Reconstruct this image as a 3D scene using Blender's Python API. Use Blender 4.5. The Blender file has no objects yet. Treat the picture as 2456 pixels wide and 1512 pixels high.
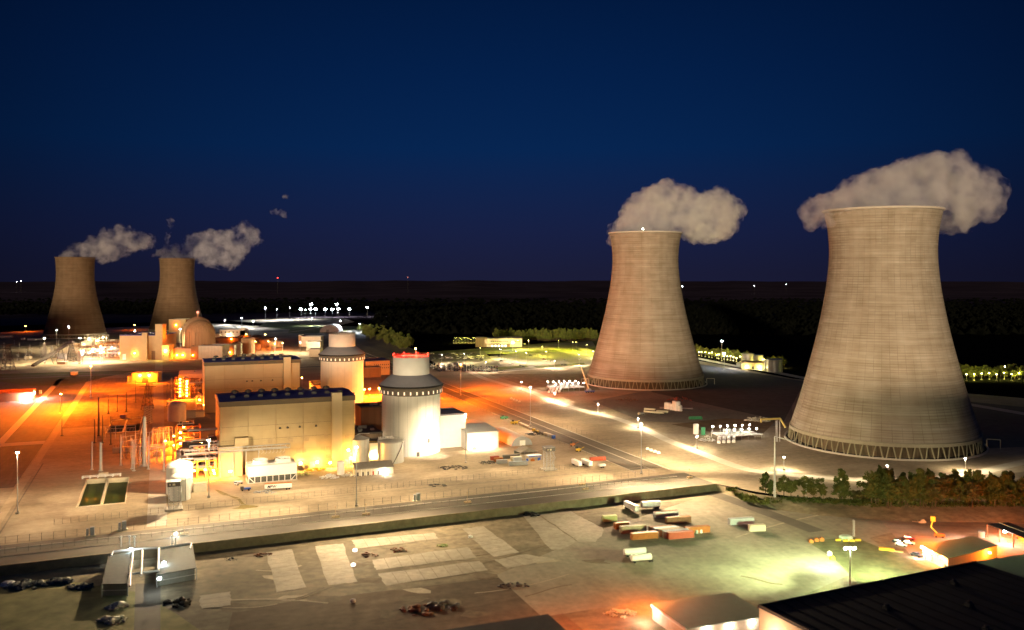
import bpy, math, random
from mathutils import Vector, Matrix, geometry, noise
random.seed(7)
S = bpy.context.scene
C = S.collection
R = math.radians
PI = math.pi

# ------------------------------------------------------------------ camera
cam_d = bpy.data.cameras.new('camera')
cam = bpy.data.objects.new('camera', cam_d); C.objects.link(cam)
cam.location = (0, 0, 132); cam.rotation_euler = (R(90), 0, 0)
cam_d.sensor_width = 36; cam_d.lens = 30.94
cam_d.shift_y = -0.0400
cam_d.clip_start = 1; cam_d.clip_end = 60000
cam_d.dof.use_dof = True; cam_d.dof.focus_distance = 760; cam_d.dof.aperture_fstop = 0.036
S.camera = cam
# ------------------------------------------------------------------ world, sun, exposure
SUN_EL, SUN_AZ = 3.0, 191.0          # low, behind the viewer; azimuth clockwise from +Y
w = bpy.data.worlds.new('World'); S.world = w; w.use_nodes = True
nt = w.node_tree; nt.nodes.clear()
sky = nt.nodes.new('ShaderNodeTexSky'); sky.sky_type = 'NISHITA'; sky.sun_disc = False
sky.sun_elevation = R(SUN_EL); sky.sun_rotation = R(SUN_AZ); sky.air_density = 1.6; sky.dust_density = .6; sky.ozone_density = 4.0
tc = nt.nodes.new('ShaderNodeTexCoord'); sp = nt.nodes.new('ShaderNodeSeparateXYZ'); nt.links.new(tc.outputs['Generated'], sp.inputs[0])
rmp = nt.nodes.new('ShaderNodeValToRGB'); nt.links.new(sp.outputs[2], rmp.inputs[0]); cr = rmp.color_ramp
for p_, c_ in ((0, (.0095,.0105,.034)), (.05, (.0075,.0125,.050)), (.14, (.0018,.0165,.073)), (.22, (.0010,.0125,.060)), (.32, (.0005,.0080,.040)), (1, (.0006,.006,.03))):
    e_ = cr.elements.new(p_) if p_ not in (0, 1) else cr.elements[-int(p_)]
    e_.color = (*c_, 1)
sq = nt.nodes.new('ShaderNodeMath'); sq.operation = 'MULTIPLY'; nt.links.new(sp.outputs[0], sq.inputs[0]); nt.links.new(sp.outputs[0], sq.inputs[1])
vf = nt.nodes.new('ShaderNodeMapRange'); nt.links.new(sq.outputs[0], vf.inputs[0]); vf.inputs[1].default_value = 0; vf.inputs[2].default_value = .28; vf.inputs[3].default_value = 1.1; vf.inputs[4].default_value = .5
mx = nt.nodes.new('ShaderNodeMix'); mx.data_type = 'RGBA'; mx.blend_type = 'MULTIPLY'; mx.inputs[0].default_value = 1
nt.links.new(rmp.outputs[0], mx.inputs[6]); nt.links.new(vf.outputs[0], mx.inputs[7])
bg0 = nt.nodes.new('ShaderNodeBackground'); bg0.inputs[1].default_value = .92; nt.links.new(mx.outputs[2], bg0.inputs[0])
bg = nt.nodes.new('ShaderNodeBackground'); bg.inputs[1].default_value = 0.00012; nt.links.new(sky.outputs[0], bg.inputs[0])
adn = nt.nodes.new('ShaderNodeAddShader'); nt.links.new(bg0.outputs[0], adn.inputs[0]); nt.links.new(bg.outputs[0], adn.inputs[1])
ow = nt.nodes.new('ShaderNodeOutputWorld'); nt.links.new(adn.outputs[0], ow.inputs[0])
sd = bpy.data.lights.new('sun', 'SUN'); sd.energy = 3.7; sd.angle = R(1.6); sd.color = (1, .76, .47)
so = bpy.data.objects.new('sun', sd); C.objects.link(so)
_d = Vector((math.sin(R(SUN_AZ)) * math.cos(R(SUN_EL)), math.cos(R(SUN_AZ)) * math.cos(R(SUN_EL)), math.sin(R(SUN_EL))))
so.rotation_euler = _d.to_track_quat('Z', 'Y').to_euler(); so.location = (0, -100, 300)
S.view_settings.view_transform = 'Standard'; S.view_settings.look = 'None'
S.view_settings.exposure = 0.15; S.view_settings.gamma = 1
cy = S.cycles
cy.use_denoising = True; cy.max_bounces = 5; cy.diffuse_bounces = 2; cy.glossy_bounces = 2; cy.transmission_bounces = 2
cy.volume_bounces = 5; cy.transparent_max_bounces = 8; cy.volume_max_steps = 160; cy.volume_step_rate = 1
cy.sample_clamp_indirect = 4; cy.use_light_tree = True; cy.caustics_reflective = False; cy.caustics_refractive = False

# ------------------------------------------------------------------ measuring: a point of the survey grid -> a point on the ground
FG = -4.5                                    # the lower yard in front of the retaining wall
def V(x, y, h=0.0):
    Y = 2110.6 * (132 - h) / (y - 657.2)
    return Vector(((x - 1228) * Y / 2110.6, Y, h))
CR = dict(c1=(0,1200,3.5086), c2=(600,1200,3.5086), c3=(1200,1150,3.5086), c4=(1800,1150,3.5086), c5=(600,1500,3.5086),
          c6=(1200,1500,3.5086), c7=(0,1500,3.5086), c8=(1800,1500,3.5086), d1=(0,1800,3.5086), d2=(0,2100,3.5086),
          d3=(700,1800,3.5086), d4=(700,2100,3.5086), d5=(1400,1800,3.5086), d6=(1400,2100,3.5086), d7=(2100,1800,3.5086),
          d8=(2100,2100,3.5086), e1=(2200,1400,3.0243), e2=(2700,1200,3.0233), e3=(2700,1600,3.0233), e4=(3200,1700,2.7411),
          e5=(2700,2000,2.897), e6=(3300,2000,2.897), g1=(1000,1780,4.912), g2=(2400,1980,4.0933), g3=(380,1600,4.7231), g4=(3500,1950,4.1208))
def at(c, x, y, h=0.0):
    ox, oy, s = CR[c]
    return V((ox + x / s) / 1.66775, (oy + y / s) / 1.66775, h)
def hgt(c, p, y):                             # height over ground of a thing standing at p whose top is seen at y
    ox, oy, s = CR[c]
    return 132 - ((oy + y / s) / 1.66775 - 657.2) * p.y / 2110.6
AL_ = 0; AL = R(21.8)                                  # the plant grid
U = Vector((math.cos(AL), math.sin(AL), 0)); W = Vector((-math.sin(AL), math.cos(AL), 0))
def ST(s, t, z=0.0): return U * s + W * t + Vector((0, 0, z))

# ------------------------------------------------------------------ meshes
class MB:
    def __init__(s): s.v = []; s.f = []; s.m = []; s.mi = 0
    def add(s, vs, fs):
        b = len(s.v); s.v += [tuple(q) for q in vs]
        s.f += [tuple(b + i for i in f) for f in fs]; s.m += [s.mi] * len(fs); return s
    def box(s, cx, cy, z0, lx, ly, lz, rz=0, skip=''):
        c, n = math.cos(rz), math.sin(rz); vs = []
        for z in (z0, z0 + lz):
            for a, b in ((-1,-1),(1,-1),(1,1),(-1,1)):
                x, y = a*lx/2, b*ly/2; vs.append((cx + x*c - y*n, cy + x*n + y*c, z))
        fs = [(3,2,1,0),(4,5,6,7),(0,1,5,4),(1,2,6,5),(2,3,7,6),(3,0,4,7)]
        if 'b' in skip: fs = fs[1:]
        return s.add(vs, fs)
    def tube(s, p0, p1, r0, r1=None, n=8, cap=True):
        p0 = Vector(p0); p1 = Vector(p1); r1 = r0 if r1 is None else r1
        d = (p1 - p0); L = d.length
        if L < 1e-6: return s
        q = d.to_track_quat('Z', 'Y'); vs = []
        for p, r in ((p0, r0), (p1, r1)):
            for i in range(n):
                a = 2*PI*i/n; vs.append(p + q @ Vector((r*math.cos(a), r*math.sin(a), 0)))
        fs = [(i, (i+1)%n, n+(i+1)%n, n+i) for i in range(n)]
        if cap: fs += [tuple(range(n-1, -1, -1)), tuple(range(n, 2*n))]
        return s.add(vs, fs)
    def path(s, pts, r, n=6):
        for a, b in zip(pts, pts[1:]): s.tube(a, b, r, r, n)
        return s
    def lathe(s, prof, n=48, cx=0, cy=0, a0=0, a1=2*PI):
        full = abs(a1 - a0 - 2*PI) < 1e-6; m = n if full else n + 1; vs = []
        for r, z in prof:
            for i in range(m):
                a = a0 + (a1-a0)*i/n; vs.append((cx + r*math.cos(a), cy + r*math.sin(a), z))
        fs = []
        for k in range(len(prof)-1):
            for i in range(n):
                j = (i+1) % m if full else i+1
                fs.append((k*m+i, k*m+j, (k+1)*m+j, (k+1)*m+i))
        return s.add(vs, fs)
    def poly(s, pts, z=None, holes=()):
        loops = [[Vector((p[0], p[1], 0)) for p in pts]] + [[Vector((p[0], p[1], 0)) for p in h] for h in holes]
        flat = [p for l in loops for p in l]
        zz = [z if z is not None else q[2] for q in [*pts, *[q for h in holes for q in h]]]
        tris = geometry.tessellate_polygon(loops); fs = []
        for t in tris:
            a, b, c = (flat[i] for i in t)
            fs.append(t if (b-a).cross(c-a).z > 0 else (t[0], t[2], t[1]))
        return s.add([(p.x, p.y, k) for p, k in zip(flat, zz)], fs)
    def prism(s, pts, z0, z1):
        n = len(pts); ar = sum(pts[i][0]*pts[(i+1)%n][1]-pts[(i+1)%n][0]*pts[i][1] for i in range(n))
        if ar < 0: pts = pts[::-1]
        s.poly(pts, z1)
        s.add([(p[0],p[1],z0) for p in pts]+[(p[0],p[1],z1) for p in pts], [(i,(i+1)%n,n+(i+1)%n,n+i) for i in range(n)])
        return s
    def mesh(s, name, mats, smooth=False):
        me = bpy.data.meshes.new(name); me.from_pydata(s.v, [], s.f)
        for m in (mats if isinstance(mats, (list, tuple)) else [mats]): me.materials.append(m)
        me.polygons.foreach_set('material_index', s.m)
        if smooth: me.polygons.foreach_set('use_smooth', [True]*len(me.polygons))
        me.update(); return me
    def build(s, name, mats, parent=None, smooth=False, loc=None, rz=0):
        o = bpy.data.objects.new(name, s.mesh(name, mats, smooth)); C.objects.link(o)
        if parent: o.parent = parent
        if loc is not None: o.location = loc
        if rz: o.rotation_euler = (0,0,rz)
        return o
def tag(o, label, cat, group=None):
    o['label'] = label; o['category'] = cat
    if group: o['group'] = group
    return o
def thing(name, label, cat, loc=(0,0,0), rz=0, group=None):
    o = bpy.data.objects.new(name, None); C.objects.link(o); o.location = loc; o.rotation_euler = (0,0,rz)
    o.empty_display_size = 1
    return tag(o, label, cat, group)
def struct(name, mb, mat, smooth=False):
    o = mb.build(name, mat, smooth=smooth); o['kind'] = 'structure'; return o
def copy_tree(o, loc=None, rz=None, label=None, group=None, parent=None, scale=None):
    c = o.copy(); C.objects.link(c)
    if parent: c.parent = parent
    if loc is not None: c.location = loc
    if rz is not None: c.rotation_euler = (0,0,rz)
    if scale is not None: c.scale = scale if isinstance(scale, tuple) else (scale,)*3
    if label: c['label'] = label
    if group: c['group'] = group
    for ch in KIDS.get(o.name, None) or [k for k in o.children]: copy_tree(ch, parent=c)
    return c
KIDS = {}

# ------------------------------------------------------------------ materials
MT = {}
def mat(name, col, rough=.85, var=.18, scale=.3, metal=0, bump=0, stretch=(1,1,1), col2=None, big=0, wave=None, brick=None, spec=.3, streak=None):
    if name in MT: return MT[name]
    m = bpy.data.materials.new(name); m.use_nodes = True; MT[name] = m
    n = m.node_tree.nodes; l = m.node_tree.links; b = n['Principled BSDF']
    b.inputs['Roughness'].default_value = rough; b.inputs['Metallic'].default_value = metal
    b.inputs['Specular IOR Level'].default_value = spec
    tc = n.new('ShaderNodeTexCoord'); mp = n.new('ShaderNodeMapping'); mp.inputs['Scale'].default_value = stretch
    l.new(tc.outputs['Object'], mp.inputs[0])
    nz = n.new('ShaderNodeTexNoise'); nz.inputs['Scale'].default_value = scale; nz.inputs['Detail'].default_value = 6; nz.inputs['Roughness'].default_value = .62
    l.new(mp.outputs[0], nz.inputs['Vector'])
    r = n.new('ShaderNodeValToRGB'); r.color_ramp.elements[0].position = .32; r.color_ramp.elements[1].position = .68
    c1 = tuple(max(0, c*(1-var)) for c in col); c2 = col2 or tuple(min(1, c*(1+var)) for c in col)
    r.color_ramp.elements[0].color = (*c1, 1); r.color_ramp.elements[1].color = (*c2, 1)
    l.new(nz.outputs['Fac'], r.inputs[0]); out = r.outputs[0]
    if big:
        n2 = n.new('ShaderNodeTexNoise'); n2.inputs['Scale'].default_value = scale*.07; n2.inputs['Detail'].default_value = 4
        l.new(tc.outputs['Object'], n2.inputs['Vector'])
        r2 = n.new('ShaderNodeValToRGB'); r2.color_ramp.elements[0].position = .35; r2.color_ramp.elements[1].position = .65
        r2.color_ramp.elements[0].color = (1-big, 1-big, 1-big*1.1, 1); r2.color_ramp.elements[1].color = (1, 1, 1, 1)
        l.new(n2.outputs['Fac'], r2.inputs[0])
        x = n.new('ShaderNodeMix'); x.data_type = 'RGBA'; x.blend_type = 'MULTIPLY'; x.inputs[0].default_value = 1
        l.new(out, x.inputs[6]); l.new(r2.outputs[0], x.inputs[7]); out = x.outputs[2]
    if streak:
        m3 = n.new('ShaderNodeMapping'); m3.vector_type = 'TEXTURE'; m3.inputs['Rotation'].default_value = (0, 0, AL + streak[1]); m3.inputs['Scale'].default_value = (45, 5, 1)
        l.new(tc.outputs['Object'], m3.inputs[0]); n3 = n.new('ShaderNodeTexNoise'); n3.inputs['Scale'].default_value = 1; n3.inputs['Detail'].default_value = 5; n3.inputs['Distortion'].default_value = 1.2; l.new(m3.outputs[0], n3.inputs['Vector'])
        r3 = n.new('ShaderNodeValToRGB'); r3.color_ramp.elements[0].position = .36; r3.color_ramp.elements[1].position = .58
        r3.color_ramp.elements[0].color = (1-streak[0], 1-streak[0]*1.05, 1-streak[0]*1.1, 1); r3.color_ramp.elements[1].color = (1, 1, 1, 1); l.new(n3.outputs['Fac'], r3.inputs[0])
        x = n.new('ShaderNodeMix'); x.data_type = 'RGBA'; x.blend_type = 'MULTIPLY'; x.inputs[0].default_value = 1
        l.new(out, x.inputs[6]); l.new(r3.outputs[0], x.inputs[7]); out = x.outputs[2]
    if brick:                                  # panel joints: (row height, panel width, joint, darkness)
        bk = n.new('ShaderNodeTexBrick'); rh, bw, jo, dk = brick
        bk.inputs['Scale'].default_value = 1; bk.inputs['Row Height'].default_value = rh; bk.inputs['Brick Width'].default_value = bw
        bk.inputs['Mortar Size'].default_value = jo; bk.offset = 0
        bk.inputs['Color1'].default_value = (1,1,1,1); bk.inputs['Color2'].default_value = (.93,.93,.93,1); bk.inputs['Mortar'].default_value = (dk,dk,dk,1)
        cb = n.new('ShaderNodeCombineXYZ'); sp = n.new('ShaderNodeSeparateXYZ'); l.new(tc.outputs['Object'], sp.inputs[0])
        ad = n.new('ShaderNodeMath'); ad.operation = 'ADD'; l.new(sp.outputs[0], ad.inputs[0]); l.new(sp.outputs[1], ad.inputs[1])
        l.new(ad.outputs[0], cb.inputs[0]); l.new(sp.outputs[2], cb.inputs[1]); l.new(cb.outputs[0], bk.inputs['Vector'])
        x = n.new('ShaderNodeMix'); x.data_type = 'RGBA'; x.blend_type = 'MULTIPLY'; x.inputs[0].default_value = 1
        l.new(out, x.inputs[6]); l.new(bk.outputs['Color'], x.inputs[7]); out = x.outputs[2]
    l.new(out, b.inputs['Base Color'])
    if bump or wave:
        bp = n.new('ShaderNodeBump'); bp.inputs['Distance'].default_value = bump or .1; bp.inputs['Strength'].default_value = .8
        if wave:
            wv = n.new('ShaderNodeTexWave'); wv.bands_direction = wave[0]; wv.inputs['Scale'].default_value = wave[1]
            l.new(tc.outputs['Object'], wv.inputs['Vector']); l.new(wv.outputs['Fac'], bp.inputs['Height'])
        else: l.new(nz.outputs['Fac'], bp.inputs['Height'])
        l.new(bp.outputs[0], b.inputs['Normal'])
    return m
def emat(name, col, strength):
    if name in MT: return MT[name]
    m = bpy.data.materials.new(name); m.use_nodes = True; MT[name] = m
    b = m.node_tree.nodes['Principled BSDF']; b.inputs['Base Color'].default_value = (.6,.6,.6,1)
    b.inputs['Emission Color'].default_value = (*col, 1); b.inputs['Emission Strength'].default_value = strength
    return m
def concrete_shell(name, base, rows=1.9, k=1.0):
    m = bpy.data.materials.new(name); m.use_nodes = True; MT[name] = m
    n = m.node_tree.nodes; l = m.node_tree.links; b = n['Principled BSDF']; b.inputs['Roughness'].default_value = .95; b.inputs['Specular IOR Level'].default_value = .1
    tc = n.new('ShaderNodeTexCoord'); sp = n.new('ShaderNodeSeparateXYZ'); l.new(tc.outputs['Object'], sp.inputs[0])
    at2 = n.new('ShaderNodeMath'); at2.operation = 'ARCTAN2'; l.new(sp.outputs[1], at2.inputs[0]); l.new(sp.outputs[0], at2.inputs[1])
    mul = n.new('ShaderNodeMath'); mul.operation = 'MULTIPLY'; mul.inputs[1].default_value = 45; l.new(at2.outputs[0], mul.inputs[0])
    cb = n.new('ShaderNodeCombineXYZ'); l.new(mul.outputs[0], cb.inputs[0]); l.new(sp.outputs[2], cb.inputs[1])
    def mulc(a, bb, f=1.0):
        x = n.new('ShaderNodeMix'); x.data_type = 'RGBA'; x.blend_type = 'MULTIPLY'; x.inputs[0].default_value = f
        l.new(a, x.inputs[6]); l.new(bb, x.inputs[7]); return x.outputs[2]
    def noise(sx, sy, sc, lo, hi, p0=.3, p1=.7, det=5):
        mp = n.new('ShaderNodeMapping'); mp.inputs['Scale'].default_value = (sx, sy, 1); l.new(cb.outputs[0], mp.inputs[0])
        nz = n.new('ShaderNodeTexNoise'); nz.inputs['Scale'].default_value = sc; nz.inputs['Detail'].default_value = det; l.new(mp.outputs[0], nz.inputs['Vector'])
        r = n.new('ShaderNodeValToRGB'); r.color_ramp.elements[0].position = p0; r.color_ramp.elements[1].position = p1
        r.color_ramp.elements[0].color = (lo, lo*.97, lo*.93, 1); r.color_ramp.elements[1].color = (hi, hi, hi, 1)
        l.new(nz.outputs['Fac'], r.inputs[0]); return r.outputs[0]
    rgb = n.new('ShaderNodeRGB'); rgb.outputs[0].default_value = (*base, 1)
    out = mulc(rgb.outputs[0], noise(.006, 1, .30, .88, 1.04, .34, .66, 3))      # pour lifts
    out = mulc(out, noise(.02, 1, 1.3, .84, 1.04, .36, .64))                               # thinner rings
    out = mulc(out, noise(1, .03, .12, .88, 1.05))                              # vertical stains
    out = mulc(out, noise(.25, .25, .35, .86, 1.05))
    bk = n.new('ShaderNodeTexBrick'); bk.offset = 0; bk.inputs['Scale'].default_value = 1; bk.inputs['Row Height'].default_value = rows
    bk.inputs['Brick Width'].default_value = 3.9*k; bk.inputs['Mortar Size'].default_value = .16; bk.inputs['Color1'].default_value = (1,1,1,1)
    bk.inputs['Color2'].default_value = (.88,.87,.85,1); bk.inputs['Mortar'].default_value = (.62,.6,.57,1); bk.inputs['Mortar Smooth'].default_value = .4
    l.new(cb.outputs[0], bk.inputs['Vector'])
    bk2 = noise(.2, .2, .25, .0, 1, .35, .6)
    x = n.new('ShaderNodeMix'); x.data_type = 'RGBA'; x.blend_type = 'MULTIPLY'; l.new(bk2, x.inputs[0]); l.new(out, x.inputs[6]); l.new(bk.outputs['Color'], x.inputs[7])
    l.new(x.outputs[2], b.inputs['Base Color'])
    return m

GRAVEL = mat('gravel', (.43,.345,.24), .95, .15, .3, big=.32, bump=.05, streak=(.14, 0))
GRAVEL_DARK = mat('gravel_dark', (.26,.23,.19), .95, .16, .2, big=.3)
FORE = mat('foreground_soil', (.30,.245,.16), .95, .30, .22, big=.5, streak=(.18, 0))
ASPH = mat('asphalt', (.13,.115,.10), .9, .15, .2, big=.2, streak=(.2, 1.57))
ASPH2 = mat('asphalt_worn', (.15,.128,.10), .9, .12, .12, stretch=(1,1,1), big=.2)
CONC = mat('concrete', (.46,.42,.36), .9, .1, .4, bump=.02)
CONC_D = mat('concrete_weathered', (.24,.20,.13), .92, .25, .25, big=.3)
SLAB = mat('slab_concrete', (.50,.44,.34), .92, .18, .35, big=.3)
GRASS = mat('grass', (.11,.12,.025), 1, .35, .12, big=.4)
CLAY = mat('clay', (.30,.20,.11), 1, .25, .12, big=.35, streak=(.2, 1.57))
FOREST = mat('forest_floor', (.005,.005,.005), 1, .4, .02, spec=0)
STEEL = mat('galvanised_steel', (.45,.45,.45), .5, .08, 1, metal=.3)
STEEL_D = mat('dark_steel', (.10,.09,.08), .6, .1, 1, metal=.3)
PIPE = mat('pipe_lagging', (.55,.53,.5), .45, .12, .8, metal=.2)
TANKW = mat('white_tank_paint', (.72,.69,.64), .5, .10, .25, stretch=(1.5,1.5,.08), brick=(9,7,.07,.88))
TANKG = mat('grey_tank_steel', (.42,.41,.39), .42, .10, .3, metal=.35, stretch=(3,3,.08))
BEIGE = mat('beige_cladding', (.47,.37,.215), .8, .07, .12, brick=(7.0, 9.0, .08, .84), big=.12)
BEIGE_P = mat('beige_pilaster', (.52,.42,.27), .8, .03, .2)
FASCIA = mat('brown_fascia', (.10,.078,.05), .6, .05, .3)
ROOFB = mat('sky_tint_roof_membrane', (.085,.09,.30), .7, .12, .12, brick=(50, 4.2, .12, .8))  # blue of the reflected sky put into the base colour
WHITE = mat('white_paint', (.78,.76,.73), .6, .04, .4)
CREAM = mat('cream_paint', (.6,.54,.4), .7, .06, .4)
GREY = mat('grey_cladding', (.36,.36,.36), .7, .07, .3)
GREYP = mat('grey_blue_roof', (.17,.18,.22), .55, .05, .2)
BLACK = mat('black_rubber', (.015,.015,.015), .7, .2, 1)
DARK = mat('dark_opening', (.02,.018,.015), .9, .3, .5)
GLASS = mat('window_glass', (.03,.035,.04), .15, .2, .5, spec=.6)
RED = mat('lamp_glow_red', (.36,.07,.035), .6, .12, .6); ORANGE = mat('orange_paint', (.40,.135,.03), .6, .15, .5)
YEL = mat('yellow_paint', (.62,.42,.04), .6, .1, .5); BLUE = mat('blue_paint', (.04,.10,.40), .5, .1, .5); GREEN = mat('green_paint', (.03,.16,.07), .6, .1, .5)
RUST = mat('rusty_brown_paint', (.22,.11,.06), .8, .25, .5); OLIVE = mat('pale_olive_paint', (.5,.5,.22), .7, .1, .5)
PGREY = mat('pale_grey_paint', (.42,.46,.47), .6, .08, .5); TAN = mat('tan_paint', (.42,.33,.22), .7, .15, .5)
BROWNC = mat('brown_concrete', (.20,.14,.09), .9, .18, .25, stretch=(1,1,.12))
WATER = mat('basin_water', (.055,.070,.014), .45, .35, .06, spec=.12)
L_W = emat('lamp_white', (1,.93,.8), 90); L_C = emat('lamp_cool', (.85,.95,1), 90); L_O = emat('lamp_sodium', (1,.5,.12), 90)
L_Y = emat('lamp_yellow', (1,.85,.25), 40); L_R = emat('lamp_red', (1,.015,.01), 9); L_G = emat('lamp_greenish', (.85,1,.8), 150)
W_ = (1,.74,.43); O_ = (1,.16,.004); O2 = (1,.40,.07); Y_ = (.95,.86,.09); G_ = (.72,1,.42); C_ = (.85,.93,1)
def light(parent, loc, power, col=W_, size=.5, kind='POINT', spot=150, blend=.6):
    d = bpy.data.lights.new('lamp_light', kind); d.energy = power*1.35; d.color = col; d.shadow_soft_size = size
    if kind == 'SPOT': d.spot_size = R(spot); d.spot_blend = blend
    o = bpy.data.objects.new('lamp_light', d); C.objects.link(o); o.location = loc
    if parent: o.parent = parent
    return o

def aim(parent, loc, to, power, col=W_, size=.5, cone=70, blend=1.0):
    """a floodlight at loc pointed at to (both in the parent's frame)"""
    o = light(parent, loc, power, col, size, 'SPOT', cone, blend)
    d = Vector(to) - Vector(loc); o.rotation_euler = (-d).to_track_quat('Z', 'Y').to_euler(); return o
def lettering(name, text, size, m, shear=0, parent=None, loc=(0,0,0), rot_=(0,0,0), extrude=.02, offset=0):
    cv = bpy.data.curves.new(name, 'FONT'); cv.body = text; cv.size = size; cv.extrude = extrude; cv.shear = shear; cv.offset = offset
    tmp = bpy.data.objects.new('tmp_text', cv); me = bpy.data.meshes.new_from_object(tmp); bpy.data.objects.remove(tmp); bpy.data.curves.remove(cv)
    me.materials.clear(); me.materials.append(m); o = bpy.data.objects.new(name, me); C.objects.link(o)
    if parent: o.parent = parent
    o.location = loc; o.rotation_euler = rot_; return o

def cutoff(t, cone=150):                      # shielded luminaire: nothing above the horizontal
    for o in t.children:
        if o.type == 'LIGHT' and o.data.type == 'POINT': o.data = o.data.copy(); pass
def ring(m, h, R_, power, n=5, col=O_, cone=75, a0=0.3):
    for k in range(n):
        a = a0 + 2*PI*k/n; aim(m, (0,0,h), (R_*math.cos(a), R_*math.sin(a), 0), power, col, .6, cone)
# ================================================================== THE SETTING: ground, roads, terrain
WL = lambda x: 430 + (x + 158) * .4327                 # retaining wall line (world y at world x)
wall_l, wall_r = Vector((-620, WL(-620), 0)), Vector((128, WL(128), 0))
def off(p, d): return p + Vector((.397, -.918, 0)) * d  # towards the viewer
b1 = [at('d1',1080,800), at('d1',1750,740), at('d1',1805,390), at('d1',1220,420)]
b2 = [at('g3',215,620), at('g3',830,585), at('g3',885,330), at('g3',330,395)]
def shrink(pts, k):
    c = sum(pts, Vector())/len(pts); return [c + (p-c)*k for p in pts]
# terrain beyond: falls away to the river valley
tb = MB(); rings = [2600, 3000, 3600, 4500, 6000, 8000, 11000, 15000, 20000, 26000]; nseg = 120
for i, r in enumerate(rings):
    for j in range(nseg+1):
        a = R(25) + R(130)*j/nseg; x, y = r*math.cos(a), r*math.sin(a)
        z = 0 if i == 0 else -70*min(1, (r-2600)/3500) + noise.noise(Vector((x*.0003, y*.0003, 1)))*28*min(1, i/3) + (52*noise.noise(Vector((a*14, 3, 0)))+22*noise.noise(Vector((a*60, 5, 0))) if i > 6 else 0)
        tb.v.append((x, y, z))
for i in range(len(rings)-1):
    for j in range(nseg):
        k = i*(nseg+1)+j; tb.f.append((k, k+nseg+1, k+nseg+2, k+1)); tb.m.append(0)
struct('terrain', tb, mat('far_land_haze_tone', (.085,.062,.075), 1, .4, .0012, spec=0), True)  # lighter purplish tone stands in for haze over the far land
hl = MB(); hn = 40                       # unseen ridge added behind the viewer, shaped to block the low sun
for j in range(hn+1):
    x = -2600 + 4200*j/hn; k = noise.noise(Vector((x*.004, 0, 0)))
    up = max(0, min(1, (-830-x)/350))*82; hl.v += [(x, -90, -6), (x, -290, 97+9*k+up), (x, -420, 90+9*k+up), (x, -900, -6)]
for j in range(hn):
    for q_ in range(3): a_ = j*4+q_; hl.f.append((a_, a_+4, a_+5, a_+1)); hl.m.append(0)
struct('sun_block_ridge', hl, FOREST, True)
g = MB()
arc = [(2602*math.cos(R(25)+R(130)*j/60), 2602*math.sin(R(25)+R(130)*j/60)) for j in range(61)]
edge = [wall_r] + [V(*p) for p in ((1810,1184),(1900,1196),(2100,1209),(2456,1212),(2900,1205),(3600,1190))]
outer = [(wall_l.x, wall_l.y)] + [(p.x, p.y) for p in edge] + [(1500, 700), *arc, (-1500, 400)]
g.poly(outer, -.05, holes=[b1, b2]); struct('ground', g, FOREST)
# lower yard in front of the wall, and the ramp beside it
fg = MB()
e0 = off(wall_l, .3); foot = [off(p, 22) + Vector((0,0,FG)) for p in edge]; fe = off(wall_r, .3)
fg.poly([(e0.x, e0.y), (fe.x, fe.y), *[(p.x, p.y) for p in foot[1:]], (900, 20), (-620, 20)], FG)
n_ = len(edge); foot[0] = Vector((fe.x, fe.y, FG))
fg.add([(p.x, p.y, -.04) for p in edge]+[tuple(p) for p in foot], [(n_+i, n_+i+1, i+1, i) for i in range(n_-1)])
struct('lower_ground', fg, FORE)
yard = MB()
yp = [(-300,1378),(-300,806),(0,797),(520,775),(900,800),(980,850),(1060,884),(1200,894),(1430,852),(1660,862),(1900,908),(2456,955),(2900,1000),(2880,1200),(2456,1207),(2100,1204),(1900,1191),(1812,1179),(1735,1163)]
yw = [V(*p) for p in yp]; yw[-1] = Vector((wall_r.x, wall_r.y+.6, 0)); yw[0] = Vector((wall_l.x, wall_l.y+.6, 0))
yard.poly(yw, .0, holes=[b1, b2]); struct('yard', yard, GRAVEL)
def area(name, pts, m, z=.04, f=V): struct(name, MB().poly([f(*p) for p in pts], z), m)
def strip(name, pts, wd, m, z=.05):
    pts = [Vector((p[0], p[1], 0)) for p in pts]; L_, R_ = [], []
    for i, p in enumerate(pts):
        d = (pts[min(i+1, len(pts)-1)] - pts[max(i-1, 0)]).normalized(); nn = Vector((-d.y, d.x, 0))*wd/2
        L_.append(p+nn); R_.append(p-nn)
    n = len(pts); mb = MB().add([(q.x, q.y, z) for q in L_+R_], [(n+i, n+i+1, i+1, i) for i in range(n-1)])
    return struct(name, mb, m)
def smooth_pts(pts, k=6):
    out = []
    for i in range(len(pts)-1):
        p0, p1, p2, p3 = pts[max(i-1,0)], pts[i], pts[i+1], pts[min(i+2, len(pts)-1)]
        for j in range(k):
            t = j/k; out.append(.5*((2*p1)+(-p0+p2)*t+(2*p0-5*p1+4*p2-p3)*t*t+(-p0+3*p1-3*p2+p3)*t**3))
    return out+[pts[-1]]
# left side: asphalt yard between two berms, haul road
LIT = dict()
def sbelt(name, s0, s1, t0, t1, m, z): struct(name, MB().add([ST(s0,t0,z), ST(s1,t0,z), ST(s1,t1,z), ST(s0,t1,z)], [(0,1,2,3)]), m)
sbelt('asphalt_lot', -113, -84, 620, 1245, ASPH, .03)
sbelt('asphalt_lot', -80, -8, 840, 1225, CLAY, .03)
sbelt('road', -6.5, 3.5, 497, 1900, mat('pale_road_concrete', (.44,.40,.34), .9, .1, .2, big=.15), .06)
sbelt('road', -83, -78, 470, 1250, mat('clay_kerb', (.42,.33,.22), .9, .15, .2), .05)
sbelt('road', -119, -113, 560, 1240, CONC, .05)
sbelt('asphalt_lot', -230, -119, 800, 1300, ASPH, .02)
area('grass', [(-200,905),(0,897),(120,893),(330,889),(250,905),(170,925),(60,925),(0,915),(-200,925)], GRASS, .05)
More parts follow.
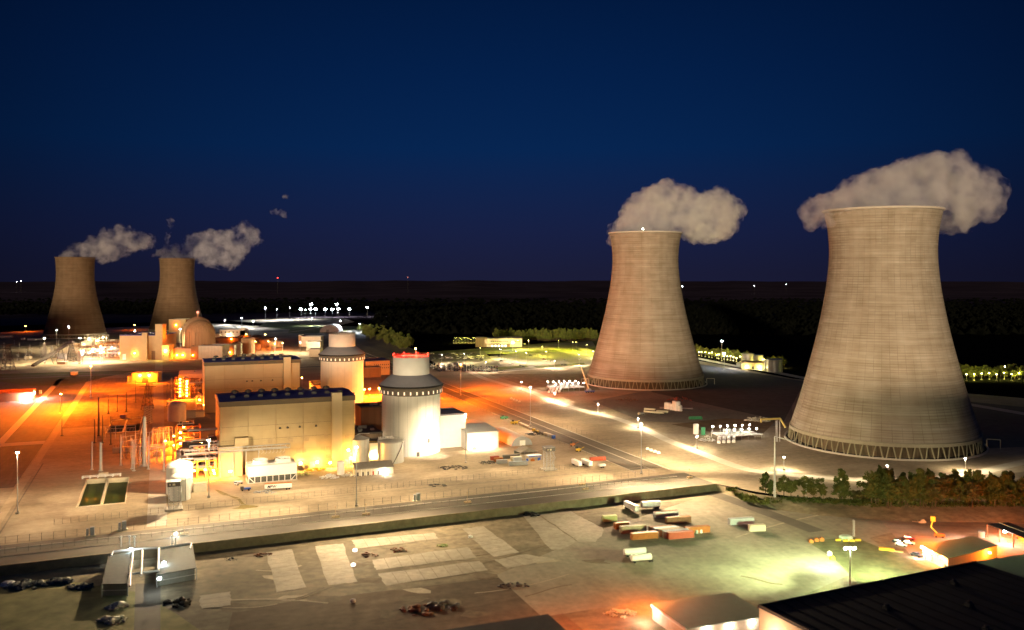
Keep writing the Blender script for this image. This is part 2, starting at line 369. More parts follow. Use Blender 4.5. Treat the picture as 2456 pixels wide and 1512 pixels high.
# cross road behind the switchyard, and the roads of the farther units
sbelt('road', -420, 330, 1262, 1275, ASPH2, .055)
sbelt('road', -420, 330, 1291, 1296, ASPH2, .055)
sbelt('road', 170, 178, 1296, 2400, ASPH2, .06)
# patrol road along the retaining wall, and the one climbing away beside the plant
def wseg(d): return [off(Vector((x, WL(x), 0)), -d) for x in (-620, 128)]
a0, a1 = wseg(.7); a2, a3 = wseg(34)
struct('road', MB().add([(a0.x,a0.y,.03),(a1.x,a1.y,.03),(a3.x,a3.y,.03),(a2.x,a2.y,.03)], [(0,1,2,3)]), ASPH2)
kb = MB()
for d, wd, h in ((26.5, .9, .25), (14, .25, .2)):
    p, q = off(Vector((-300, WL(-300), 0)), -d), off(Vector((118, WL(118), 0)), -d); m_ = (p+q)/2
    kb.box(m_.x, m_.y, .03, (q-p).length, wd, h, math.atan2(q.y-p.y, q.x-p.x))
struct('kerb', kb, CONC)
sbelt('road', 294, 319, 520, 1480, ASPH2, .034)
sbelt('road', 301, 306, 520, 1480, ASPH, .045)
kb = MB()
for s_, w_ in ((319.6, .9), (293.5, .4), (308, .3)):
    p, q = ST(s_, 512), ST(s_, 1480); m_ = (p+q)/2; kb.box(m_.x, m_.y, .02, w_, (q-p).length, .25, AL)
struct('kerb', kb, CONC)
# outer road with the street lamps
orp = [V(*p) for p in [(1085,868),(1150,903),(1205,920),(1265,936),(1330,963),(1400,985),(1462,999),(1530,1022),(1600,1055),(1690,1090),(1790,1125),(1900,1140),(2060,1150),(2200,1149),(2330,1137),(2456,1108),(2700,1060)]]
strip('road', smooth_pts(orp), 9.5, mat('pale_gravel_road', (.52,.46,.36), .9, .1, .2), .06)
area('clay_bank', [(1170,897),(1400,896),(1440,935),(1330,940),(1290,935)], CLAY, .045)
area('gravel_lot', [(-60,800),(900,796),(1010,846),(1010,858),(-200,858)], mat('old_yard_gravel', (.22,.18,.125), .95, .25, .06, big=.35), .025)
area('gravel_lot', [(1420,962),(1560,935),(1900,930),(1900,1010),(1790,1040),(1660,1015),(1540,1010)], GRAVEL_DARK, .04)
area('clay_bank', [(1610,1018),(1740,1003),(1860,1010),(1830,1040),(1700,1035)], CLAY, .05)
area('gravel_lot', [(1670,872),(1930,915),(1880,1010),(1560,940)], mat('gravel_shade_tone', (.12,.11,.10), .95, .2, .1, big=.3), .043)  # unlit gravel near the towers: its shade is put into the colour
area('gravel_lot', [(2290,960),(2800,1010),(2800,1060),(2370,1075)], mat('gravel_shade_tone', (.12,.11,.10), .95, .2, .1, big=.3), .043)  # same gravel right of the nearest tower, shade painted in
strip('road', smooth_pts([V(*p) for p in [(1640,853),(1760,877),(1860,893),(1960,912),(2300,966),(2500,1000)]]), 14, mat('pale_gravel_road', (.52,.46,.36)), .05)
# car parks and lawns behind the plant
area('car_park', [(1040,868),(1240,848),(1420,842),(1425,872),(1400,884),(1180,889),(1060,884)], mat('car_park_asphalt', (.24,.22,.19), .9, .08, .05, big=.25), .06)
area('car_park', [(1225,832),(1420,818),(1430,834),(1240,842)], MT['car_park_asphalt'], .06)
area('car_park', [(1000,850),(1160,842),(1180,862),(1040,868)], ASPH, .065)
area('lawn', [(1000,846),(1200,832),(1440,812),(1445,856),(1240,850),(1100,848)], GRASS, .03)
area('lawn', [(1180,881),(1262,876),(1268,880),(1200,888)], GRASS, .07)
area('lawn', [(1278,878),(1400,870),(1405,874),(1290,883)], GRASS, .07)
strip('road', smooth_pts([V(*p) for p in [(1030,849),(1120,846),(1250,839),(1430,832)]]), 13, ASPH2, .08)
strip('road', smooth_pts([V(*p) for p in [(1395,835),(1415,842),(1440,851)]]), 20, CONC, .09)
strip('road', smooth_pts([V(*p) for p in [(1180,893),(1260,887),(1330,882),(1425,875)]]), 11, CONC, .08)
area('road', [(830,812),(858,812),(1064,886),(1055,892)], ASPH2, .05)
# far contractor lots (upper middle)
area('gravel_lot', [(540,797),(860,785),(900,800),(880,812),(560,812)], GRAVEL_DARK, .03)
area('gravel_lot', [(550,769),(700,762),(830,764),(850,772),(800,783),(700,780),(640,776)], GRAVEL, .05)
area('lawn', [(640,772),(700,774),(760,784),(690,790),(620,783)], GRASS, .06)
area('lawn', [(700,779),(860,783),(870,790),(760,800),(690,799)], GRASS, .055)
strip('road', [V(640,800), V(700,796), V(770,786)], 10, GRAVEL, .07)
def rough(pts, amp=.45, n=7):
    rr = random.Random(len(pts)*13+int(pts[0][0])); out = []
    for a, b in zip(pts, pts[1:]+pts[:1]):
        for k in range(n): q = a.lerp(b, k/n); out.append(q+Vector((rr.uniform(-amp,amp), rr.uniform(-amp,amp), 0)))
    return out
def slab_area(pts, z, f):
    P = [f(*p) for p in pts]; o = MB().poly(rough(P), z); struct('slab', o, SLAB)
    if len(P) == 4:
        la, lb = (P[1]-P[0]).length, (P[2]-P[1]).length
        A0_, A1_, B0_, B1_ = (P[0], P[1], P[3], P[2]) if la > lb else (P[1], P[2], P[0], P[3]); n = max(3, int(max(la, lb)/6)); mb = MB()
        for k in range(1, n): a, b = A0_.lerp(A1_, k/n), B0_.lerp(B1_, k/n); d = b-a; mb.box((a.x+b.x)/2, (a.y+b.y)/2, z+.003, .16, d.length*.96, .01, math.atan2(d.y, d.x)-PI/2)
        struct('slab_joint', mb, mat('joint_dark', (.16,.13,.09), .95, .2, .5))
# slabs and patches of the lower yard
for pts in ([(1270,390),(1640,340),(1830,880),(1430,945)],[(1960,300),(2350,262),(2560,800),(2150,850)]):
    slab_area(pts, FG+.15, lambda x, y: at('d4', x, y, FG))
for pts in ([(20,215),(1180,110),(1240,200),(90,335)],[(300,490),(1650,310),(1780,460),(370,635)],[(400,690),(1830,505),(1940,640),(500,855)],
            [(1570,55),(1860,20),(2380,385),(2010,450)],[(2030,490),(2456,410),(2900,480),(2200,610)]):
    slab_area(pts, FG+.15, lambda x, y: at('d6', x, y, FG))
for pts in ([(200,905),(640,860),(900,1000),(1100,1100),(1080,1200),(980,1290),(760,1290)],[(-40,920),(190,915),(730,1290),(500,1400),(360,1400)]):
    slab_area(pts, FG+.16, lambda x, y: at('d7', x, y, FG))
slab_area([(340,1000),(770,940),(800,1130),(370,1180)], FG+.2, lambda x, y: at('d4', x, y, FG))
area('gravel_lot', [(1450,1268),(1740,1172),(2000,1240),(2150,1330),(1900,1440),(1560,1440),(1300,1480),(1190,1380)], mat('packed_gravel', (.36,.315,.235), .95, .16, .25, big=.35, streak=(.10, 1.4)), FG+.055, lambda x, y: V(x, y, FG))
area('gravel_lot', [(1830,1195),(2090,1208),(2200,1260),(2050,1300),(1930,1262),(1760,1205)], MT['packed_gravel'], FG+.06, lambda x, y: V(x, y, FG))
area('gravel_lot', [(2090,1225),(2700,1195),(2700,1400),(2350,1400),(2200,1350),(2140,1280)], mat('packed_clay_gravel', (.38,.30,.225), .95, .16, .2, big=.3, streak=(.2, -.5)), FG+.07, lambda x, y: V(x, y, FG))
area('lawn', [(1935,1298),(2050,1288),(2250,1372),(2080,1420),(2000,1340)], mat('thin_grass', (.17,.17,.085), 1, .3, .2, big=.3), FG+.09, lambda x, y: V(x, y, FG))
strip('road', smooth_pts([V(x, y, FG) for x, y in [(1700,1180),(1790,1212),(1880,1245),(1960,1275)]]), 10, ASPH2, FG+.12)
strip('ditch', smooth_pts([V(x, y, FG) for x, y in [(1730,1172),(1830,1200),(1900,1224)]]), 3, GRASS, FG+.14)
area('grass', [(0,1400),(140,1390),(330,1420),(420,1470),(480,1512),(480,1700),(-200,1700),(-200,1400)], mat('rough_grass', (.24,.22,.09), 1, .3, .15, big=.5), FG+.05, lambda x, y: V(x, y, FG))
area('road', [(325,1400),(385,1400),(385,1700),(315,1700)], ASPH2, FG+.07, lambda x, y: V(x, y, FG))
area('gravel_lot', [(560,1460),(900,1420),(1240,1380),(1400,1512),(1400,1700),(500,1700)], mat('dark_soil', (.19,.135,.085), 1, .25, .2, big=.45, streak=(.15, 0)), FG+.035, lambda x, y: V(x, y, FG))
# tracks, stains and shallow ruts
rt = random.Random(12); TRK = mat('wheel_track', (.16,.12,.07), .95, .3, .3); STN = mat('pale_dust', (.44,.37,.26), .95, .2, .3)
for k in range(16):
    x0, y0 = rt.uniform(450, 1900), rt.uniform(1275, 1500); L_ = rt.uniform(80, 300); a = rt.uniform(-.25,.05)
    pts = [V(x0+L_*u, y0+L_*u*a+8*math.sin(u*3+k), FG) for u in (0,.25,.5,.75,1)]
    strip('wheel_track', smooth_pts(pts), rt.uniform(.5,1.6), TRK if k % 3 else STN, FG+.10+.003*k)
for k in range(22):
    x0, y0 = rt.uniform(430, 1500), rt.uniform(1270, 1480); c = V(x0, y0, FG); pts = []
    if x0 > 1150 and y0 > 1400: continue
    for i in range(9): a = 2*PI*i/9; r_ = rt.uniform(2, 6); pts.append((c.x+r_*1.6*math.cos(a), c.y+r_*math.sin(a)))
    struct('soil_patch', MB().poly(pts, FG+.08+.002*k), [TRK, STN, TRK][k % 3])
for k in range(16):
    s0 = rt.uniform(-70, 300); t0 = rt.uniform(500, 560); pts = [ST(s0+u*rt.uniform(60,120), t0+u*rt.uniform(-6,10)+2*math.sin(u*4)) for u in (0,.3,.6,1)]
    strip('wheel_track', smooth_pts(pts), rt.uniform(.4,.9), mat('yard_track', (.30,.24,.17), .95, .2, .3), .10+.004*k)
sbelt('drain', 20, 285, 523.5, 524.3, mat('drain_line', (.20,.165,.12), .95, .2, .3), .19)
sbelt('drain', -76, -75.2, 500, 690, mat('drain_line', (.20,.165,.12)), .2)
# retaining wall
mb = MB(); rz = math.atan2(.4327, 1)
for i in range(62):
    x0 = -620 + i*748/62; p = Vector((x0+6.03, WL(x0+6.03), 0)); mb.box(p.x, p.y, FG-.2, 13.4, .7+.1*(i%2), 4.85+random.uniform(-.08,.12), rz)
mb.box(wall_r.x-.2, wall_r.y-.2, FG-.1, 1.6, 1.6, 4.9, rz)
tag(mb.build('retaining_wall', CONC_D), 'long stained concrete retaining wall along the edge of the plant yard', 'wall')
# water basins sunk in the yard
def basin(pts, label, z=-2.6):
    t = thing('water_basin', label, 'basin', sum(pts, Vector())/4); c = t.location
    P = [p - c for p in pts]; n = 4; ins = P; wv = MB()
    for a, b in zip(P, P[1:]+P[:1]):
        o_ = [a*1.045, b*1.045]; wv.add([(a.x,a.y,z-1),(b.x,b.y,z-1),(b.x,b.y,.3),(a.x,a.y,.3),(o_[0].x,o_[0].y,.3),(o_[1].x,o_[1].y,.3),(o_[1].x,o_[1].y,-.1),(o_[0].x,o_[0].y,-.1)], [(1,0,3,2),(3,4,5,2),(4,7,6,5)])
    wv.build('basin_wall', CREAM, t)
    m0, m1 = (P[0]+P[1])/2, (P[2]+P[3])/2; d = m1-m0
    MB().box((m0.x+m1.x)/2, (m0.y+m1.y)/2, z-1, 1.2, d.length, 1.2+2.8, math.atan2(d.y, d.x)-PI/2).build('dividing_wall', CREAM, t)
    MB().poly([(p.x, p.y) for p in shrink(P, 1.01)], z).build('water', WATER, t)
    return t
t = basin(b1, 'front twin concrete basin with green water beside the tall pole mast')
c = t.location; p0, p1 = at('d1',1160,410), at('d1',1690,370)
mb = MB(); mb.tube(p0-c+Vector((0,0,1.2)), p1-c+Vector((0,0,1.2)), .35); mb.tube(p0-c+Vector((0,.9,1.8)), p1-c+Vector((0,.9,1.8)), .2)
for k in range(6): q = p0.lerp(p1, k/5)-c; mb.box(q.x, q.y, .2, .5, 1.4, 1.9)
mb.build('header_pipe', WHITE, t)
basin(b2, 'dark twin water basin behind the field of bare poles')
# ================================================================== COOLING TOWERS
SHELL_A = concrete_shell('tower_concrete_ribbed', (.36,.33,.285), 2.0, 1.2)
SHELL_B = concrete_shell('tower_concrete_banded', (.32,.28,.235), 2.4, 3)
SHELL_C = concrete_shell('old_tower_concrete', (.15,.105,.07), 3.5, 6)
def lerp_prof(prof, z):
    for (z0, r0), (z1, r1) in zip(prof, prof[1:]):
        if z <= z1: t = (z-z0)/(z1-z0); return r0+(r1-r0)*t
    return prof[-1][1]
def smooth_prof(prof, n=40):
    # catmull-rom over unevenly spaced heights
    zs = [prof[0][0]+(prof[-1][0]-prof[0][0])*i/n for i in range(n+1)]; out = []
    for z in zs:
        k = 0
        while k < len(prof)-2 and z > prof[k+1][0]: k += 1
        p1, p2 = prof[k], prof[k+1]; p0 = prof[max(k-1,0)]; p3 = prof[min(k+2, len(prof)-1)]
        h = p2[0]-p1[0]; t = (z-p1[0])/h
        m1 = (p2[1]-p0[1])/(p2[0]-p0[0]) if p0 is not p1 else (p2[1]-p1[1])/h
        m2 = (p3[1]-p1[1])/(p3[0]-p1[0]) if p3 is not p2 else (p2[1]-p1[1])/h
        r = (2*t**3-3*t*t+1)*p1[1]+(t**3-2*t*t+t)*h*m1+(-2*t**3+3*t*t)*p2[1]+(t**3-t*t)*h*m2
        out.append((r, z))
    return out
def cooling_tower(loc, prof, label, m, R0, legs=52, basin_r=None, detail=True):
    t = thing('cooling_tower', label, 'cooling tower', loc)
    pr = smooth_prof(prof); zb = prof[0][0]; rt, zt = pr[-1]
    MB().lathe(pr + [(rt-.6, zt)] + [(r-.9, z) for r, z in pr[::-1]], 96).build('shell', m, t, True)
    MB().lathe([(rt+.25, zt-1.2), (rt+1.1, zt-.9), (rt+1.1, zt+.5), (rt-1.0, zt+.5), (rt-1.0, zt-.2)], 96).build('rim', CONC if detail else m, t)
    MB().lathe([(pr[0][0]+.5, zb-1.4), (pr[0][0]+.6, zb+1.0), (pr[0][0]-.1, zb+1.4)], 96).build('ring_beam', mat('ring_concrete', (.30,.27,.2), .9, .1, .5), t)
    r1 = pr[0][0]-.2; r0 = R0
    vis = range(legs)
    lm = mat('leg_concrete', (.27,.245,.16), .9, .1, .5)
    for k in vis:
        a = 2*PI*(k+.5)/legs; da = 2*PI/legs*.36
        mb = MB()
        for sg in (-1, 1):
            p = Vector((r0*math.cos(a+sg*da*.35), r0*math.sin(a+sg*da*.35), .6)); q = Vector((r1*math.cos(a+sg*da), r1*math.sin(a+sg*da), zb-.6))
            mb.tube(p, q, .55, .5, 6, False)
        mb.build('leg', lm, t)
    MB().lathe([(basin_r-1.2, .05), (basin_r-1.2, 1.3), (basin_r, 1.3), (basin_r, .05)], 96).build('basin_kerb', CONC, t)
    MB().lathe([(0, .25), (basin_r-1.2, .25)], 64).build('basin_floor', DARK, t)
    MB().lathe([(r0-6, .2), (r1-6.5, zb+1), (r1-10, zb+3)], 72).build('fill_packing', mat('fill_packing', (.12,.09,.055), .9, .3, .3, stretch=(2,2,.2)), t)
    return t
PA = [(10.2,69.6),(30,63.2),(52,57),(85,48.8),(110,43.8),(130,40.9),(150,39.6),(168,40.9),(182,43.6)]
T4 = Vector((292, 694, 0)); T3 = Vector((162, 1070, 0))
t4 = cooling_tower(T4, PA, 'largest and nearest cooling tower, pale grid-marked concrete shell', SHELL_A, 70.6, 50, 74)
t3 = cooling_tower(T3, PA, 'middle cooling tower with ringed brownish concrete shell beside the car park', SHELL_B, 70.6, 50, 74)
PB = [(8,60),(25,55.5),(50,49.5),(75,43.5),(95,39.6),(115,37.2),(135,36.4),(152,37),(167,38.2)]
T1 = Vector((-918, 1850, 0)); T2 = Vector((-757, 1990, 0))
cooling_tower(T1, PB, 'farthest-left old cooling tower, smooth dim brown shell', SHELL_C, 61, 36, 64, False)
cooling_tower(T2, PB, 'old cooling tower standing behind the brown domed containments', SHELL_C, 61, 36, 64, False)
# riser pipe hoops and access stair on the tower basins
def hoop(parent, a, r, h=7, ln=9):
    p = Vector((r*math.cos(a), r*math.sin(a), 0)); o_ = Vector((math.cos(a), math.sin(a), 0))*ln
    MB().path([p, p+Vector((0,0,h)), p+o_+Vector((0,0,h)), p+o_], .35, 6).build('pipe_hoop', YEL if False else CREAM, parent)
hoop(t3, R(195), 73); hoop(t3, R(-12), 73)
hoop(t4, R(-22), 73)
t = thing('discharge_pipe', 'long yellow elevated pipe between the lit pump deck and the nearest tower', 'pipe', at('e3',1040,360,0))
a_ = at('e3',1040,510)-t.location; b_ = at('e3',1290,500)-t.location
MB().path([a_+Vector((0,0,15.5)), a_+Vector((0,0,18)), b_+Vector((0,4,17.4)), b_+Vector((3,0,11))], .8, 8).build('pipe_run', mat('yellow_pipe', (.62,.5,.16), .6, .1, .5), t)
mb = MB()
for k in (.72, .78, .9): q = a_.lerp(b_, k); mb.tube(q+Vector((0,-.5,0)), q+Vector((0,-.5,16.8)), .3)
mb.build('support_post', STEEL, t)
# aviation lamp on the middle tower rim
t = thing('rim_beacon', 'tiny white beacon on the rim of the middle tower', 'beacon', T3+Vector((-9,-42,182.5)))
MB().tube((0,0,0),(0,0,1.6),.25).build('stub', STEEL_D, t); MB().lathe([(0,1.5),(.7,1.8),(.7,2.5),(0,2.9)], 8).build('lens', L_W, t)

# ================================================================== STEAM
def steam_mat(name, dens, col=(.95,.94,.96), thr=.42, sc=.05, soft=.13):
    m = bpy.data.materials.new(name); m.use_nodes = True; n = m.node_tree.nodes; l = m.node_tree.links
    n.remove(n['Principled BSDF']); out = n['Material Output']
    tc = n.new('ShaderNodeTexCoord'); nz = n.new('ShaderNodeTexNoise'); nz.inputs['Scale'].default_value = sc; nz.inputs['Detail'].default_value = 5; nz.inputs['Roughness'].default_value = .6
    l.new(tc.outputs['Object'], nz.inputs['Vector'])
    mr = n.new('ShaderNodeMapRange'); mr.inputs[1].default_value = thr; mr.inputs[2].default_value = thr+soft; mr.inputs[3].default_value = 0; mr.inputs[4].default_value = dens
    l.new(nz.outputs['Fac'], mr.inputs[0])
    vs = n.new('ShaderNodeVolumeScatter'); vs.inputs['Color'].default_value = (*col, 1); vs.inputs['Anisotropy'].default_value = .1
    l.new(mr.outputs[0], vs.inputs['Density']); l.new(vs.outputs[0], out.inputs['Volume'])
    m.cycles.volume_step_rate = .22 if hasattr(m.cycles, 'volume_step_rate') else 1
    return m
def ico(r, c, sub=2, cache={}):
    if sub not in cache:
        import bmesh
        bm = bmesh.new(); bmesh.ops.create_icosphere(bm, subdivisions=sub, radius=1); bm.verts.ensure_lookup_table()
        cache[sub] = ([v.co.copy() for v in bm.verts], [tuple(v.index for v in f.verts) for f in bm.faces]); bm.free()
    vs, fs = cache[sub]; return [c + v*r for v in vs], fs
def inside(p, poly):
    x, y = p; r = False; n = len(poly)
    for i in range(n):
        (x1,y1),(x2,y2) = poly[i], poly[(i+1)%n]
        if (y1 > y) != (y2 > y) and x < (x2-x1)*(y-y1)/(y2-y1)+x1: r = not r
    return r
def edist(p, poly):
    best = 1e9; P = Vector(p)
    for i in range(len(poly)):
        a = Vector(poly[i]); b = Vector(poly[(i+1)%len(poly)]); t = max(0, min(1, (P-a).dot(b-a)/max(1e-6, (b-a).length_squared)))
        best = min(best, (P-(a+(b-a)*t)).length)
    return best
def plume(label, T, outline, m, rmax=16, depth=26, n=260, voxel=1.6, disp=4.5, seed=1, behind=0, group=None, cm=None):
    core = MB() if cm else None
    """puffs filling the plume's side elevation (metres right of the tower axis, metres above ground), merged into one body"""
    rnd = random.Random(seed); k = T.y/2110.6
    sec = [((x-1228)*k - T.x, 132-(y-657.2)*k) for x, y in outline]
    xs = [p[0] for p in sec]; zs = [p[1] for p in sec]; mb = MB(); made = 0; tries = 0
    while made < n and tries < n*40:
        tries += 1; p = (rnd.uniform(min(xs), max(xs)), rnd.uniform(min(zs), max(zs)))
        if not inside(p, sec): continue
        d = edist(p, sec); r = min(rmax, d+rmax*.12)*rnd.uniform(.75, 1)
        if r < rmax*.16: continue
        dep = depth*min(1, (d+rmax*.3)/rmax)
        vs, fs = ico(r, Vector((p[0], rnd.uniform(-dep, dep)+behind, p[1])), 2); mb.add(vs, fs); made += 1
        if core is not None and d > rmax*.22: core.add(*ico(r*.72, Vector((p[0]*.985, vs[0].y, p[1])), 2))
    o = mb.build('steam_plume', m, loc=T, smooth=True); tag(o, label, 'steam plume', group)
    core_n = len(mb.v)
    rm = o.modifiers.new('merge', 'REMESH'); rm.mode = 'VOXEL'; rm.voxel_size = voxel; rm.use_smooth_shade = True
    for i, (sz, st) in enumerate(((14, disp), (5, disp*.5))):
        tx = bpy.data.textures.new('billow', 'CLOUDS'); tx.noise_scale = sz; tx.noise_depth = 2
        dm = o.modifiers.new('billow', 'DISPLACE'); dm.texture = tx; dm.strength = st; dm.mid_level = .62; dm.texture_coords = 'GLOBAL'
    if core and core.v:
        c_ = core.build('dense_core', cm, o, True)
        rm = c_.modifiers.new('merge', 'REMESH'); rm.mode = 'VOXEL'; rm.voxel_size = voxel*1.3; rm.use_smooth_shade = True
        tx = bpy.data.textures.new('billow', 'CLOUDS'); tx.noise_scale = 11; tx.noise_depth = 2
        dm = c_.modifiers.new('billow', 'DISPLACE'); dm.texture = tx; dm.strength = disp*1.3; dm.mid_level = .6; dm.texture_coords = 'GLOBAL'
    return o
STEAM = steam_mat('steam', .05, (.95,.89,1.0), thr=.45, sc=.085, soft=.2); CORE = steam_mat('steam_core', .03, (.92,.87,1.0), thr=.36, sc=.04, soft=.3)
STEAM2 = steam_mat('thin_steam', .024, (.94,.90,1.0), thr=.475, sc=.045, soft=.16); CORE2 = steam_mat('thin_core', .014, (.92,.88,1.0), thr=.44, sc=.03, soft=.3)
STEAM3 = steam_mat('wisp_steam', .03, (.78,.72,.76), thr=.42, sc=.05)
plume('thick white steam plume spilling over the middle tower rim', T3, [(1452,592),(1450,555),(1470,530),(1488,500),(1508,468),(1535,455),(1562,432),(1602,428),(1622,438),(1650,444),(1680,466),(1700,447),(1728,448),(1752,462),(1780,488),(1782,520),(1766,552),(1745,575),(1712,590),(1680,588),(1650,580),(1630,566),(1560,570),(1470,570),(1464,600)], STEAM, 16, 30, 320, 1.7, 6, 3, cm=CORE)
plume('biggest steam plume billowing above the nearest tower', T4, [(1936,545),(1930,505),(1938,472),(1965,458),(1998,458),(2020,435),(2050,418),(2085,405),(2120,398),(2150,382),(2200,368),(2260,364),(2306,378),(2342,402),(2362,430),(2382,458),(2380,500),(2358,536),(2322,560),(2288,566),(2262,560),(2258,520),(2120,520),(1992,520),(1990,550),(1960,555)], STEAM, 14, 30, 360, 1.5, 5, 5, cm=CORE)
plume('drifting steam plume over the farthest-left old tower', T1, [(134,626),(140,606),(170,592),(205,574),(232,560),(262,540),(300,534),(330,552),(360,560),(380,575),(374,598),(345,604),(320,614),(290,624),(262,638),(235,632),(226,628)], STEAM2, 17, 24, 200, 2.0, 10, 7, cm=CORE2)
plume('ragged steam plume trailing off the old tower behind the domes', T2, [(384,630),(386,608),(405,596),(430,580),(460,560),(500,548),(530,548),(560,545),(590,526),(610,532),(628,555),(632,580),(612,600),(590,612),(580,630),(562,648),(540,650),(505,644),(482,638),(468,630)], STEAM2, 20, 28, 240, 2.0, 11, 9, cm=CORE2)
plume('thin upright wisp of steam between the two old towers', T2, [(362,618),(372,600),(392,590),(398,560),(402,530),(395,524),(412,518),(420,532),(410,560),(404,595),(395,615)], STEAM3, 9, 10, 70, 2, 5, 11)
plume('small detached puff of steam high beside the old towers', T2, [(668,470),(690,464),(706,474),(700,482),(680,478)], STEAM3, 8, 8, 24, 2, 5, 13)
plume('faint broken puff below the small high one', T2, [(642,500),(655,494),(690,505),(694,520),(680,524),(660,515),(662,530),(648,512)], STEAM3, 7, 8, 30, 2, 5, 15)
# ================================================================== BUILDINGS
def rot(p, a): return Vector((p[0]*math.cos(a)-p[1]*math.sin(a), p[0]*math.sin(a)+p[1]*math.cos(a), p[2] if len(p) > 2 else 0))
def block(label, p, L, D, H, m=GREY, roof=GREYP, rz=AL, name='building', cat='building', group=None, parapet=.8, zb=0, right=False, doors=(), windows=(), gable=0, lamps=(), units=0, wm=None):
    """box building: p = near left ground corner (near right when right=True); x runs along the front, y away"""
    if right: p = p - rot((L, 0, 0), rz)
    t = thing(name, label, cat, (p[0], p[1], zb), rz, group)
    w_ = MB(); w_.box(L/2, D/2, 0, L, D, H, skip='b')
    if gable:
        w_.add([(0,0,H),(0,D/2,H+gable),(0,D,H)], [(2,1,0)]); w_.add([(L,0,H),(L,D/2,H+gable),(L,D,H)], [(0,1,2)])
    w_.build('wall', m, t)
    r = MB()
    if gable:
        e = .5
        for sg in (0, 1):
            y0 = -e if sg == 0 else D+e; k_ = H - e*gable/(D/2)
            vs = [(-e,y0,k_+.05),(L+e,y0,k_+.05),(L+e,D/2,H+gable+.05),(-e,D/2,H+gable+.05),(-e,y0,k_+.35),(L+e,y0,k_+.35),(L+e,D/2,H+gable+.4),(-e,D/2,H+gable+.4)]
            r.add(vs, [(0,1,5,4),(4,5,6,7),(3,2,1,0),(1,2,6,5),(0,4,7,3)])
    else:
        r.box(L/2, D/2, H, L+.3, D+.3, .25)
        if parapet:
            for bx in ((L/2,-.05,L+.5,.35),(L/2,D+.05,L+.5,.35),(-.05,D/2,.35,D-.3),(L+.05,D/2,.35,D-.3)): r.box(bx[0],bx[1],H+.25,bx[2],bx[3],parapet)
    r.build('roof', roof, t)
    for d in doors:                                # (x, z, w, h)
        MB().box(d[0], -.06, d[1], d[2], .16, d[3]).build('door', d[4] if len(d) > 4 else STEEL_D, t)
    for d in windows:
        o = MB().box(d[0], -.05, d[1], d[2]+.4, .14, d[3]+.4).build('window', d[4] if len(d) > 4 else CREAM, t)
        MB().box(d[0], -.10, d[1]+.2, d[2], .1, d[3]).build('pane', (wm or GLASS), o)
    for i in range(units):
        rr = random.Random(i*7+int(L)); MB().box(rr.uniform(.15,.85)*L, rr.uniform(.2,.8)*D, H+.2, rr.uniform(1.5,3.5), rr.uniform(1.5,3), rr.uniform(1,2.2)).build('roof_unit', GREY, t)
    for lm in lamps: wall_lamp(t, lm)
    return t
def wall_lamp(t, lm):                              # (x, y, z, power, colour, lens, size)
    x, y, z, pw, c_, ln = lm[:6]; s_ = lm[6] if len(lm) > 6 else .45
    o = MB().box(x, y, z, s_*2, s_, s_*1.3).build('wall_lamp', ln, t)
    light(t, (x, y-1.1, z-.2), pw, c_, .4)

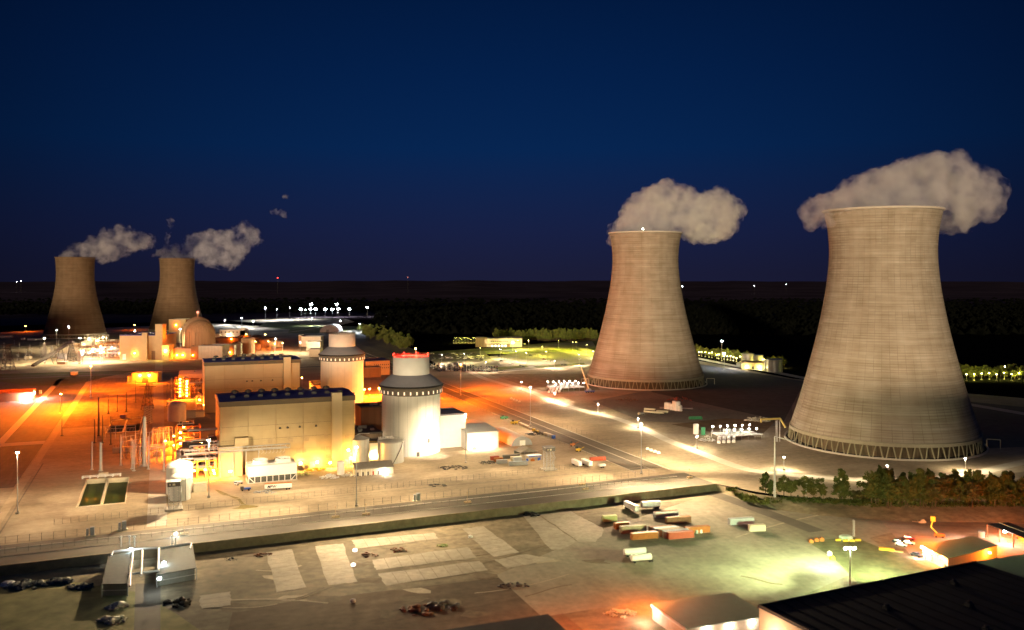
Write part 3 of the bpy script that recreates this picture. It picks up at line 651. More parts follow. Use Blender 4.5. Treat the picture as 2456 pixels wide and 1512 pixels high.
# ---- turbine halls
def turbine_hall(label, p, m, group=None):
    L, D, H = 89, 45, 48
    t = thing('turbine_hall', label, 'industrial building', p, AL, group)
    MB().box(L/2, D/2, 0, L, D, H-3.4, skip='b').build('wall', m, t)
    MB().box(L/2, D/2, H-3.4, L+.9, D+.9, 3.4).build('fascia', FASCIA, t)
    r = MB(); r.add([(-.3,-.3,H+.02),(L+.3,-.3,H+.02),(L+.3,D/2,H+1.5),(-.3,D/2,H+1.5),(L+.3,D+.3,H+.02),(-.3,D+.3,H+.02)], [(0,1,2,3),(3,2,4,5),(0,3,5),(1,4,2)])
    r.build('roof', ROOFB, t)
    sh = MB().box(76.5, .2, 0, 6.8, 5.2, H+2.6, skip='b').build('stair_shaft', BEIGE_P, t)
    for i in range(9):                             # ridge ventilators, front row and rear row
        x = 9 + i*9.0
        MB().box(x, 12, H+.7, 3.1, 2.4, 1.4).lathe([(1.3, H+2.1),(1.4, H+2.5),(0, H+2.7)], 10, x, 12).build('roof_ventilator', mat('vent_grey', (.08,.08,.085), .6, .1, 1), t)
        if i < 8: MB().box(x+3, 33, H+.9, 1.8, 1.8, 1.0).lathe([(2.7,H+1.9),(2.0,H+2.9),(.4,H+3.5),(0,H+3.5)], 8, x+3, 33).build('roof_ventilator', STEEL_D, t)
    for x, z, w_, h in ((31.5,19,3,2.4),(44.5,18.6,3.2,2.6),(55,18.5,3,2.4),(40,10.2,2.6,2.6),(49.8,10.8,3,2.4),(53.3,10.9,3,2.4),(31,5.0,3,2.4),(33.6,5.0,3,2.4),(39.6,5.2,2.8,2.6),(46.3,5.7,3,2.4),(53,5.6,3,2.4),(56.5,5.7,3,2.4),(50.8,1.8,2.4,2.6),(68,19.6,3,2.6),(65.8,11.4,3,2.6),(69.5,11.6,3,2.6),(69,6,3,2.4),(73,6.3,3,2.4),(82,18.5,2.8,2.4)):
        MB().box(x*1.02, -.08, z, w_, .2, h).build('wall_louvre', mat('louvre', (.36,.28,.17), .7, .1, 1), t)
    for x in (38.5, 43.5, 51.6, 62.5):
        mb = MB(); mb.tube((x, -.9, 28.6), (x, 0, 29.2), .25, .25, 6); mb.lathe([(.9, 28.2),(.75, 28.9),(.3, 29.4),(0, 29.5)], 10, x, -1.0); mb.build('dome_camera', STEEL_D, t)
    for x in (0.4, 18, 36, 54, 72.8, 88.6): MB().tube((x,-.25,0),(x,-.25,H-3.4),.16,n=5).build('downpipe', mat('downpipe_tan', (.36,.28,.17), .7, .1, 1), t)
    for x in (26, 60, 84): MB().box(x,-.1,0,3.4,.24,4.2).build('door', GREY, t)
    for z in (31, 22): MB().box(L/2-5, -.04, z, L-12, .1, .14).build('cladding_joint', FASCIA, t)
    return t
H4 = Vector((-191.7, 577, 0)); H3 = H4 + Vector((-100, 258, 0))
th4 = turbine_hall('nearer beige turbine hall with dark blue flat roof and stair shaft', H4, BEIGE)
th3 = turbine_hall('farther beige turbine hall behind the nearer blue-roofed one', H3, mat('beige_cladding_b', (.44,.34,.21), .8, .04, .12, brick=(7, 9, .07, .86)))
# lower annexes of the near hall
def annex(t):
    MB().box(6.5, -3.2, 0, 15, 6, 19.5).build('front_annex', BEIGE_P, t)
    MB().box(13.5, -3.4, 19.5, 8.8, 5.4, 5.2).build('roof_penthouse', BEIGE, t)
    mb = MB()                                     # pipe bridge along the annex
    for y, z in ((-8.5,16.5),(-8.5,19.0),(-6.8,16.5),(-6.8,19.0)):
        mb.tube((-22,y,z),(44,y,z),.22,n=5)
    for k in range(23): x = -22+k*3; mb.tube((x,-8.5,16.5),(x,-8.5,19),.13,n=4); mb.tube((x,-8.5,16.5),(x,-6.8,16.5),.13,n=4)
    mb.build('pipe_bridge', STEEL, t)
    mb = MB()
    for y in (-8.1,-7.6,-7.1): mb.tube((-22,y,17.2),(42,y,17.2),.28,n=6)
    for k in range(8): x = 24+k*2.3; mb.path([(x,-7.8,16.9),(x+.6,-8,14.6),(x-.6,-7.6,13.6)],.12,4)
    mb.build('cable_run', PIPE, t)
    mb = MB()
    for x in (-20,-9,0,8,16,24): mb.tube((x,-7.6,0),(x,-7.6,16.5),.3,n=6)
    mb.build('bridge_support', STEEL, t)
annex(th4)
# roof pipe runs at the west ends
for t_, nm in ((th4,'a'),(th3,'b')):
    mb = MB()
    for k in range(4): mb.tube((-19, 24+k*1.3, 26.5), (0, 24+k*1.3, 26.5), .5, n=6)
    mb.build('steam_header', PIPE, t_)

# ---- shield buildings
def shield(label, p, m, red, tank_m):
    t = thing('shield_building', label, 'reactor building', p)
    MB().lathe([(21.7, 0), (21.7, 43.6)], 96).build('cylinder_wall', m, t, True)
    for k in range(20):
        a = 2*PI*k/20; MB().box(21.72*math.cos(a), 21.72*math.sin(a), .2, .1, .22, 43.2, a).build('wall_seam', mat('seam_grey', (.45,.43,.40), .7, .1, 1), t)
    ld = MB(); a = R(-118)
    for dx in (-.35,.35): ld.box(22*math.cos(a)-dx*math.sin(a), 22*math.sin(a)+dx*math.cos(a), 0, .12, .12, 43)
    for k in range(40): ld.box(22*math.cos(a), 22*math.sin(a), 1+k*1.05, .1, .8, .1, a)
    ld.build('ladder', STEEL, t)
    for a, z_ in ((-70,0),(-100,0),(-48,9)):
        a = R(a); MB().box(21.8*math.cos(a), 21.8*math.sin(a), z_, .3, 2.2, 3.2, a).build('door', STEEL_D, t)
    MB().lathe([(21.74,14.3),(21.86,14.4),(21.74,14.5)], 96).build('ring_seam', mat('seam_grey', (.45,.43,.40)), t)
    MB().lathe([(21.7,43.4),(22.9,43.6),(23.1,44.0),(23.1,48.9),(22.9,49)], 96).build('inlet_band', mat('dark_band', (.13,.11,.09), .7, .1, .6), t, True)
    for k in range(32):
        a = 2*PI*(k+.5)/32
        o = MB().box(0, 0, 0, .3, 1.9, 2.6).build('air_inlet', mat('inlet_frame', (.25,.2,.15), .6, .1, 1), t, loc=(23.1*math.cos(a), 23.1*math.sin(a), 44.4), rz=a)
        if k % 2 == 0 or math.sin(a) < 0: MB().box(.1, 0, .2, .25, .8, 2.2).build('lit_opening', emat('inlet_glow', (1,.72,.45), 1.2), o)
    MB().lathe([(23.1,49),(24.0,49.1),(24.0,50.2),(23.6,50.4)], 96).build('eave', BLACK, t, True)
    MB().lathe([(23.6,50.3),(14.2,57.6),(13.6,57.6)], 96).build('cone_roof', mat('cone_roof', (.26,.26,.29), .6, .06, .3), t, True)
    MB().lathe([(13.5,57.3),(13.5,70.6),(12.9,70.6),(12.9,69.6),(0,69.3)], 80).build('tank', tank_m, t, True)
    rail = MB(); rail.lathe([(13.6,70.6),(13.6,70.8),(13.3,70.8)], 60)
    for z in (71.2, 71.9): rail.lathe([(13.5,z),(13.58,z),(13.58,z+.12),(13.5,z+.12)], 60)
    for k in range(40): a = 2*PI*k/40; rail.tube((13.5*math.cos(a),13.5*math.sin(a),70.6),(13.5*math.cos(a),13.5*math.sin(a),72),.07,n=4)
    rail.build('railing', RED if red else STEEL_D, t)  # red glow of the warning lamps put into the railing colour
    MB().lathe([(4.6,69.4),(4.6,69.9),(0,70.1)], 40).build('vent_cap', WHITE, t)
    if red:
        MB().tube((3,4,70),(3,4,75.5),.15,n=5).build('top_mast', STEEL, t); MB().lathe([(0,75.4),(.5,75.6),(.5,76.2),(0,76.5)], 8, 3, 4).build('mast_lamp', L_O, t)
        light(t, (3,4,76.5), 1500, O_, .3)
        for a in (200, 250, 290, 340, 30, 80, 120, 165):
            x, y = 13.7*math.cos(R(a)), 13.7*math.sin(R(a))
            MB().lathe([(0,71.9),(.35,72.1),(.35,72.5),(0,72.8)], 8, x, y).build('warning_lamp', L_R, t)
            light(t, (x*.93, y*.93, 71.4), 2600, (1,.015,.008), .2)
    return t
shield('nearer white shield building with red warning lamps round its top', Vector((-75.3, 657, 0)), TANKW, True, mat('tank_grey_white', (.55,.55,.52), .55, .04, .2))
shield('farther pinkish shield building with unlit tank top', Vector((-175.3, 908, 0)), mat('shield_warm', (.62,.56,.50), .6, .05, .2), False, mat('tank_warm', (.62,.52,.47), .55, .05, .2))

# ---- blocks round the near unit
p = Vector((-35.8, 674, 0))
block('tall white windowless block beside the nearer shield building', p, 34, 30, 24.6, WHITE, GREYP, right=True)
p = Vector((-10.3, 668.8, 0))
t = block('low white-roofed workshop with brightly lit front', p, 25, 56, 12.5, mat('pale_cladding', (.6,.58,.53), .7, .05, .3), mat('pale_roof', (.42,.42,.40), .6, .06, .2, wave=('X', .5), bump=.1), right=True, gable=2.0,
      lamps=[(9,-.4,3.5,9000,(1,.8,.5),L_W,.6),(17,-.4,3.5,9000,(1,.8,.5),L_W,.6),(3,-.4,3.2,5000,(1,.7,.35),L_W,.5)], doors=[(6,0,3.5,4)])
for k in range(3): MB().box(25.05, 12+k*13, 8, .3, .3, .3).build('side_lamp', L_O, t); light(t, (27, 12+k*13, 8), 6000, O_, .4)
q = at('c8', 1010, 990)
t = thing('arched_shelter', 'long white arched fabric shelter beyond the lit workshop', 'shelter', q, AL)
arcp = [(8.6*math.cos(a*PI/14), 7*math.sin(a*PI/14)) for a in range(15)]
mb = MB(); vs = [(8.6+x-8.6, yy, z) for yy in (0, 46) for x, z in arcp]; mb.add(vs, [(i, i+1, 16+i, 15+i) for i in range(14)]); mb.build('canvas', mat('canvas', (.60,.57,.50), .8, .05, .3), t)
MB().add([(x, .15, z) for x, z in arcp], [tuple(range(14,-1,-1))]).build('end_wall', mat('canvas_end', (.33,.33,.33), .8, .05, .3), t)
MB().box(.5,0,0,4.5,.3,4).build('door', WHITE, t)
q = at('c8', 985, 1135)
t = thing('open_tent', 'dark grey ridged tent with an open front behind the containers', 'tent', q, AL+R(4))
MB().add([(0,0,0),(14,0,0),(14,0,2.2),(7,0,5.4),(0,0,2.2),(0,10,2.2),(7,10,5.4),(14,10,2.2)], [(4,3,6,5),(3,2,7,6),(4,2,3)]).build('roof', mat('tent_canvas', (.22,.19,.16), .9, .08, .4), t)
mb = MB()
for x in (0,3.5,7,10.5,14): mb.tube((x,0,0),(x,0,2.4),.12,n=5)
for x in (0,14): mb.tube((x,10,0),(x,10,2.3),.12,n=5)
mb.build('frame', STEEL, t); MB().box(7,9.8,0,14,.1,2.4).build('back_wall', STEEL_D, t)
# auxiliary roofs between hall and shield
t = block('brown stepped auxiliary roof between the near hall and its shield building', Vector((-112,640,0)), 18, 34, 15, BROWNC, mat('aux_roof', (.12,.10,.085), .9, .2, .3), units=6)
block('tall brown block tucked behind the nearer shield building', Vector((-118,688,0)), 26, 22, 27, BROWNC, mat('aux_roof', (.12,.10,.085)), units=5)
t = block('white low annex with a yellow railing and rows of gas bottles on its roof', Vector((-105,622,0)), 26, 15, 12, WHITE, mat('aux_roof', (.12,.10,.085)), lamps=[(8,-.4,3.5,6000,(1,.62,.2),L_O,.6),(14,-.4,4,4500,(1,.62,.2),L_O,.5)])
mb = MB(); mb.box(13,0,13.1,26,.15,.15); mb.box(13,0,12.6,26,.15,.15)
for k in range(14): mb.box(k*2,0,12,.15,.15,1.2)
mb.build('railing', YEL, t)
for r_ in range(2):
    for k in range(9): MB().tube((13+k*1.2, 4+r_*4, 12.2),(13+k*1.2, 4+r_*4, 14.6),.42,n=8).build('gas_bottle', WHITE, t)
# orange-lit office block beside the farther shield building
q = at('c3', 1260, 1222)
wins = [(2+k*2.6, z, 1.1, 1.5) for z in (8.3, 12.6) for k in range(8)]
block('orange-lit two-tone office block with rows of square windows', Vector((q.x,q.y,0)), 32, 40, 18, mat('office_wall', (.5,.40,.24), .8, .05, .3), GREYP, right=True, windows=[(32-x, z, w_, h) for x, z, w_, h in wins])
block('dark flat-roofed link building below the orange-lit office', Vector((q.x-30,q.y-34,0)), 24, 28, 12, BROWNC, GREYP)
# low roofs between farther hall and shield
block('long orange-washed low building beyond the farther hall', Vector((-215,960,0)), 38, 40, 10, mat('office_wall', (.5,.40,.24)), BROWNC)
block('small dark plant room with a bright porch lamp', Vector((-192,865,0)), 10, 18, 9, BROWNC, GREYP, lamps=[(3,-.3,5,2500,C_,L_C,.5)])
for i, (x, y) in enumerate(((-212,880),(-222,905),(-205,840),(-206,862))):
    block(['low cluttered roof just behind the farther stair shaft','pale louvred roof room beyond the farther hall','small boxy annex at the end of the farther hall','dim flat annex near the foot of the farther shield building'][i], Vector((x,y,0)), 13, 11, 8+i*2, [TAN,CREAM,BROWNC,TAN][i], BROWNC, units=3)

# ---- tanks
def tank(label, p, r, h, m, roof='cone', stair=None, rim=False, pipe=False, rh=2.4, group=None, name='storage_tank'):
    t = thing(name, label, 'tank', p, 0, group)
    MB().lathe([(r,0),(r,h)], 48).build('shell', m, t, True)
    if roof == 'cone': MB().lathe([(r+.25,h-.1),(r+.25,h+.15),(0,h+rh)], 48).build('roof', m, t)
    else: MB().lathe([(r+.15,h-.05)]+[(r*math.cos(a*PI/16), h+rh*math.sin(a*PI/16)) for a in range(9)], 48).build('roof', m, t, True)
    MB().lathe([(r+.1,h*.5),(r+.18,h*.5+.1),(r+.1,h*.5+.2)], 48).build('stiffener', m, t)
    if rim:
        mb = MB()
        for z in (.6, 1.2): mb.lathe([(r+.1,h+z),(r+.18,h+z),(r+.18,h+z+.1)], 40)
        for k in range(24): a = 2*PI*k/24; mb.tube(((r+.1)*math.cos(a),(r+.1)*math.sin(a),h),((r+.1)*math.cos(a),(r+.1)*math.sin(a),h+1.3),.06,n=4)
        mb.build('railing', STEEL, t)
    if stair:
        a0, a1 = R(stair[0]), R(stair[1]); mb = MB(); n = 16
        for k in range(n):
            b0, b1 = a0+(a1-a0)*k/n, a0+(a1-a0)*(k+1)/n; q = r+.6
            mb.tube((q*math.cos(b0),q*math.sin(b0),h*k/n),(q*math.cos(b1),q*math.sin(b1),h*(k+1)/n),.28,n=5)
        mb.build('stair', STEEL_D, t)
    if pipe:
        mb = MB(); mb.path([(-r*.9,-r*.5,h+.4),(0,0,h+rh+.8),(r*1.0,r*.2,h+rh+.9)],.22,6); mb.path([(r*.8,-r*.7,0),(r*.8,-r*.7,h+.6)],.2,5); mb.build('top_pipe', PIPE, t)
    return t
tank('grey steel tank with a shiny cone roof beside the near hall stair shaft', Vector((-106.7,615,0)), 6.9, 17, TANKG, pipe=True, rh=2.6)
tank('wide grey steel tank with a diagonal outside stair at the shield foot', Vector((-85.3,620,0)), 9.2, 14.3, TANKG, rim=True, stair=(285,335), rh=1.6)
tank('rear and larger of the two floodlit white tanks', Vector((-201.4,533,0)), 7.6, 16, TANKW, 'dome', pipe=True, rim=True, rh=3.2)
tank('front and smaller of the two floodlit white tanks', Vector((-194.6,516.5,0)), 5.7, 12.6, TANKW, 'dome', pipe=True, rh=2.8)
tank('pinkish white domed tank left of the pipe racks', Vector((-301.9,793,0)), 7.8, 14, mat('tank_pinkish', (.62,.55,.5), .5, .07, .3), 'dome', rim=True, rh=3.4)
tank('slim tall white vertical tank near the ribbed-roof hut', at('c6',572,1392), 2.4, 8.2, WHITE, 'dome', rh=.6)
t = block('little white equipment shed at the foot of the floodlit tanks', at('d3',262,600), 7.5, 5, 5, CREAM, CREAM, parapet=0)
block('pale concrete block behind the floodlit tanks', at('g3',1535,1330), 12.5, 10, 11, mat('conc_block', (.42,.38,.3), .85, .08, .4), CONC)
block('grey low duct house by the pinkish tank', at('c5',510,610), 8, 9, 5.5, GREY, GREY)
# ---- small mechanical-draft cooling unit
q = at('d3', 1030, 475)
t = thing('fan_cooling_unit', 'white two-fan cooling unit in front of the near hall', 'cooling unit', q, R(22.5))
L, D, H = 30, 16.5, 10.6
MB().box(L/2, D/2, 4.0, L, D, H-4.0).build('casing', WHITE, t)
MB().box(L/2, D/2, 0, L-1, D-1, 4.0).build('fill_core', mat('dark_core', (.08,.08,.07), .9, .3, .6), t)
MB().box(L/2, D/2, 0, L+1, D+1, .35).build('plinth', CONC, t)
for k in range(9): MB().box(.2+k*(L-.4)/8, 0, .3, .35, .35, 3.9).build('post', WHITE, t)
for a, b in (((.2,0,4),(3.6,0,.4)),((L-.2,0,4),(L-3.6,0,.4))): MB().tube(a, b, .22, n=5).build('brace', WHITE, t)
for x in (8.2, 22.3):
    f = MB().lathe([(5.4,H),(4.7,H+.8),(4.6,H+2.2),(4.85,H+2.7),(4.6,H+2.7),(4.4,H+2.2),(4.4,H+.3)], 40, x, D/2).build('fan_stack', WHITE, t, True)
    mb = MB(); mb.lathe([(.8,H+1.2),(.8,H+1.9),(0,H+2.0)], 12, x, D/2)
    for k in range(6): a = k*PI/3; mb.box(x+2.4*math.cos(a), D/2+2.4*math.sin(a), H+1.4, 3.6, .8, .12, a)
    mb.build('fan_blade', GREY, f)
mb = MB(); mb.box(L/2,.1,H,L,.1,.9,skip='b'); mb.build('roof_rail', STEEL, t)
# ---- ribbed-roof hut with doors
q = at('d5', 80, 378)
t = thing('ribbed_roof_hut', 'long low hut with ribbed grey roof and a row of doors', 'hut', q, R(21))
L, D, H = 25, 8, 4.6
MB().box(L/2, D/2+1, 0, L, D-2, H, skip='b').build('wall', CREAM, t); MB().box(L-2, .6, 0, 4, 1.4, H, skip='b').build('end_room', CREAM, t)
r = MB(); r.add([(-.4,-.6,H+.1),(L+.4,-.6,H+.1),(L+.4,D+.6,H+2.6),(-.4,D+.6,H+2.6),(-.4,-.6,H+.45),(L+.4,-.6,H+.45),(L+.4,D+.6,H+2.95),(-.4,D+.6,H+2.95)], [(0,1,5,4),(4,5,6,7),(1,2,6,5),(3,0,4,7),(3,2,1,0)])
for k in range(26): x = -.2+k*1.02; r.tube((x,-.6,H+.5),(x,D+.6,H+3.0),.09,n=4)
r.build('roof', mat('ribbed_roof', (.25,.23,.20), .5, .08, .5, metal=.2), t)
for k in range(7):
    MB().tube((.3+k*3.4,-.2,0),(.3+k*3.4,-.2,H+.2),.14,n=6).build('porch_post', WHITE, t)
    if k < 6: MB().box(1.8+k*3.4, 1.98, 0, 1.1, .12, 2.4).build('door', RED if k in (3,) else STEEL_D, t)
MB().box(19.5, .8, .2, .8, .3, 2.4).build('lit_panel', L_W, t); light(t, (19.5,-.8,2), 2500, (1,.93,.85), .4)
# ---- trailer with lettering
def trailer(label, p, L=16, rz=AL, m=WHITE, text=None, zb=0, top=None, group=None, H=2.8, name='semi_trailer'):
    t = thing(name, label, 'trailer', (p[0],p[1],zb), rz, group)
    MB().box(L/2, 1.3, 1.2, L, 2.6, H).build('box_body', m, t)
    MB().box(L/2, 1.3, 1.2+H, L+.1, 2.7, .15).build('roof', top or m, t)
    MB().box(L/2, 1.3, .85, L-1, 1.6, .34).build('chassis', STEEL_D, t)
    for x in (L-1.6, L-3.1):
        for y in (.35, 2.25): MB().tube((x,y-.25,.52),(x,y+.25,.52),.52,n=12).build('wheel', BLACK, t)
    for y in (.5, 2.1): MB().box(3,y,0,.25,.2,1).build('landing_leg', STEEL_D, t)
    if text:
        lettering('lettering', text, 2.2, BLACK, .25, t, (1.6,-.04,1.75), (R(90),0,0), .02, .05)
    return t
trailer('white semi-trailer with orange top edge and black MPW lettering', at('g1',285,905), 16.2, R(15), WHITE, 'MPW', top=ORANGE)
# ---- containers and vehicles
def container(label, p, L=12.2, rz=AL, m=RED, zb=0, group='shipping containers', h=2.7, top=None, right=False, z=0):
    if right: p = p - rot((L,0,0), rz)
    t = thing('shipping_container', label, 'container', (p[0],p[1],zb+z), rz, group)
    MB().box(L/2, 1.22, .12, L, 2.44, h-.12).build('box_body', m, t)
    mb = MB()
    for k in range(int(L/.6)): mb.box(.4+k*.6, -.03, .3, .22, .08, h-.6)
    mb.build('side_ribs', m, t)
    if top: MB().box(L/2, 1.22, h, L-.1, 2.34, .05).build('roof', top, t)
    if zb == FG: t.scale = (1.16,1.2,1.25)
    for y in (.65,1.8): MB().box(-.04, y, .25, .08, 1.1, h-.4).build('door', m, t)
    for k, (x, y) in enumerate(((.2,.2),(L-.2,.2),(.2,2.24),(L-.2,2.24))): MB().box(x, y, 0, .36, .36, .14).build('corner_casting', STEEL_D, t)
    return t
CN = [('red container at the back of the mixed container cluster', 575,1200,6.1,RED),('orange container beside the red one in the mixed cluster', 628,1222,6.1,ORANGE),
      ('short grey office container at the front of the mixed cluster', 660,1250,7.5,GREY),('long dark grey container behind the cream ones', 750,1180,12.2,mat('charcoal_paint',(.13,.13,.12),.7,.1,.5)),
      ('cream container in the middle of the mixed cluster', 858,1203,7.5,CREAM),('pale green-grey container right in front of the cream one', 895,1212,6.1,PGREY),
      ('long slate-blue-topped grey container at the front of the cluster', 838,1280,13,GREY)]
for lb, x, y, L_, m_ in CN: container(lb, at('c8',x,y), L_, AL-R(6), m_, top=mat('slate_blue', (.22,.27,.34), .6, .08, .5) if 'slate' in lb else None)
container('lone bright red container near the patrol road', at('c8',1975,1212), 11.5, AL-R(6), RED)
trailer('white box trailer parked left of its twin near the red container', at('c8',1852,1300), 11, R(112), WHITE, group=None)
trailer('white box trailer parked between its twin and the red container', at('c8',2000,1300), 12, R(112), WHITE)
t = trailer('small low white trailer behind the pair of box trailers', at('c8',2100,1310), 4.8, AL, WHITE, H=1.2)
t = thing('open_canopy', 'blue and white canopy stall with blue barrels beside it', 'canopy', at('c8',1100,1195), AL)
MB().box(5,2,2.9,10.5,5,.25).build('roof', WHITE, t); MB().box(5,-.5,2.2,10,.12,.7).build('valance', BLUE, t)
for x in (0,10):
    for y in (-.4,4.4): MB().tube((x,y,0),(x,y,3),.1,n=5).build('post', STEEL, t)
for k in range(4): tag(MB().lathe([(.6,0),(.6,1.6),(0,1.65)],14).build('barrel', BLUE, loc=at('c8',1240+k*18,1195-k*6) if k < 2 else at('c8',1065+k*8,1205)), ['tall blue barrel right of the canopy stall','blue barrel behind the tall one at the canopy stall','blue barrel left of the canopy stall','second blue barrel left of the canopy stall'][k], 'barrel', 'blue barrels')
tag(MB().box(0,0,0,3,2,1.3).box(0,0,1.3,1.6,1.4,.5).build('equipment_crate', ORANGE, loc=at('c8',1160,1205)), 'orange equipment crate under the canopy stall', 'crate')
# yellow crates row along the fence, scrap heap
for k in range(9):
    p_ = at('c8', 985+k*22, 700+k*9.5) if k < 6 else at('c8', 1130+(k-6)*46, 768+(k-6)*22)
    tag(MB().box(0,0,.0,2.4,2.2,2.0).box(0,0,2.0,2.6,2.4,.12).box(0,0,-.0,2.6,.2,.2).build('storage_crate', CREAM if k < 7 else YEL, loc=p_, rz=AL+R(90)), 'cream storage crate in the row below the inner fence', 'crate', 'cream storage crates along the inner fence')
for k in range(5):
    tag(MB().box(0,0,0,2.4,2.6,2.5).box(0,0,2.5,2.5,2.7,.1).box(-1.25,0,.2,.08,1,2).build('cabin', [CREAM,CREAM,WHITE,CREAM,BLUE][k], loc=at('c8',1340+k*28,850+k*10), rz=AL), ['cream cabin first in the row after the scrap heap','cream cabin second in the row after the scrap heap','white cabin in the row after the scrap heap','cream cabin near the end of its row','blue cabin ending the row after the scrap heap'][k], 'cabin')
def rocks(label, p, r, h, m, n=30, seed=1, cat='rubble', name='rock_pile'):
    rn = random.Random(seed); mb = MB()
    for k in range(n):
        a = rn.uniform(0,2*PI); q = r*.8*math.sqrt(rn.random()); s_ = rn.uniform(.25,.6)*h*(1.2-q/r)
        vs, fs = ico(1, Vector((0,0,0)), 1); sx, sy, sz = s_*rn.uniform(.8,1.5), s_*rn.uniform(.8,1.4), s_*rn.uniform(.5,.9)
        mb.add([(q*math.cos(a)+v.x*sx*rn.uniform(.85,1.1), q*math.sin(a)*.7+v.y*sy*rn.uniform(.85,1.1), s_*.3+v.z*sz) for v in vs], fs)
    return tag(mb.build(name, m, loc=p), label, cat)
def heap(label, p, r, h, m, n=60, seed=1, cat='heap', name='scrap_heap'):
    rn = random.Random(seed); mb = MB()
    for k in range(n):
        a = rn.uniform(0,2*PI); q = r*math.sqrt(rn.random()); s_ = rn.uniform(.3,1.1)
        mb.box(q*math.cos(a), q*math.sin(a)*.6, max(0,h*(1-q/r))*rn.uniform(0,1)-.05, s_*2, s_*.6, s_*.5, rn.uniform(0,PI))
    return tag(mb.build(name, m, loc=p), label, cat)
heap('grey scrap heap behind the row of cream crates', at('c8',1215,830), 9, 3.5, STEEL_D, 110, 2)
heap('scattered pipe fittings lying in the open yard', at('d5',1430,250), 11, 1, STEEL_D, 60, 3)
heap('dark small debris pile along the inner fence', at('d5',1230,500), 6, 1, STEEL_D, 26, 4)
heap('cluster of valves and dark fittings beside the red container', at('c8',520,1232), 7, 2, STEEL_D, 40, 5)
for i, (c_, x, y, s_, m_) in enumerate((('c8',760,620,1,GREEN),('c8',900,690,.9,YEL),('c8',1720,1000,.9,ORANGE),('c8',1800,1075,.8,YEL))):
    t = thing('work_machine', ['green trailer-mounted tank unit in the open yard','yellow lifting platform with raised arm near the crates','orange loader parked in the open yard','small yellow utility vehicle in the open yard'][i], 'machine', at(c_,x,y), R(15))
    MB().box(0,0,.7,7*s_ if i < 2 else 3.4,2.4,1.8).build('body', m_, t); MB().box(-1.2,0,2.5,1.6,1.6,1.2).build('cab', GLASS, t)
    for x_ in (-1.3,1.3):
        for y_ in (-1.1,1.1): MB().tube((x_,y_-.2,.6),(x_,y_+.2,.6),.6,n=10).build('wheel', BLACK, t)
    MB().tube((1,0,1.6),(6*s_,.4,3.2 if i else 1.2),.2,n=5).build('boom', m_, t)
def truck(label, p, rz, cab=WHITE, bed=WHITE, L=7, name='truck', zb=0, group=None, h=2.6):
    t = thing(name, label, 'truck', (p[0],p[1],zb), rz, group)
    MB().box(.9,0,.9,1.9,2.2,1.7).build('cab', cab, t); MB().box(.3,0,1.8,.9,2.0,.7).build('windscreen', GLASS, t)
    MB().box(L/2+1,0,1.0,L-2,2.3,h-1.2).build('bed', bed, t)
    for x in (1,L-1.2):
        for y in (-1,1): MB().tube((x,y-.18,.5),(x,y+.18,.5),.5,n=10).build('wheel', BLACK, t)
    return t
truck('white pickup truck parked left of the two-fan cooling unit', at('d3',850,500), R(70), WHITE, WHITE, 6, 'pickup_truck', h=1.9)
truck('dark pickup truck nearest the fence left of the cooling unit', at('d3',920,575), R(20), STEEL_D, BLUE, 6, 'pickup_truck', h=1.9)
t = thing('tank_lorry_trailer', 'bright red-orange cylindrical tanker beside the near hall', 'tanker', at('d3',640,350), R(14))
MB().tube((0,0,2.2),(18,0,2.2),1.5,n=20).build('barrel', mat('tanker_red', (.62,.16,.08), .5, .05, .5), t); MB().box(9,0,.6,17,1.4,.5).build('chassis', STEEL_D, t)
for x in (1.5,3,15.5,17): MB().tube((x,-1.2,.5),(x,1.2,.5),.5,n=10).build('wheel', BLACK, t)
for k in range(2): container(['brown vent duct box right of the two-fan unit','second brown vent box right of the two-fan unit'][k], at('d3',1790+k*75,275), 9, R(118), mat('vent_brown', (.20,.15,.10), .7, .1, .5), h=3, group='vent boxes')
heap('green pump skid with pipes right of the two-fan unit', at('d3',1800,345), 5, 3, OLIVE, 40, 9, 'pump skid', 'pump_skid')
heap('row of pallets and drums before the lettered trailer', at('g1',300,930), 7, 1.6, GREY, 40, 10, 'pallets', 'pallet_row')
heap('cluttered white and yellow gas skid near the slim white tank', at('g1',1560,640), 6, 3.2, WHITE, 70, 11, 'gas skid', 'gas_skid')
heap('shiny valve manifold between slim tank and ribbed hut', at('g1',1950,610), 5, 3, PIPE, 60, 12, 'manifold', 'valve_manifold')
heap('yellow equipment lit beneath the near hall wall', at('g1',1300,490), 8, 2.4, YEL, 60, 13, 'equipment', 'yellow_equipment')
# puddle
struct('puddle', MB().poly([at('d3',x,y) for x,y in [(780,825),(900,800),(930,760),(880,700),(760,650),(640,620),(560,560),(600,560),(700,600),(800,645),(900,670),(960,740),(1000,770),(1180,785),(1150,805),(1020,820),(960,830)]], .07), mat('wet_ground', (.20,.16,.06), .25, .2, .3))
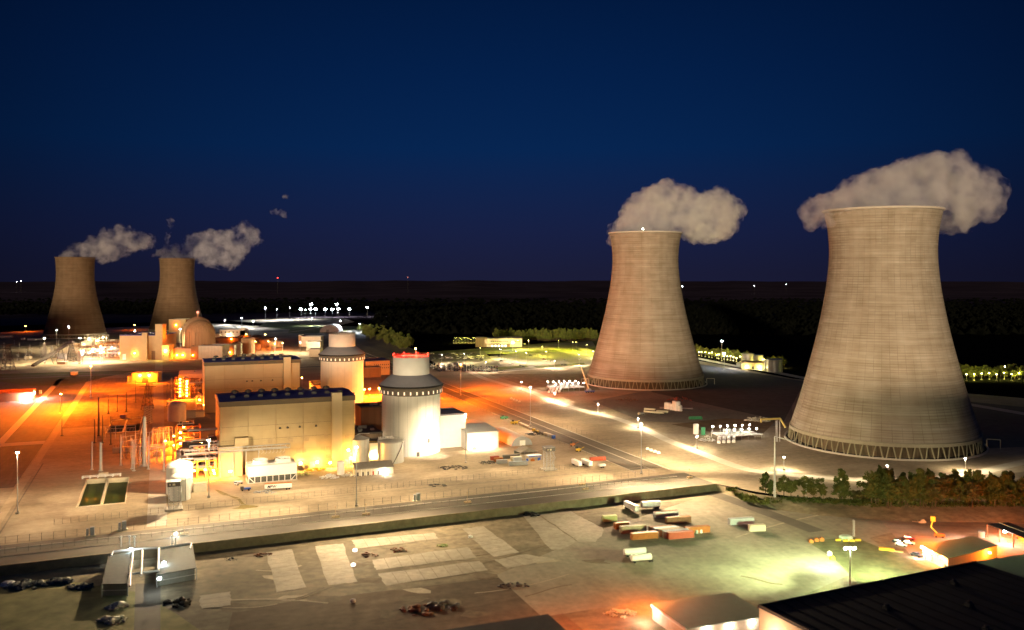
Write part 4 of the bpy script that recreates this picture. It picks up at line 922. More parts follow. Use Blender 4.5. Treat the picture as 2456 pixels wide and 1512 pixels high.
# ---- lattice guard towers
def guard_tower(label, p, h, s_=5.5):
    t = thing('guard_tower', label, 'guard tower', p, AL)
    MB().box(0,0,0,s_+4,s_+3,.8).build('footing', CONC, t)
    mb = MB(); c_ = s_/2
    for x in (-c_,0,c_):
        for y in (-c_,c_): mb.tube((x,y,.8),(x,y,h-3.2),.15,n=5)
    n = int((h-4)/1.5)
    for k in range(n):
        z0, z1 = .8+k*(h-4)/n, .8+(k+1)*(h-4)/n
        for y in (-c_,c_):
            mb.tube((-c_,y,z0),(c_,y,z0),.07,n=4)
            for xa in (-c_,0): mb.tube((xa+(c_ if k%2 else 0),y,z0),(xa+(0 if k%2 else c_),y,z1),.08,n=4)
        for x in (-c_,c_): mb.tube((x,-c_,z0),(x,c_,z1),.07,n=4)
    mb.build('lattice', STEEL, t)
    MB().box(0,0,h-3.2,s_+1.2,s_+1.2,2.4).build('cabin', STEEL_D, t)
    MB().box(0,-s_/2-.65,h-2.6,1.4,.1,1.1).box(-2,-s_/2-.65,h-2.4,.9,.1,.8).build('window', CREAM, t); MB().box(0,0,h-.8,s_+1.8,s_+1.8,.3).build('roof', GREY, t)
    MB().path([(c_+1,-c_,0),(c_+1,c_,h*.25),(c_+1,-c_,h*.5),(c_+1,c_,h*.75),(c_+1,-c_,h-3)],.25,4).build('stair', STEEL, t)
guard_tower('lattice guard tower standing alone beyond the container cluster', at('c8',1385,1325), 16)
guard_tower('lattice guard tower in front of the floodlit white tanks', at('d1',2440,830), 16.6)
# ---- fences
def fence(label, a, b, h=3.2, n=40, w_=.07, mt=STEEL):
    a = Vector((a.x,a.y,0)); b = Vector((b.x,b.y,0)); t = thing('chain_link_fence', label, 'fence', a); d = b-a
    mb = MB()
    for z in (h, h*.5, .2): mb.tube((0,0,z), d+Vector((0,0,z)), .025, n=4)
    mb.build('rail', mt, t)
    for k in range(n+1): q = d*k/n; MB().tube(q, q+Vector((0,0,h+.3)), w_, n=5, cap=False).build('post', mt, t)
FP = mat('fence_post', (.16,.15,.13), .6, .1, 1)
p, q = off(Vector((-330,WL(-330),0)),-36), off(Vector((104,WL(104),0)),-36)
fence('chain link fence bordering the patrol road above the retaining wall', p, q, 3.4, 90, .09, FP)
p, q = off(Vector((-250,WL(-250),0)),-19), off(Vector((112,WL(112),0)),-19)
fence('outer chain link fence running between the two patrol lanes', p, q, 3, 80, .07, FP)
fence('inner fence crossing the open yard before the two-fan unit', at('d1',760,1050), at('d7',700,260), 3, 80, .07, FP)
fence('fence along the climbing patrol road nearest the plant', ST(289,540), ST(289,1180), 3.2, 70, .09, FP)
fence('outer fence along the far side of the climbing patrol road', ST(322,530), ST(322,1180), 3.2, 70, .09, FP)
# ================================================================== LAMP MASTS
def mast(label, top, base, crop=None, power=60000, col=W_, lens=L_W, arms=1, group='high mast lights', h=None, r=.32, hs=1.0):
    p = base; t = thing('light_mast', label, 'light mast', p, 0, group)
    MB().tube((0,0,0),(0,0,h),r,r*.5,8).build('pole', STEEL, t); MB().box(0,0,0,1.6,1.6,.9).build('footing', CONC, t)
    for k in range(arms):
        a = 2*PI*k/max(arms,1) - PI/2; x, y = 1.2*math.cos(a)*(arms > 1), 1.2*math.sin(a)*(arms > 1)
        MB().box(x, y, h-.25, 1.3*hs, 1.3*hs, .5*hs).build('lamp_head', lens, t)
        if arms > 1: MB().tube((0,0,h-.1),(x,y,h-.1),.1,n=4).build('arm', STEEL, t)
    if h > 20 and col is W_: light(t, (0,0,h-1.3), power*.45, col, .7, 'SPOT', 152, .45); ring(t, h-1.2, 78, power*1.45, 6, W_, 72)
    elif h > 20: light(t, (0,0,h-1.3), power, col, .7, 'SPOT', 152, .45)
    else: light(t, (0,0,h-.6-.5*hs), power, col, .4)
    t['lamp_h'] = h; return t
def mV(label, x, yt, yb, **k):                      # a mast whose foot and head are known on the survey grid
    b = V(x, yb); b.z = 0; return mast(label, None, b, h=132-(yt-657.2)*b.y/2110.6, **k)
mV('light mast left of the front water basin beside the dark lot', 42, 1086, 1232, power=105000)
m501 = mV('light mast beside the floodlit white tanks', 501, 1056, 1193, power=170000)
m855 = mV('light mast at the patrol fence before the ribbed-roof hut', 855, 1073, 1214, power=190000)
m1117 = mV('light mast at the corner of the tall white block', 1117, 994, 1110, power=140000)
mV('light mast beside the climbing patrol road by the scrap heap', 1272, 929, 1019, power=160000)
m1538 = mV('light mast at the bend where both patrol roads meet', 1538, 1017, 1136, power=190000)
ms = mV('sodium light mast beyond the patrol road near the car park', 1105, 874, 948, power=110000, col=O_, lens=L_O)
ring(ms, 30, 75, 900000, 5); ring(ms, 30, 150, 1700000, 5, a0=1.1, cone=60); aim(ms, (0,0,31), Vector((105,1030,75))-ms.location, 500000, O_, 1, 42)
ms = mV('sodium mast in the middle of the orange lot', 218, 878, 952, power=110000, col=O_, lens=L_O)
for a_, R_, pw in [(R(q), 60, 750000) for q in (60,130,200,270,330)]+[(R(q), 125, 2700000) for q in (95,130,175,225,262,292)]+[(R(q), 210, 3600000) for q in (248,270,288)]: aim(ms, (0,0,30), (R_*math.cos(a_), R_*math.sin(a_), 0), pw, O_, .6, 70 if R_ < 100 else 60)
mV('short sodium mast at the edge of the dark asphalt lot', 146, 945, 990, power=300000, col=O_, lens=L_O)
def throw(m, to, power, cone=80, col=W_): h_ = m.children[0].dimensions.z if False else 33; l0 = Vector((0,0,h_-1)); aim(m, l0, Vector(to)-m.location, power, col, .7, cone)
throw(m501, V(680,1390,FG), 480000, 62); throw(m501, V(250,1350,FG), 170000, 60); throw(m501, V(130,1470,FG), 1000000, 46); throw(m501, V(480,1480,FG), 420000, 46); throw(m501, V(330,1150), 120000, 80)
throw(m855, V(900,1360,FG), 460000, 72); throw(m855, V(1250,1310,FG), 460000, 64); throw(m855, V(900,1460,FG), 330000, 50); throw(m855, V(760,1000,20), 60000, 85)
throw(m1538, V(1560,1260,FG), 900000, 85); throw(m1538, V(1850,1230,FG), 800000, 85); throw(m1538, V(1300,1150), 300000, 80); throw(m1538, V(1800,1080), 800000, 85); throw(m1538, V(1500,1040), 500000, 85)
throw(m1117, Vector((-60,640,7)), 200000, 50, (1,.88,.78)); throw(m1117, Vector((-45,674,10)), 70000, 60, (1,.85,.7))
# tall bare steel monopole with an arm, lower part floodlit
b = V(1858, 1192); t = thing('monopole', 'thick grey monopole with a short top arm by the roadside trees', 'pole', b)
h = 132-(1046-657.2)*b.y/2110.6
MB().tube((0,0,0),(0,0,h),.75,.3,10).build('pole', STEEL, t); MB().path([(0,0,h),(9,-2,h-2.4),(11,-2.4,h-2.2)],.22,5).build('arm', STEEL, t)
MB().box(10.5,-2.4,h-2.6,3.4,.8,.3).build('bracket', STEEL_D, t)
ORP = smooth_pts(orp)
# road lamps along the outer road
RL = [('e1',580,760,650),('e1',1065,945,828),('e3',265,585,440),('e3',1318,848,690),('e4',957,640,445),('e4',1812,512,365),('c8',1005,208,100),('c8',1470,362,290),('e1',57,620,560)]
RN = ['beside the middle bend','near the parked flatbeds','before the lit pump deck','in front of the nearest tower','behind the roadside tree belt','at the far end near the biggest basin','on the orange stretch by the clay bank','before the far pump deck','just below the far pump deck']
for (c_, x, yb, yt), nm in zip(RL, RN):
    b = at(c_, x, yb); h = max(8, hgt(c_, b, yt))
    m = mast('small street lamp on the outer road '+nm, None, b, power=22000, col=(1,.82,.5), lens=L_W, h=h, r=.16, hs=.7, group='street lamps along the outer road')
    near = min(ORP, key=lambda q: (q-b).length); ii = ORP.index(near); dr = (ORP[min(ii+1,len(ORP)-1)]-ORP[max(ii-1,0)]).normalized(); base = near-b
    for sg in (-1, 1):
        for dd, pw in ((15, 18000), (34, 60000)): aim(m, (base.x*.3, base.y*.3, h-.6), base+dr*dd*sg, pw, (1,.84,.55), .3, 46)
# parking lot lamps (yellow-green), greenish floods
PL = [(1300,855,803,Y_),(1268,838,812,Y_),(1242,838,808,Y_),(1374,842,797,Y_),(1382,843,805,Y_),(1407,850,808,Y_),(1340,838,790,Y_),(1202,846,812,Y_),(1152,858,832,Y_),(1310,868,838,W_),(1389,876,848,W_),(1262,872,845,W_),(1238,868,842,W_),(1200,862,838,W_),(1330,884,866,W_),(1422,860,842,W_),(1113,872,848,W_),(1060,874,850,W_),(1165,890,868,W_)]
for i, (x, yb, yt, c_) in enumerate(PL):
    b = V(x, yb); h = min(16, max(9, 132-(yt-657.2)*b.y/2110.6))
    mast(('yellow-lit' if c_ is Y_ else 'white-lit')+' lamp post in the staff car park '+['by the tree line','on the upper lawn','beside the small lot','near the treed corner','next to the middle tower flank','at the upper tower side','at the wood edge','by the office block','on the grass bank','in the empty middle rows','near the two dark cars','amid scattered cars','before the lawn strip','beyond the packed rows','at the lower verge','close to the tower flank','over the packed rows','at the packed corner','by the orange road'][i], None, b, power=85000 if c_ is Y_ else 70000, col=c_, lens=L_Y if c_ is Y_ else L_W, h=h, r=.16, hs=.5, group='car park lamp posts')
# cool white masts around the older units and the far lots
CM = [(637,769,738),(664,768,742),(695,767,738),(732,766,743),(580,784,763),(540,780,768),(607,788,770),(748,782,762),(411,800,773),(165,832,783),(136,840,792),(107,870,811),(323,816,793),(192,873,811),(403,853,799),(432,851,783),(816,794,770),(863,797,777),(661,846,812),(720,846,820),(497,808,786),(245,868,835)]
CMN = ['left one over the far storage lot','middle one over the far storage lot','tall twin-headed one over the far storage lot','last one over the far storage lot','by the white office roofs','left of the domes skyline','before the far lawn','at the lawn road','between the two old towers','at the foot of the farthest old tower','left of the old tower foot','in the old switchyard','behind the old hall','near the sloping conveyor','before the old domes','beside the yellow-lit wall','by the white half-round shed','at the wooded corner','over the brown tank group','beside the grey process blocks','behind the brown domes','in front of the old hall']
for (x, yb, yt), nm in zip(CM, CMN):
    b = V(x, yb); h = min(42, 132-(yt-657.2)*b.y/2110.6); oth = nm in ('at the foot of the farthest old tower',)
    mk_ = mast('cool white light mast '+nm, None, b, power=170000 if b.y < 2200 else 220000, col=C_ if b.y > 1900 else (1,.76,.42), lens=L_C, h=h, r=.3, hs=1.6 if b.y > 1800 else 1.1, group='cool white masts round the older units')
    if b.y < 1900: ring(mk_, h-1.2, 70, 220000, 3, (1,.76,.42), 78, a0=b.x)
# the distant floodlit works: bright lamps in a row
for i, x in enumerate((744,757,780,797,812,838,722,746,808)):
    y = 742 if i < 7 else 730; b = V(x, 757); h = 132-(y-657.2)*b.y/2110.6
    t = mast('dazzling white floodlight in the row at the distant works', None, b, power=60000, col=C_, lens=L_C, h=h, r=.5, hs=5.5, group='dazzling floodlights of the distant works')
# deck lamps and pumps beside the two near towers
def pump_deck(label, p, rz, L, D, lamps, pipes, sc=1.0):
    t = thing('pump_deck', label, 'pump station', p, rz)
    MB().box(L/2,D/2,3.4,L,D,.5).build('deck', CONC, t)
    mb = MB()
    for i in range(7):
        for y in (.5,D-.5): mb.tube((.5+i*(L-1)/6,y,0),(.5+i*(L-1)/6,y,3.4),.25,n=6)
    mb.build('support', CONC, t)
    mb = MB()
    for z in (4.6,5.1):
        mb.tube((0,0,z),(L,0,z),.07,n=4); mb.tube((0,D,z),(L,D,z),.07,n=4)
    for i in range(16): mb.tube((i*L/15,0,3.9),(i*L/15,0,5.1),.06,n=4)
    mb.build('railing', STEEL, t)
    for k in range(4):
        x = L*.2+k*L*.13; MB().tube((x,D*.5,3.9),(x,D*.5,7.2),.9,n=10).lathe([(1.1,7.2),(1.1,7.9),(.4,8.4),(0,8.4)],10,x,D*.5).build('pump_motor', PGREY if k % 2 else PIPE, t)
    for k in range(pipes):
        x = -6+k*4.2*sc; MB().tube((x,-7.5*sc,.7),(x+4.5*sc,.5,3.0),1.35*sc,n=14).build('intake_pipe', WHITE, t)
        MB().tube((x+1.2,-5.3*sc,1.35),(x+1.5,-4.8*sc,1.48),1.5*sc,n=14).build('pipe_band', STEEL_D, t)
    for i in range(lamps):
        fr = i % 2; x = L*(i+.5)/lamps; y = .4 if fr else D-.4
        o = MB().tube((x,y,3.9),(x,y,8.2),.1,n=5).build('lamp_post', STEEL, t); MB().lathe([(0,8.1),(.55,8.3),(.55,8.9),(0,9.2)],8,x,y).build('lamp_globe', L_W, o)
        if i % 2 == 0: light(t, (x,y,9.6), 3200, (1,.93,.75), .4)
    return t
pump_deck('floodlit pump deck with slanting white intake pipes near the nearest tower', at('e3',560,500), R(14), 36, 18, 11, 4)
pump_deck('floodlit pump deck by the middle tower with four brownish intake pipes', at('c8',1430,235), R(16), 40, 20, 12, 4, .95)
# ================================================================== THE OLDER UNITS, upper left
def obl(label, c, x, yb, x2, ytop, D=25, m=TAN, roof=GREY, h=None, **k):   # building by its front edge on the grid, facing the viewer
    p = at(c, x, yb); q = at(c, x2, yb); H = h or hgt(c, p, ytop)
    return block(label, p, (q-p).length, D, H, m, roof, rz=0, **k)
WALLY = mat('yellowish_wall', (.52,.43,.22), .85, .08, .2); GWALL = mat('precast_grey', (.42,.39,.33), .9, .12, .15, brick=(30, 4, .12, .75)); OBR = mat('old_brown', (.22,.13,.07), .9, .2, .2, stretch=(1,1,.15))
t = obl('tan old turbine hall with sky-tinted roof and a lit doorway', 'c1', 1680,840,2265,500, 60, mat('old_hall_tan', (.45,.34,.2), .85, .05, .2), ROOFB, lamps=[(23,-.5,10,22000,O_,L_O,.7)], doors=[(7,0,5,9,WHITE),(53,0,8,14,BROWNC)])
MB().box(40,-2,0,8,5,42).build('stair_shaft', mat('old_hall_tan', (.45,.34,.2)), t); MB().box(61,6,0,11,16,55).build('end_tower', mat('old_hall_tan', (.45,.34,.2)), t)
light(t, (75,3,40), 20000, O_, .5)
for k in range(5): MB().box(6+k*9,20,39,.6,30,.5).build('roof_strip', STEEL, t)
t = obl('yellow-lit stair block beside the tan old hall', 'c1', 2270,845,2372,640, 22, WALLY, WALLY, lamps=[(6,-.5,15,16000,(1,.8,.1),L_Y,.7)], windows=[(3,6,1.5,1.5),(12,9,1.5,1.5),(3,11,1.5,1.5),(13,14,1.5,1.5)])
obl('cream upper block with a glowing parapet behind the yellow block', 'c2', 265,600,500,455, 30, WALLY, CREAM, h=44, lamps=[(14,-.5,34,9000,O_,L_O,.7)])
obl('brown slatted block in front of the domed containments', 'c2', 290,830,575,680, 26, GWALL, BROWNC, lamps=[(10,-.6,6,14000,O_,L_O,.7),(19,-.6,6,14000,O_,L_O,.7)])
obl('reddish narrow bay between the slatted and the pale block', 'c2', 575,830,680,655, 20, OBR, BROWNC, lamps=[(3,-.5,6,9000,O_,L_O,.6)])
obl('pale ribbed concrete block right before the domes', 'c2', 680,835,1015,650, 34, mat('pale_ribbed', (.46,.43,.36), .9, .1, .2, brick=(40, 5, .2, .8)), GREY)
obl('dim grey box beside the pale ribbed block', 'c2', 1020,770,1180,645, 24, GWALL, GREY, lamps=[(12,-.6,4,10000,O_,L_O,.6)])
obl('grey process block with a flat dark roof by the brown silo', 'c2', 1140,760,1275,615, 26, GWALL, BROWNC)
obl('long brown roofed hall behind the grey process block', 'c2', 915,640,1235,535, 30, OBR, BROWNC, lamps=[(30,-.6,12,12000,O_,L_O,.7)])
obl('orange-glowing brown shed right of the long brown hall', 'c2', 1235,565,1370,512, 20, OBR, OBR, lamps=[(25,-.6,5,14000,O_,L_O,.7)])
obl('white stepped office block beyond the domes', 'c2', 978,530,1330,425, 24, mat('old_white', (.62,.58,.5), .8, .05, .3), WHITE, lamps=[(20,-.6,4,12000,(1,.8,.5),L_W,.6)], windows=[(4+k*8,10,2,3) for k in range(5)])
obl('tall stub at the right end of the white offices', 'c2', 1262,530,1330,408, 16, mat('old_white', (.62,.58,.5)), WHITE)
obl('low cream annex left of the white offices', 'c2', 912,535,978,485, 16, CREAM, CREAM)
for i, (x, yb, x2, yt, m_) in enumerate(((2085,655,2125,500,BROWNC),(2125,655,2400,520,GWALL),(2195,710,2390,590,GWALL),(2232,700,2345,640,CREAM),(2235,800,2385,695,CREAM))):
    obl(['dark end bay of the grey industrial group','long grey industrial building with paired vents','nearer grey building with dark roof edge','small cream cube before the grey buildings','cream low box nearest in the grey group'][i], 'c2', x, yb, x2, yt, 22, m_, GREY)
def dome(label, cx, Y, top, r, m):
    t = thing('containment_dome', label, 'reactor building', Vector(((cx-2048)*Y/3520, Y, 0)))
    sp_ = top-r*.98
    MB().lathe([(r,0),(r,sp_)]+[(r*math.cos(a*PI/24), sp_+r*.98*math.sin(a*PI/24)) for a in range(1,13)], 64).build('shell', m, t, True)
    mb = MB()
    for a in (-90, -78, -115): mb.box((r+.3)*math.cos(R(a)), (r+.3)*math.sin(R(a)), 0, 2, 1.2, sp_+4, R(a+90))
    mb.build('buttress', m, t)
    return t
DM = mat('dome_concrete', (.27,.17,.095), .9, .22, .15, stretch=(2.5,2.5,.12))
dome('front brown domed containment of the older units', 801, 1400, 59.5, 23, DM); dome('rear brown domed containment partly hidden by its twin', 792, 1478, 60.5, 25, DM)
t = thing('roof_beacon', 'small reddish beacon box on top of the domes', 'beacon', Vector(((792-2048)*1478/3520, 1478, 60))); MB().box(0,0,0,2,2,6).build('post', OBR, t); MB().box(0,0,6,3.4,3,3.2).build('lamp_box', mat('pinkish_box', (.6,.4,.38)), t); light(t, (0,-4,9), 1500, (1,.3,.2), .3)
# tanks and silos of the older units
for i, (x, yb, r, h, m_) in enumerate(((1378,745,11,24,OBR),(1330,745,6,20,OBR),(1530,640,10,14,OBR),(1600,660,10,12,OBR),(1655,640,9,13,OBR),(1735,640,9,13,OBR),(1705,655,8,8,CREAM),(1800,650,8,8,CREAM),(1480,700,9,9,OBR),(1500,600,9,13,OBR))):
    b = at('c2', x, yb); tank(['big ribbed brown silo before the orange tank group','slim tall silo touching the big brown one','brown tank with slightly domed lid at the left of the group','brown tank in the middle front of the orange group','brown tank behind the middle front one','brown tank at the right rear of the orange group','left pale tank at the foot of the orange group','right pale tank at the foot of the orange group','low brown tank by the big silo','rearmost brown tank of the orange group'][i], Vector((b.x,b.y,0)), r, h, m_, 'dome', rh=3, group=None)
for i, (x, y, pw) in enumerate(((1480,655,60000),(1660,655,70000),(1400,690,50000),(1860,680,40000),(1620,545,50000),(1350,540,45000),(1090,530,35000),(1090,730,60000),(1750,690,60000))):
    b = at('c2', x, y+30); mast('short sodium lamp among the brown tanks and process blocks', None, b, power=pw*.7, col=O_, lens=L_O, h=13, r=.2, hs=1.1, group='short sodium lamps among the older units')
t = thing('half_round_shed', 'white half-round storage shed beyond the plant', 'shed', V(790,797)); 
mb = MB(); ap = [(22*math.cos(a*PI/12), 17*math.sin(a*PI/12)) for a in range(13)]
mb.add([(x, yy, z) for yy in (0, 44) for x, z in ap], [(i, i+1, 14+i, 13+i) for i in range(12)]); mb.add([(x, 0, z) for x, z in ap], [tuple(range(12,-1,-1))]); mb.build('shell', WHITE, t)
MB().box(-4,-.3,0,6,.5,6).build('door', GREY, t)
for i, (x, yb, x2, yt) in enumerate(((990,1055,1050,1010),(340,830,410,795),(800,902,915,868),(1140,650,1290,590),(1180,590,1290,545),(1475,650,1670,595),(1545,600,1640,560),(1590,660,1680,610),(1000,660,1090,610),(385,565,420,540),(420,565,455,540),(456,565,495,540),(505,562,535,538),(540,562,572,540),(0,535,145,500),(295,558,325,535))):
    obl(['white box by the foot of the conveyor ramp','cream hut beside the wide dirt track','cream flat store near the cross road','pale block at the edge of the old switchyard','round-topped cream block over the old switchyard','cream roof beside the old turbine hall','white lean-to above the cream roof','orange-lit shed against the old hall','grey control hut by the lattice masts','first white tent-like box below the farthest tower','second white tent-like box below the farthest tower','third white tent-like box below the farthest tower','fourth white tent-like box below the farthest tower','fifth white tent-like box below the farthest tower','long low grey warehouse at the far edge','lone small white cube below the farthest tower'][i], 'c1', x, yb, x2, yt, 9, [WHITE,CREAM,TAN][i%3] if i < 9 else [WHITE,GREY][i == 14], CREAM if i < 9 else GREY, parapet=0)
for i, (x, y, p_, c_) in enumerate(((1180,720,40000,O_),(1290,820,30000,(1,.7,.4)),(1370,810,26000,C_),(1160,870,26000,C_),(1410,850,40000,O_),(360,440,60000,O_),(1890,420,30000,O_))):
    b = at('c1', x, y); mast(['orange flare lamp in the old switchyard','warm lamp over the striped conduits','cool lamp among the striped conduits','cool low lamp by the fence corner','sodium mast by the cross road','orange lamp at the far edge beside the farthest tower','orange beacon lamp behind the old hall'][i], None, b, power=p_, col=c_, lens=L_O if c_ is O_ else L_C, h=12, r=.2, hs=1.2, group=None)
# conveyor
t = thing('conveyor_ramp', 'long sloping covered conveyor climbing to a lattice head', 'conveyor', at('c1',460,935)); q = at('c1',1010,840)-t.location; z1 = hgt('c1', at('c1',1010,840), 575)
MB().tube((0,0,1),(q.x,q.y,z1),3.0,3.0,4).build('gallery', STEEL_D, t)
mb = MB()
for k in (.4,.7,.98):
    for dx in (-4,4): mb.tube((q.x*k+dx*1.6,q.y*k,0),(q.x*k+dx*.4,q.y*k,z1*k),.4,n=4)
mb.build('trestle', STEEL_D, t)
# lattice pylons
def pylon(label, b, h, wd, m=STEEL, arms=1, group='lattice pylons', straight=False):
    t = thing('lattice_pylon', label, 'pylon', (b.x,b.y,0), random.uniform(-.2,.2), group); mb = MB(); n = 7; tw = wd*(.8 if straight else .16)
    P = lambda k, z: [(sx*(wd+(tw-wd)*k)/2, sy*(wd+(tw-wd)*k)/2, z) for sx, sy in ((-1,-1),(1,-1),(1,1),(-1,1))]
    for k in range(n):
        a_, b_ = P(k/n, h*k/n), P((k+1)/n, h*(k+1)/n)
        for i in range(4): mb.tube(a_[i], b_[i], .22, n=4, cap=False); mb.tube(a_[i], b_[(i+1)%4], .11, n=4, cap=False); mb.tube(a_[(i+1)%4], b_[i], .11, n=4, cap=False); mb.tube(b_[i], b_[(i+1)%4], .1, n=4, cap=False)
    mb.build('lattice', m, t)
    mb = MB()
    for k in range(arms): mb.tube((-wd*.9,0,h*(.98-.14*k)),(wd*.9,0,h*(.98-.14*k)),.25,n=4)
    mb.build('cross_arm', m, t); return t
for i, (c_, x, yb, yt, w_) in enumerate((('c1',115,990,620,14),('c1',1010,860,600,11),('c1',625,800,600,9),('c7',2070,480,100,9),('g3',1005,440,150,6),('c1',730,800,640,7),('c1',1120,900,700,7))):
    b = at(c_, x, yb); pylon(['tall lattice pylon at the left border of the old switchyard','lattice pylon beside the conveyor head','white lattice pylon in the old switchyard','tall tapering lattice pylon above the dark water basin','squat box-like lattice frame beside the big pole','small lattice mast behind the white pylon','thin lattice mast near the warm lamps'][i], b, max(15, hgt(c_, b, yt)), w_, [STEEL_D,STEEL_D,STEEL,STEEL_D,CREAM,STEEL,STEEL][i], 2, straight=(i == 4))
# switchyard: slender posts
rn = random.Random(5); k_ = 0
for i in range(46):
    x = rn.uniform(40, 1150); y = rn.uniform(620, 860) ; b = at('c1', x, y); k_ += 1
    t = MB().tube((0,0,0),(0,0,9),.22,n=5).box(0,0,8.6,3.2,.3,.3).box(0,0,0,1,1,1.2).build('switch_post', STEEL if i % 3 else STEEL_D, loc=b); tag(t, 'slender switch post standing in the old switchyard', 'post', 'switch posts of the old switchyard')
t = thing('transformer_bank', 'grey transformer bank with fins in the old switchyard', 'transformer', at('c1',870,820)); mb = MB()
MB().box(0,0,0,12,7,8).build('tank_body', GREY, t)
for k in range(8): mb.box(-5+k*1.4,-4.4,1,.3,1.8,6)
mb.build('cooling_fins', GREY, t)
# piping and process racks, cluttered
def rack(label, p, L, D, H, rz, lev=4, m=STEEL, seed=1, lamps=(), pipes=10, name='pipe_rack', lp=9000, lc=O_, ln=None, zb=0):
    t = thing(name, label, 'pipe rack', (p[0],p[1],zb), rz); rr = random.Random(seed); mb = MB(); nx = max(2, int(L/6))
    for i in range(nx+1):
        for y in (0, D): mb.box(i*L/nx, y, 0, .45, .45, H)
    mb.build('column', m, t); mb = MB()
    for k in range(1, lev+1):
        z = H*k/lev
        for y in (0, D): mb.box(L/2, y, z-.3, L, .3, .4)
        for i in range(nx+1): mb.box(i*L/nx, D/2, z-.3, .3, D, .4)
    mb.build('beam', m, t)
    for k in range(1, lev+1): MB().box(L/2, D/2, H*k/lev+.12, L*rr.uniform(.6,1), D*rr.uniform(.55,.95), .1).build('grating', STEEL_D, t)
    for k in range(pipes):
        z = H*(rr.randint(1,lev))/lev+rr.uniform(.4,1.4); y = rr.uniform(.5, D-.5); x0 = rr.uniform(0,.4)*L; x1 = rr.uniform(.6,1)*L
        MB().path([(x0,y,z-rr.uniform(1,4)),(x0,y,z),(x1,y,z),(x1,y,max(.3,z-rr.uniform(2,8)))], rr.uniform(.2,.5), 7).build('pipe', rr.choice([PIPE,STEEL,RUST,PIPE]), t)
    for k in range(int(L*D/40)): MB().box(rr.uniform(.1,.9)*L, rr.uniform(.2,.8)*D, H*rr.randint(0,lev-1)/lev+.2, rr.uniform(1,3), rr.uniform(1,2.5), rr.uniform(1,2.2)).build('equipment_box', rr.choice([GREY,TAN,STEEL_D,CREAM]), t)
    for (x, y, z) in lamps:
        MB().box(x, y, z, 1.3, .5, .8).build('rack_lamp', ln or L_O, t); light(t, (x,y-1.2,z), lp, lc, .4)
    return t
u4 = H4 - U*22; 
rack('orange-lit cable rack with stacked lamps beside the haul road', at('g3',1530,1000), 17, 9, 19, AL, 4, ORANGE, 1, [(3,-.5,6.5),(3,-.5,10.5),(3,-.5,14.5),(12,-.5,3.5),(12,-.5,8)], 9, lp=14000)
rack('dense transformer-side pipe rack at the near hall west end', H4 - U*24 + W*8, 22, 34, 17, AL, 4, STEEL, 2, [(14,20,16.5)], 26, lp=9000)
rack('brightly lit pump bay under the pipe bridge', H4 - U*20 - W*4, 18, 7, 11, AL, 2, YEL, 3, [(4,-1,5),(11,-1,5),(16,-1,4),(16.5,-1,2)], 12, lp=20000)
rack('grey stair and duct frame against the near hall west wall', H4 - U*6 + W*4, 5.4, 20, 22, AL, 6, STEEL, 4, [], 10)
rack('orange lamp tower left of the far rack, first of two', at('c5',350,350), 9, 6, 24, AL, 6, ORANGE, 5, [(5,-.5,4+k*3.4) for k in range(6)], 5, lp=12000)
rack('orange lamp tower beside the brown framed far rack', at('c5',460,345), 7, 6, 22, AL, 6, ORANGE, 6, [(4,-.5,3.5+k*3) for k in range(6)], 5, lp=12000)
rack('tall brown framed rack behind the pinkish tank', at('c5',520,330), 15, 12, 20, AL, 5, RUST, 7, [], 12)
rack('orange-lit low pipe bay at the farther hall west end', at('c5',650,500), 26, 10, 14, AL, 2, STEEL, 8, [(7,-.6,5),(13,-.6,5),(20,-.6,4),(3,-.6,10)], 20, lp=16000)
rack('steel rack on the flat ground before the pinkish tank', at('g3',1580,660), 12, 10, 9, AL, 3, STEEL_D, 9, [(4,-.5,6)], 10, lp=8000)
block('pale low transformer house beside the nearest hall rack', at('g3',1870,330), 9, 9, 4.5, CREAM, CREAM)
block('light grey building under the far lamp towers', at('c5',640,200), 18, 30, 6, mat('lit_grey', (.5,.45,.38)), mat('lit_grey_roof', (.42,.38,.33), .9, .1, .3), rz=R(30))
t = block('orange-lit gatehouse with two lamps over a dark door', at('c1',1850,1160), 31, 14, 11, mat('gate_wall', (.5,.36,.2), .85, .08, .3), mat('gate_roof', (.42,.3,.17), .9, .1, .3), rz=R(2), doors=[(16,0,8,7)], lamps=[(10,-.5,8.6,90000,O_,L_O,.9),(21,-.5,8.6,90000,O_,L_O,.9)])
block('low orange-lit lean-to left of the gatehouse', at('c1',1790,1160), 7, 10, 6, TAN, TAN)
# the pink-lit curved building left of the farther hall
t = thing('curved_roof_hall', 'pinkish curved-roof hall with a row of small dark vents', 'building', at('c2',400,1110), R(14))
ap = [(0,0),(0,6)]+[(x, 6+4*math.sin(PI*x/24)) for x in (4,8,12,16,20)]+[(24,6),(24,0)]
L_ = 38; mb = MB(); mb.add([(xx, y, z) for xx in (0, L_) for y, z in ap], [(i, i+1, len(ap)+i+1, len(ap)+i) for i in range(len(ap)-1)]); mb.build('shell', mat('pink_roof', (.55,.45,.42), .7, .06, .3), t)
for xx in (0, L_): MB().add([(xx, y, z) for y, z in ap], [tuple(range(len(ap)))]).build('end_wall', mat('pink_roof', (.55,.45,.42)), t)
for k in range(6): MB().box(19, 3+k*3.4, 7.5+2.6*math.sin(PI*(3+k*3.4)/24), 1.6, 1.2, 1).build('roof_vent', STEEL_D, t)
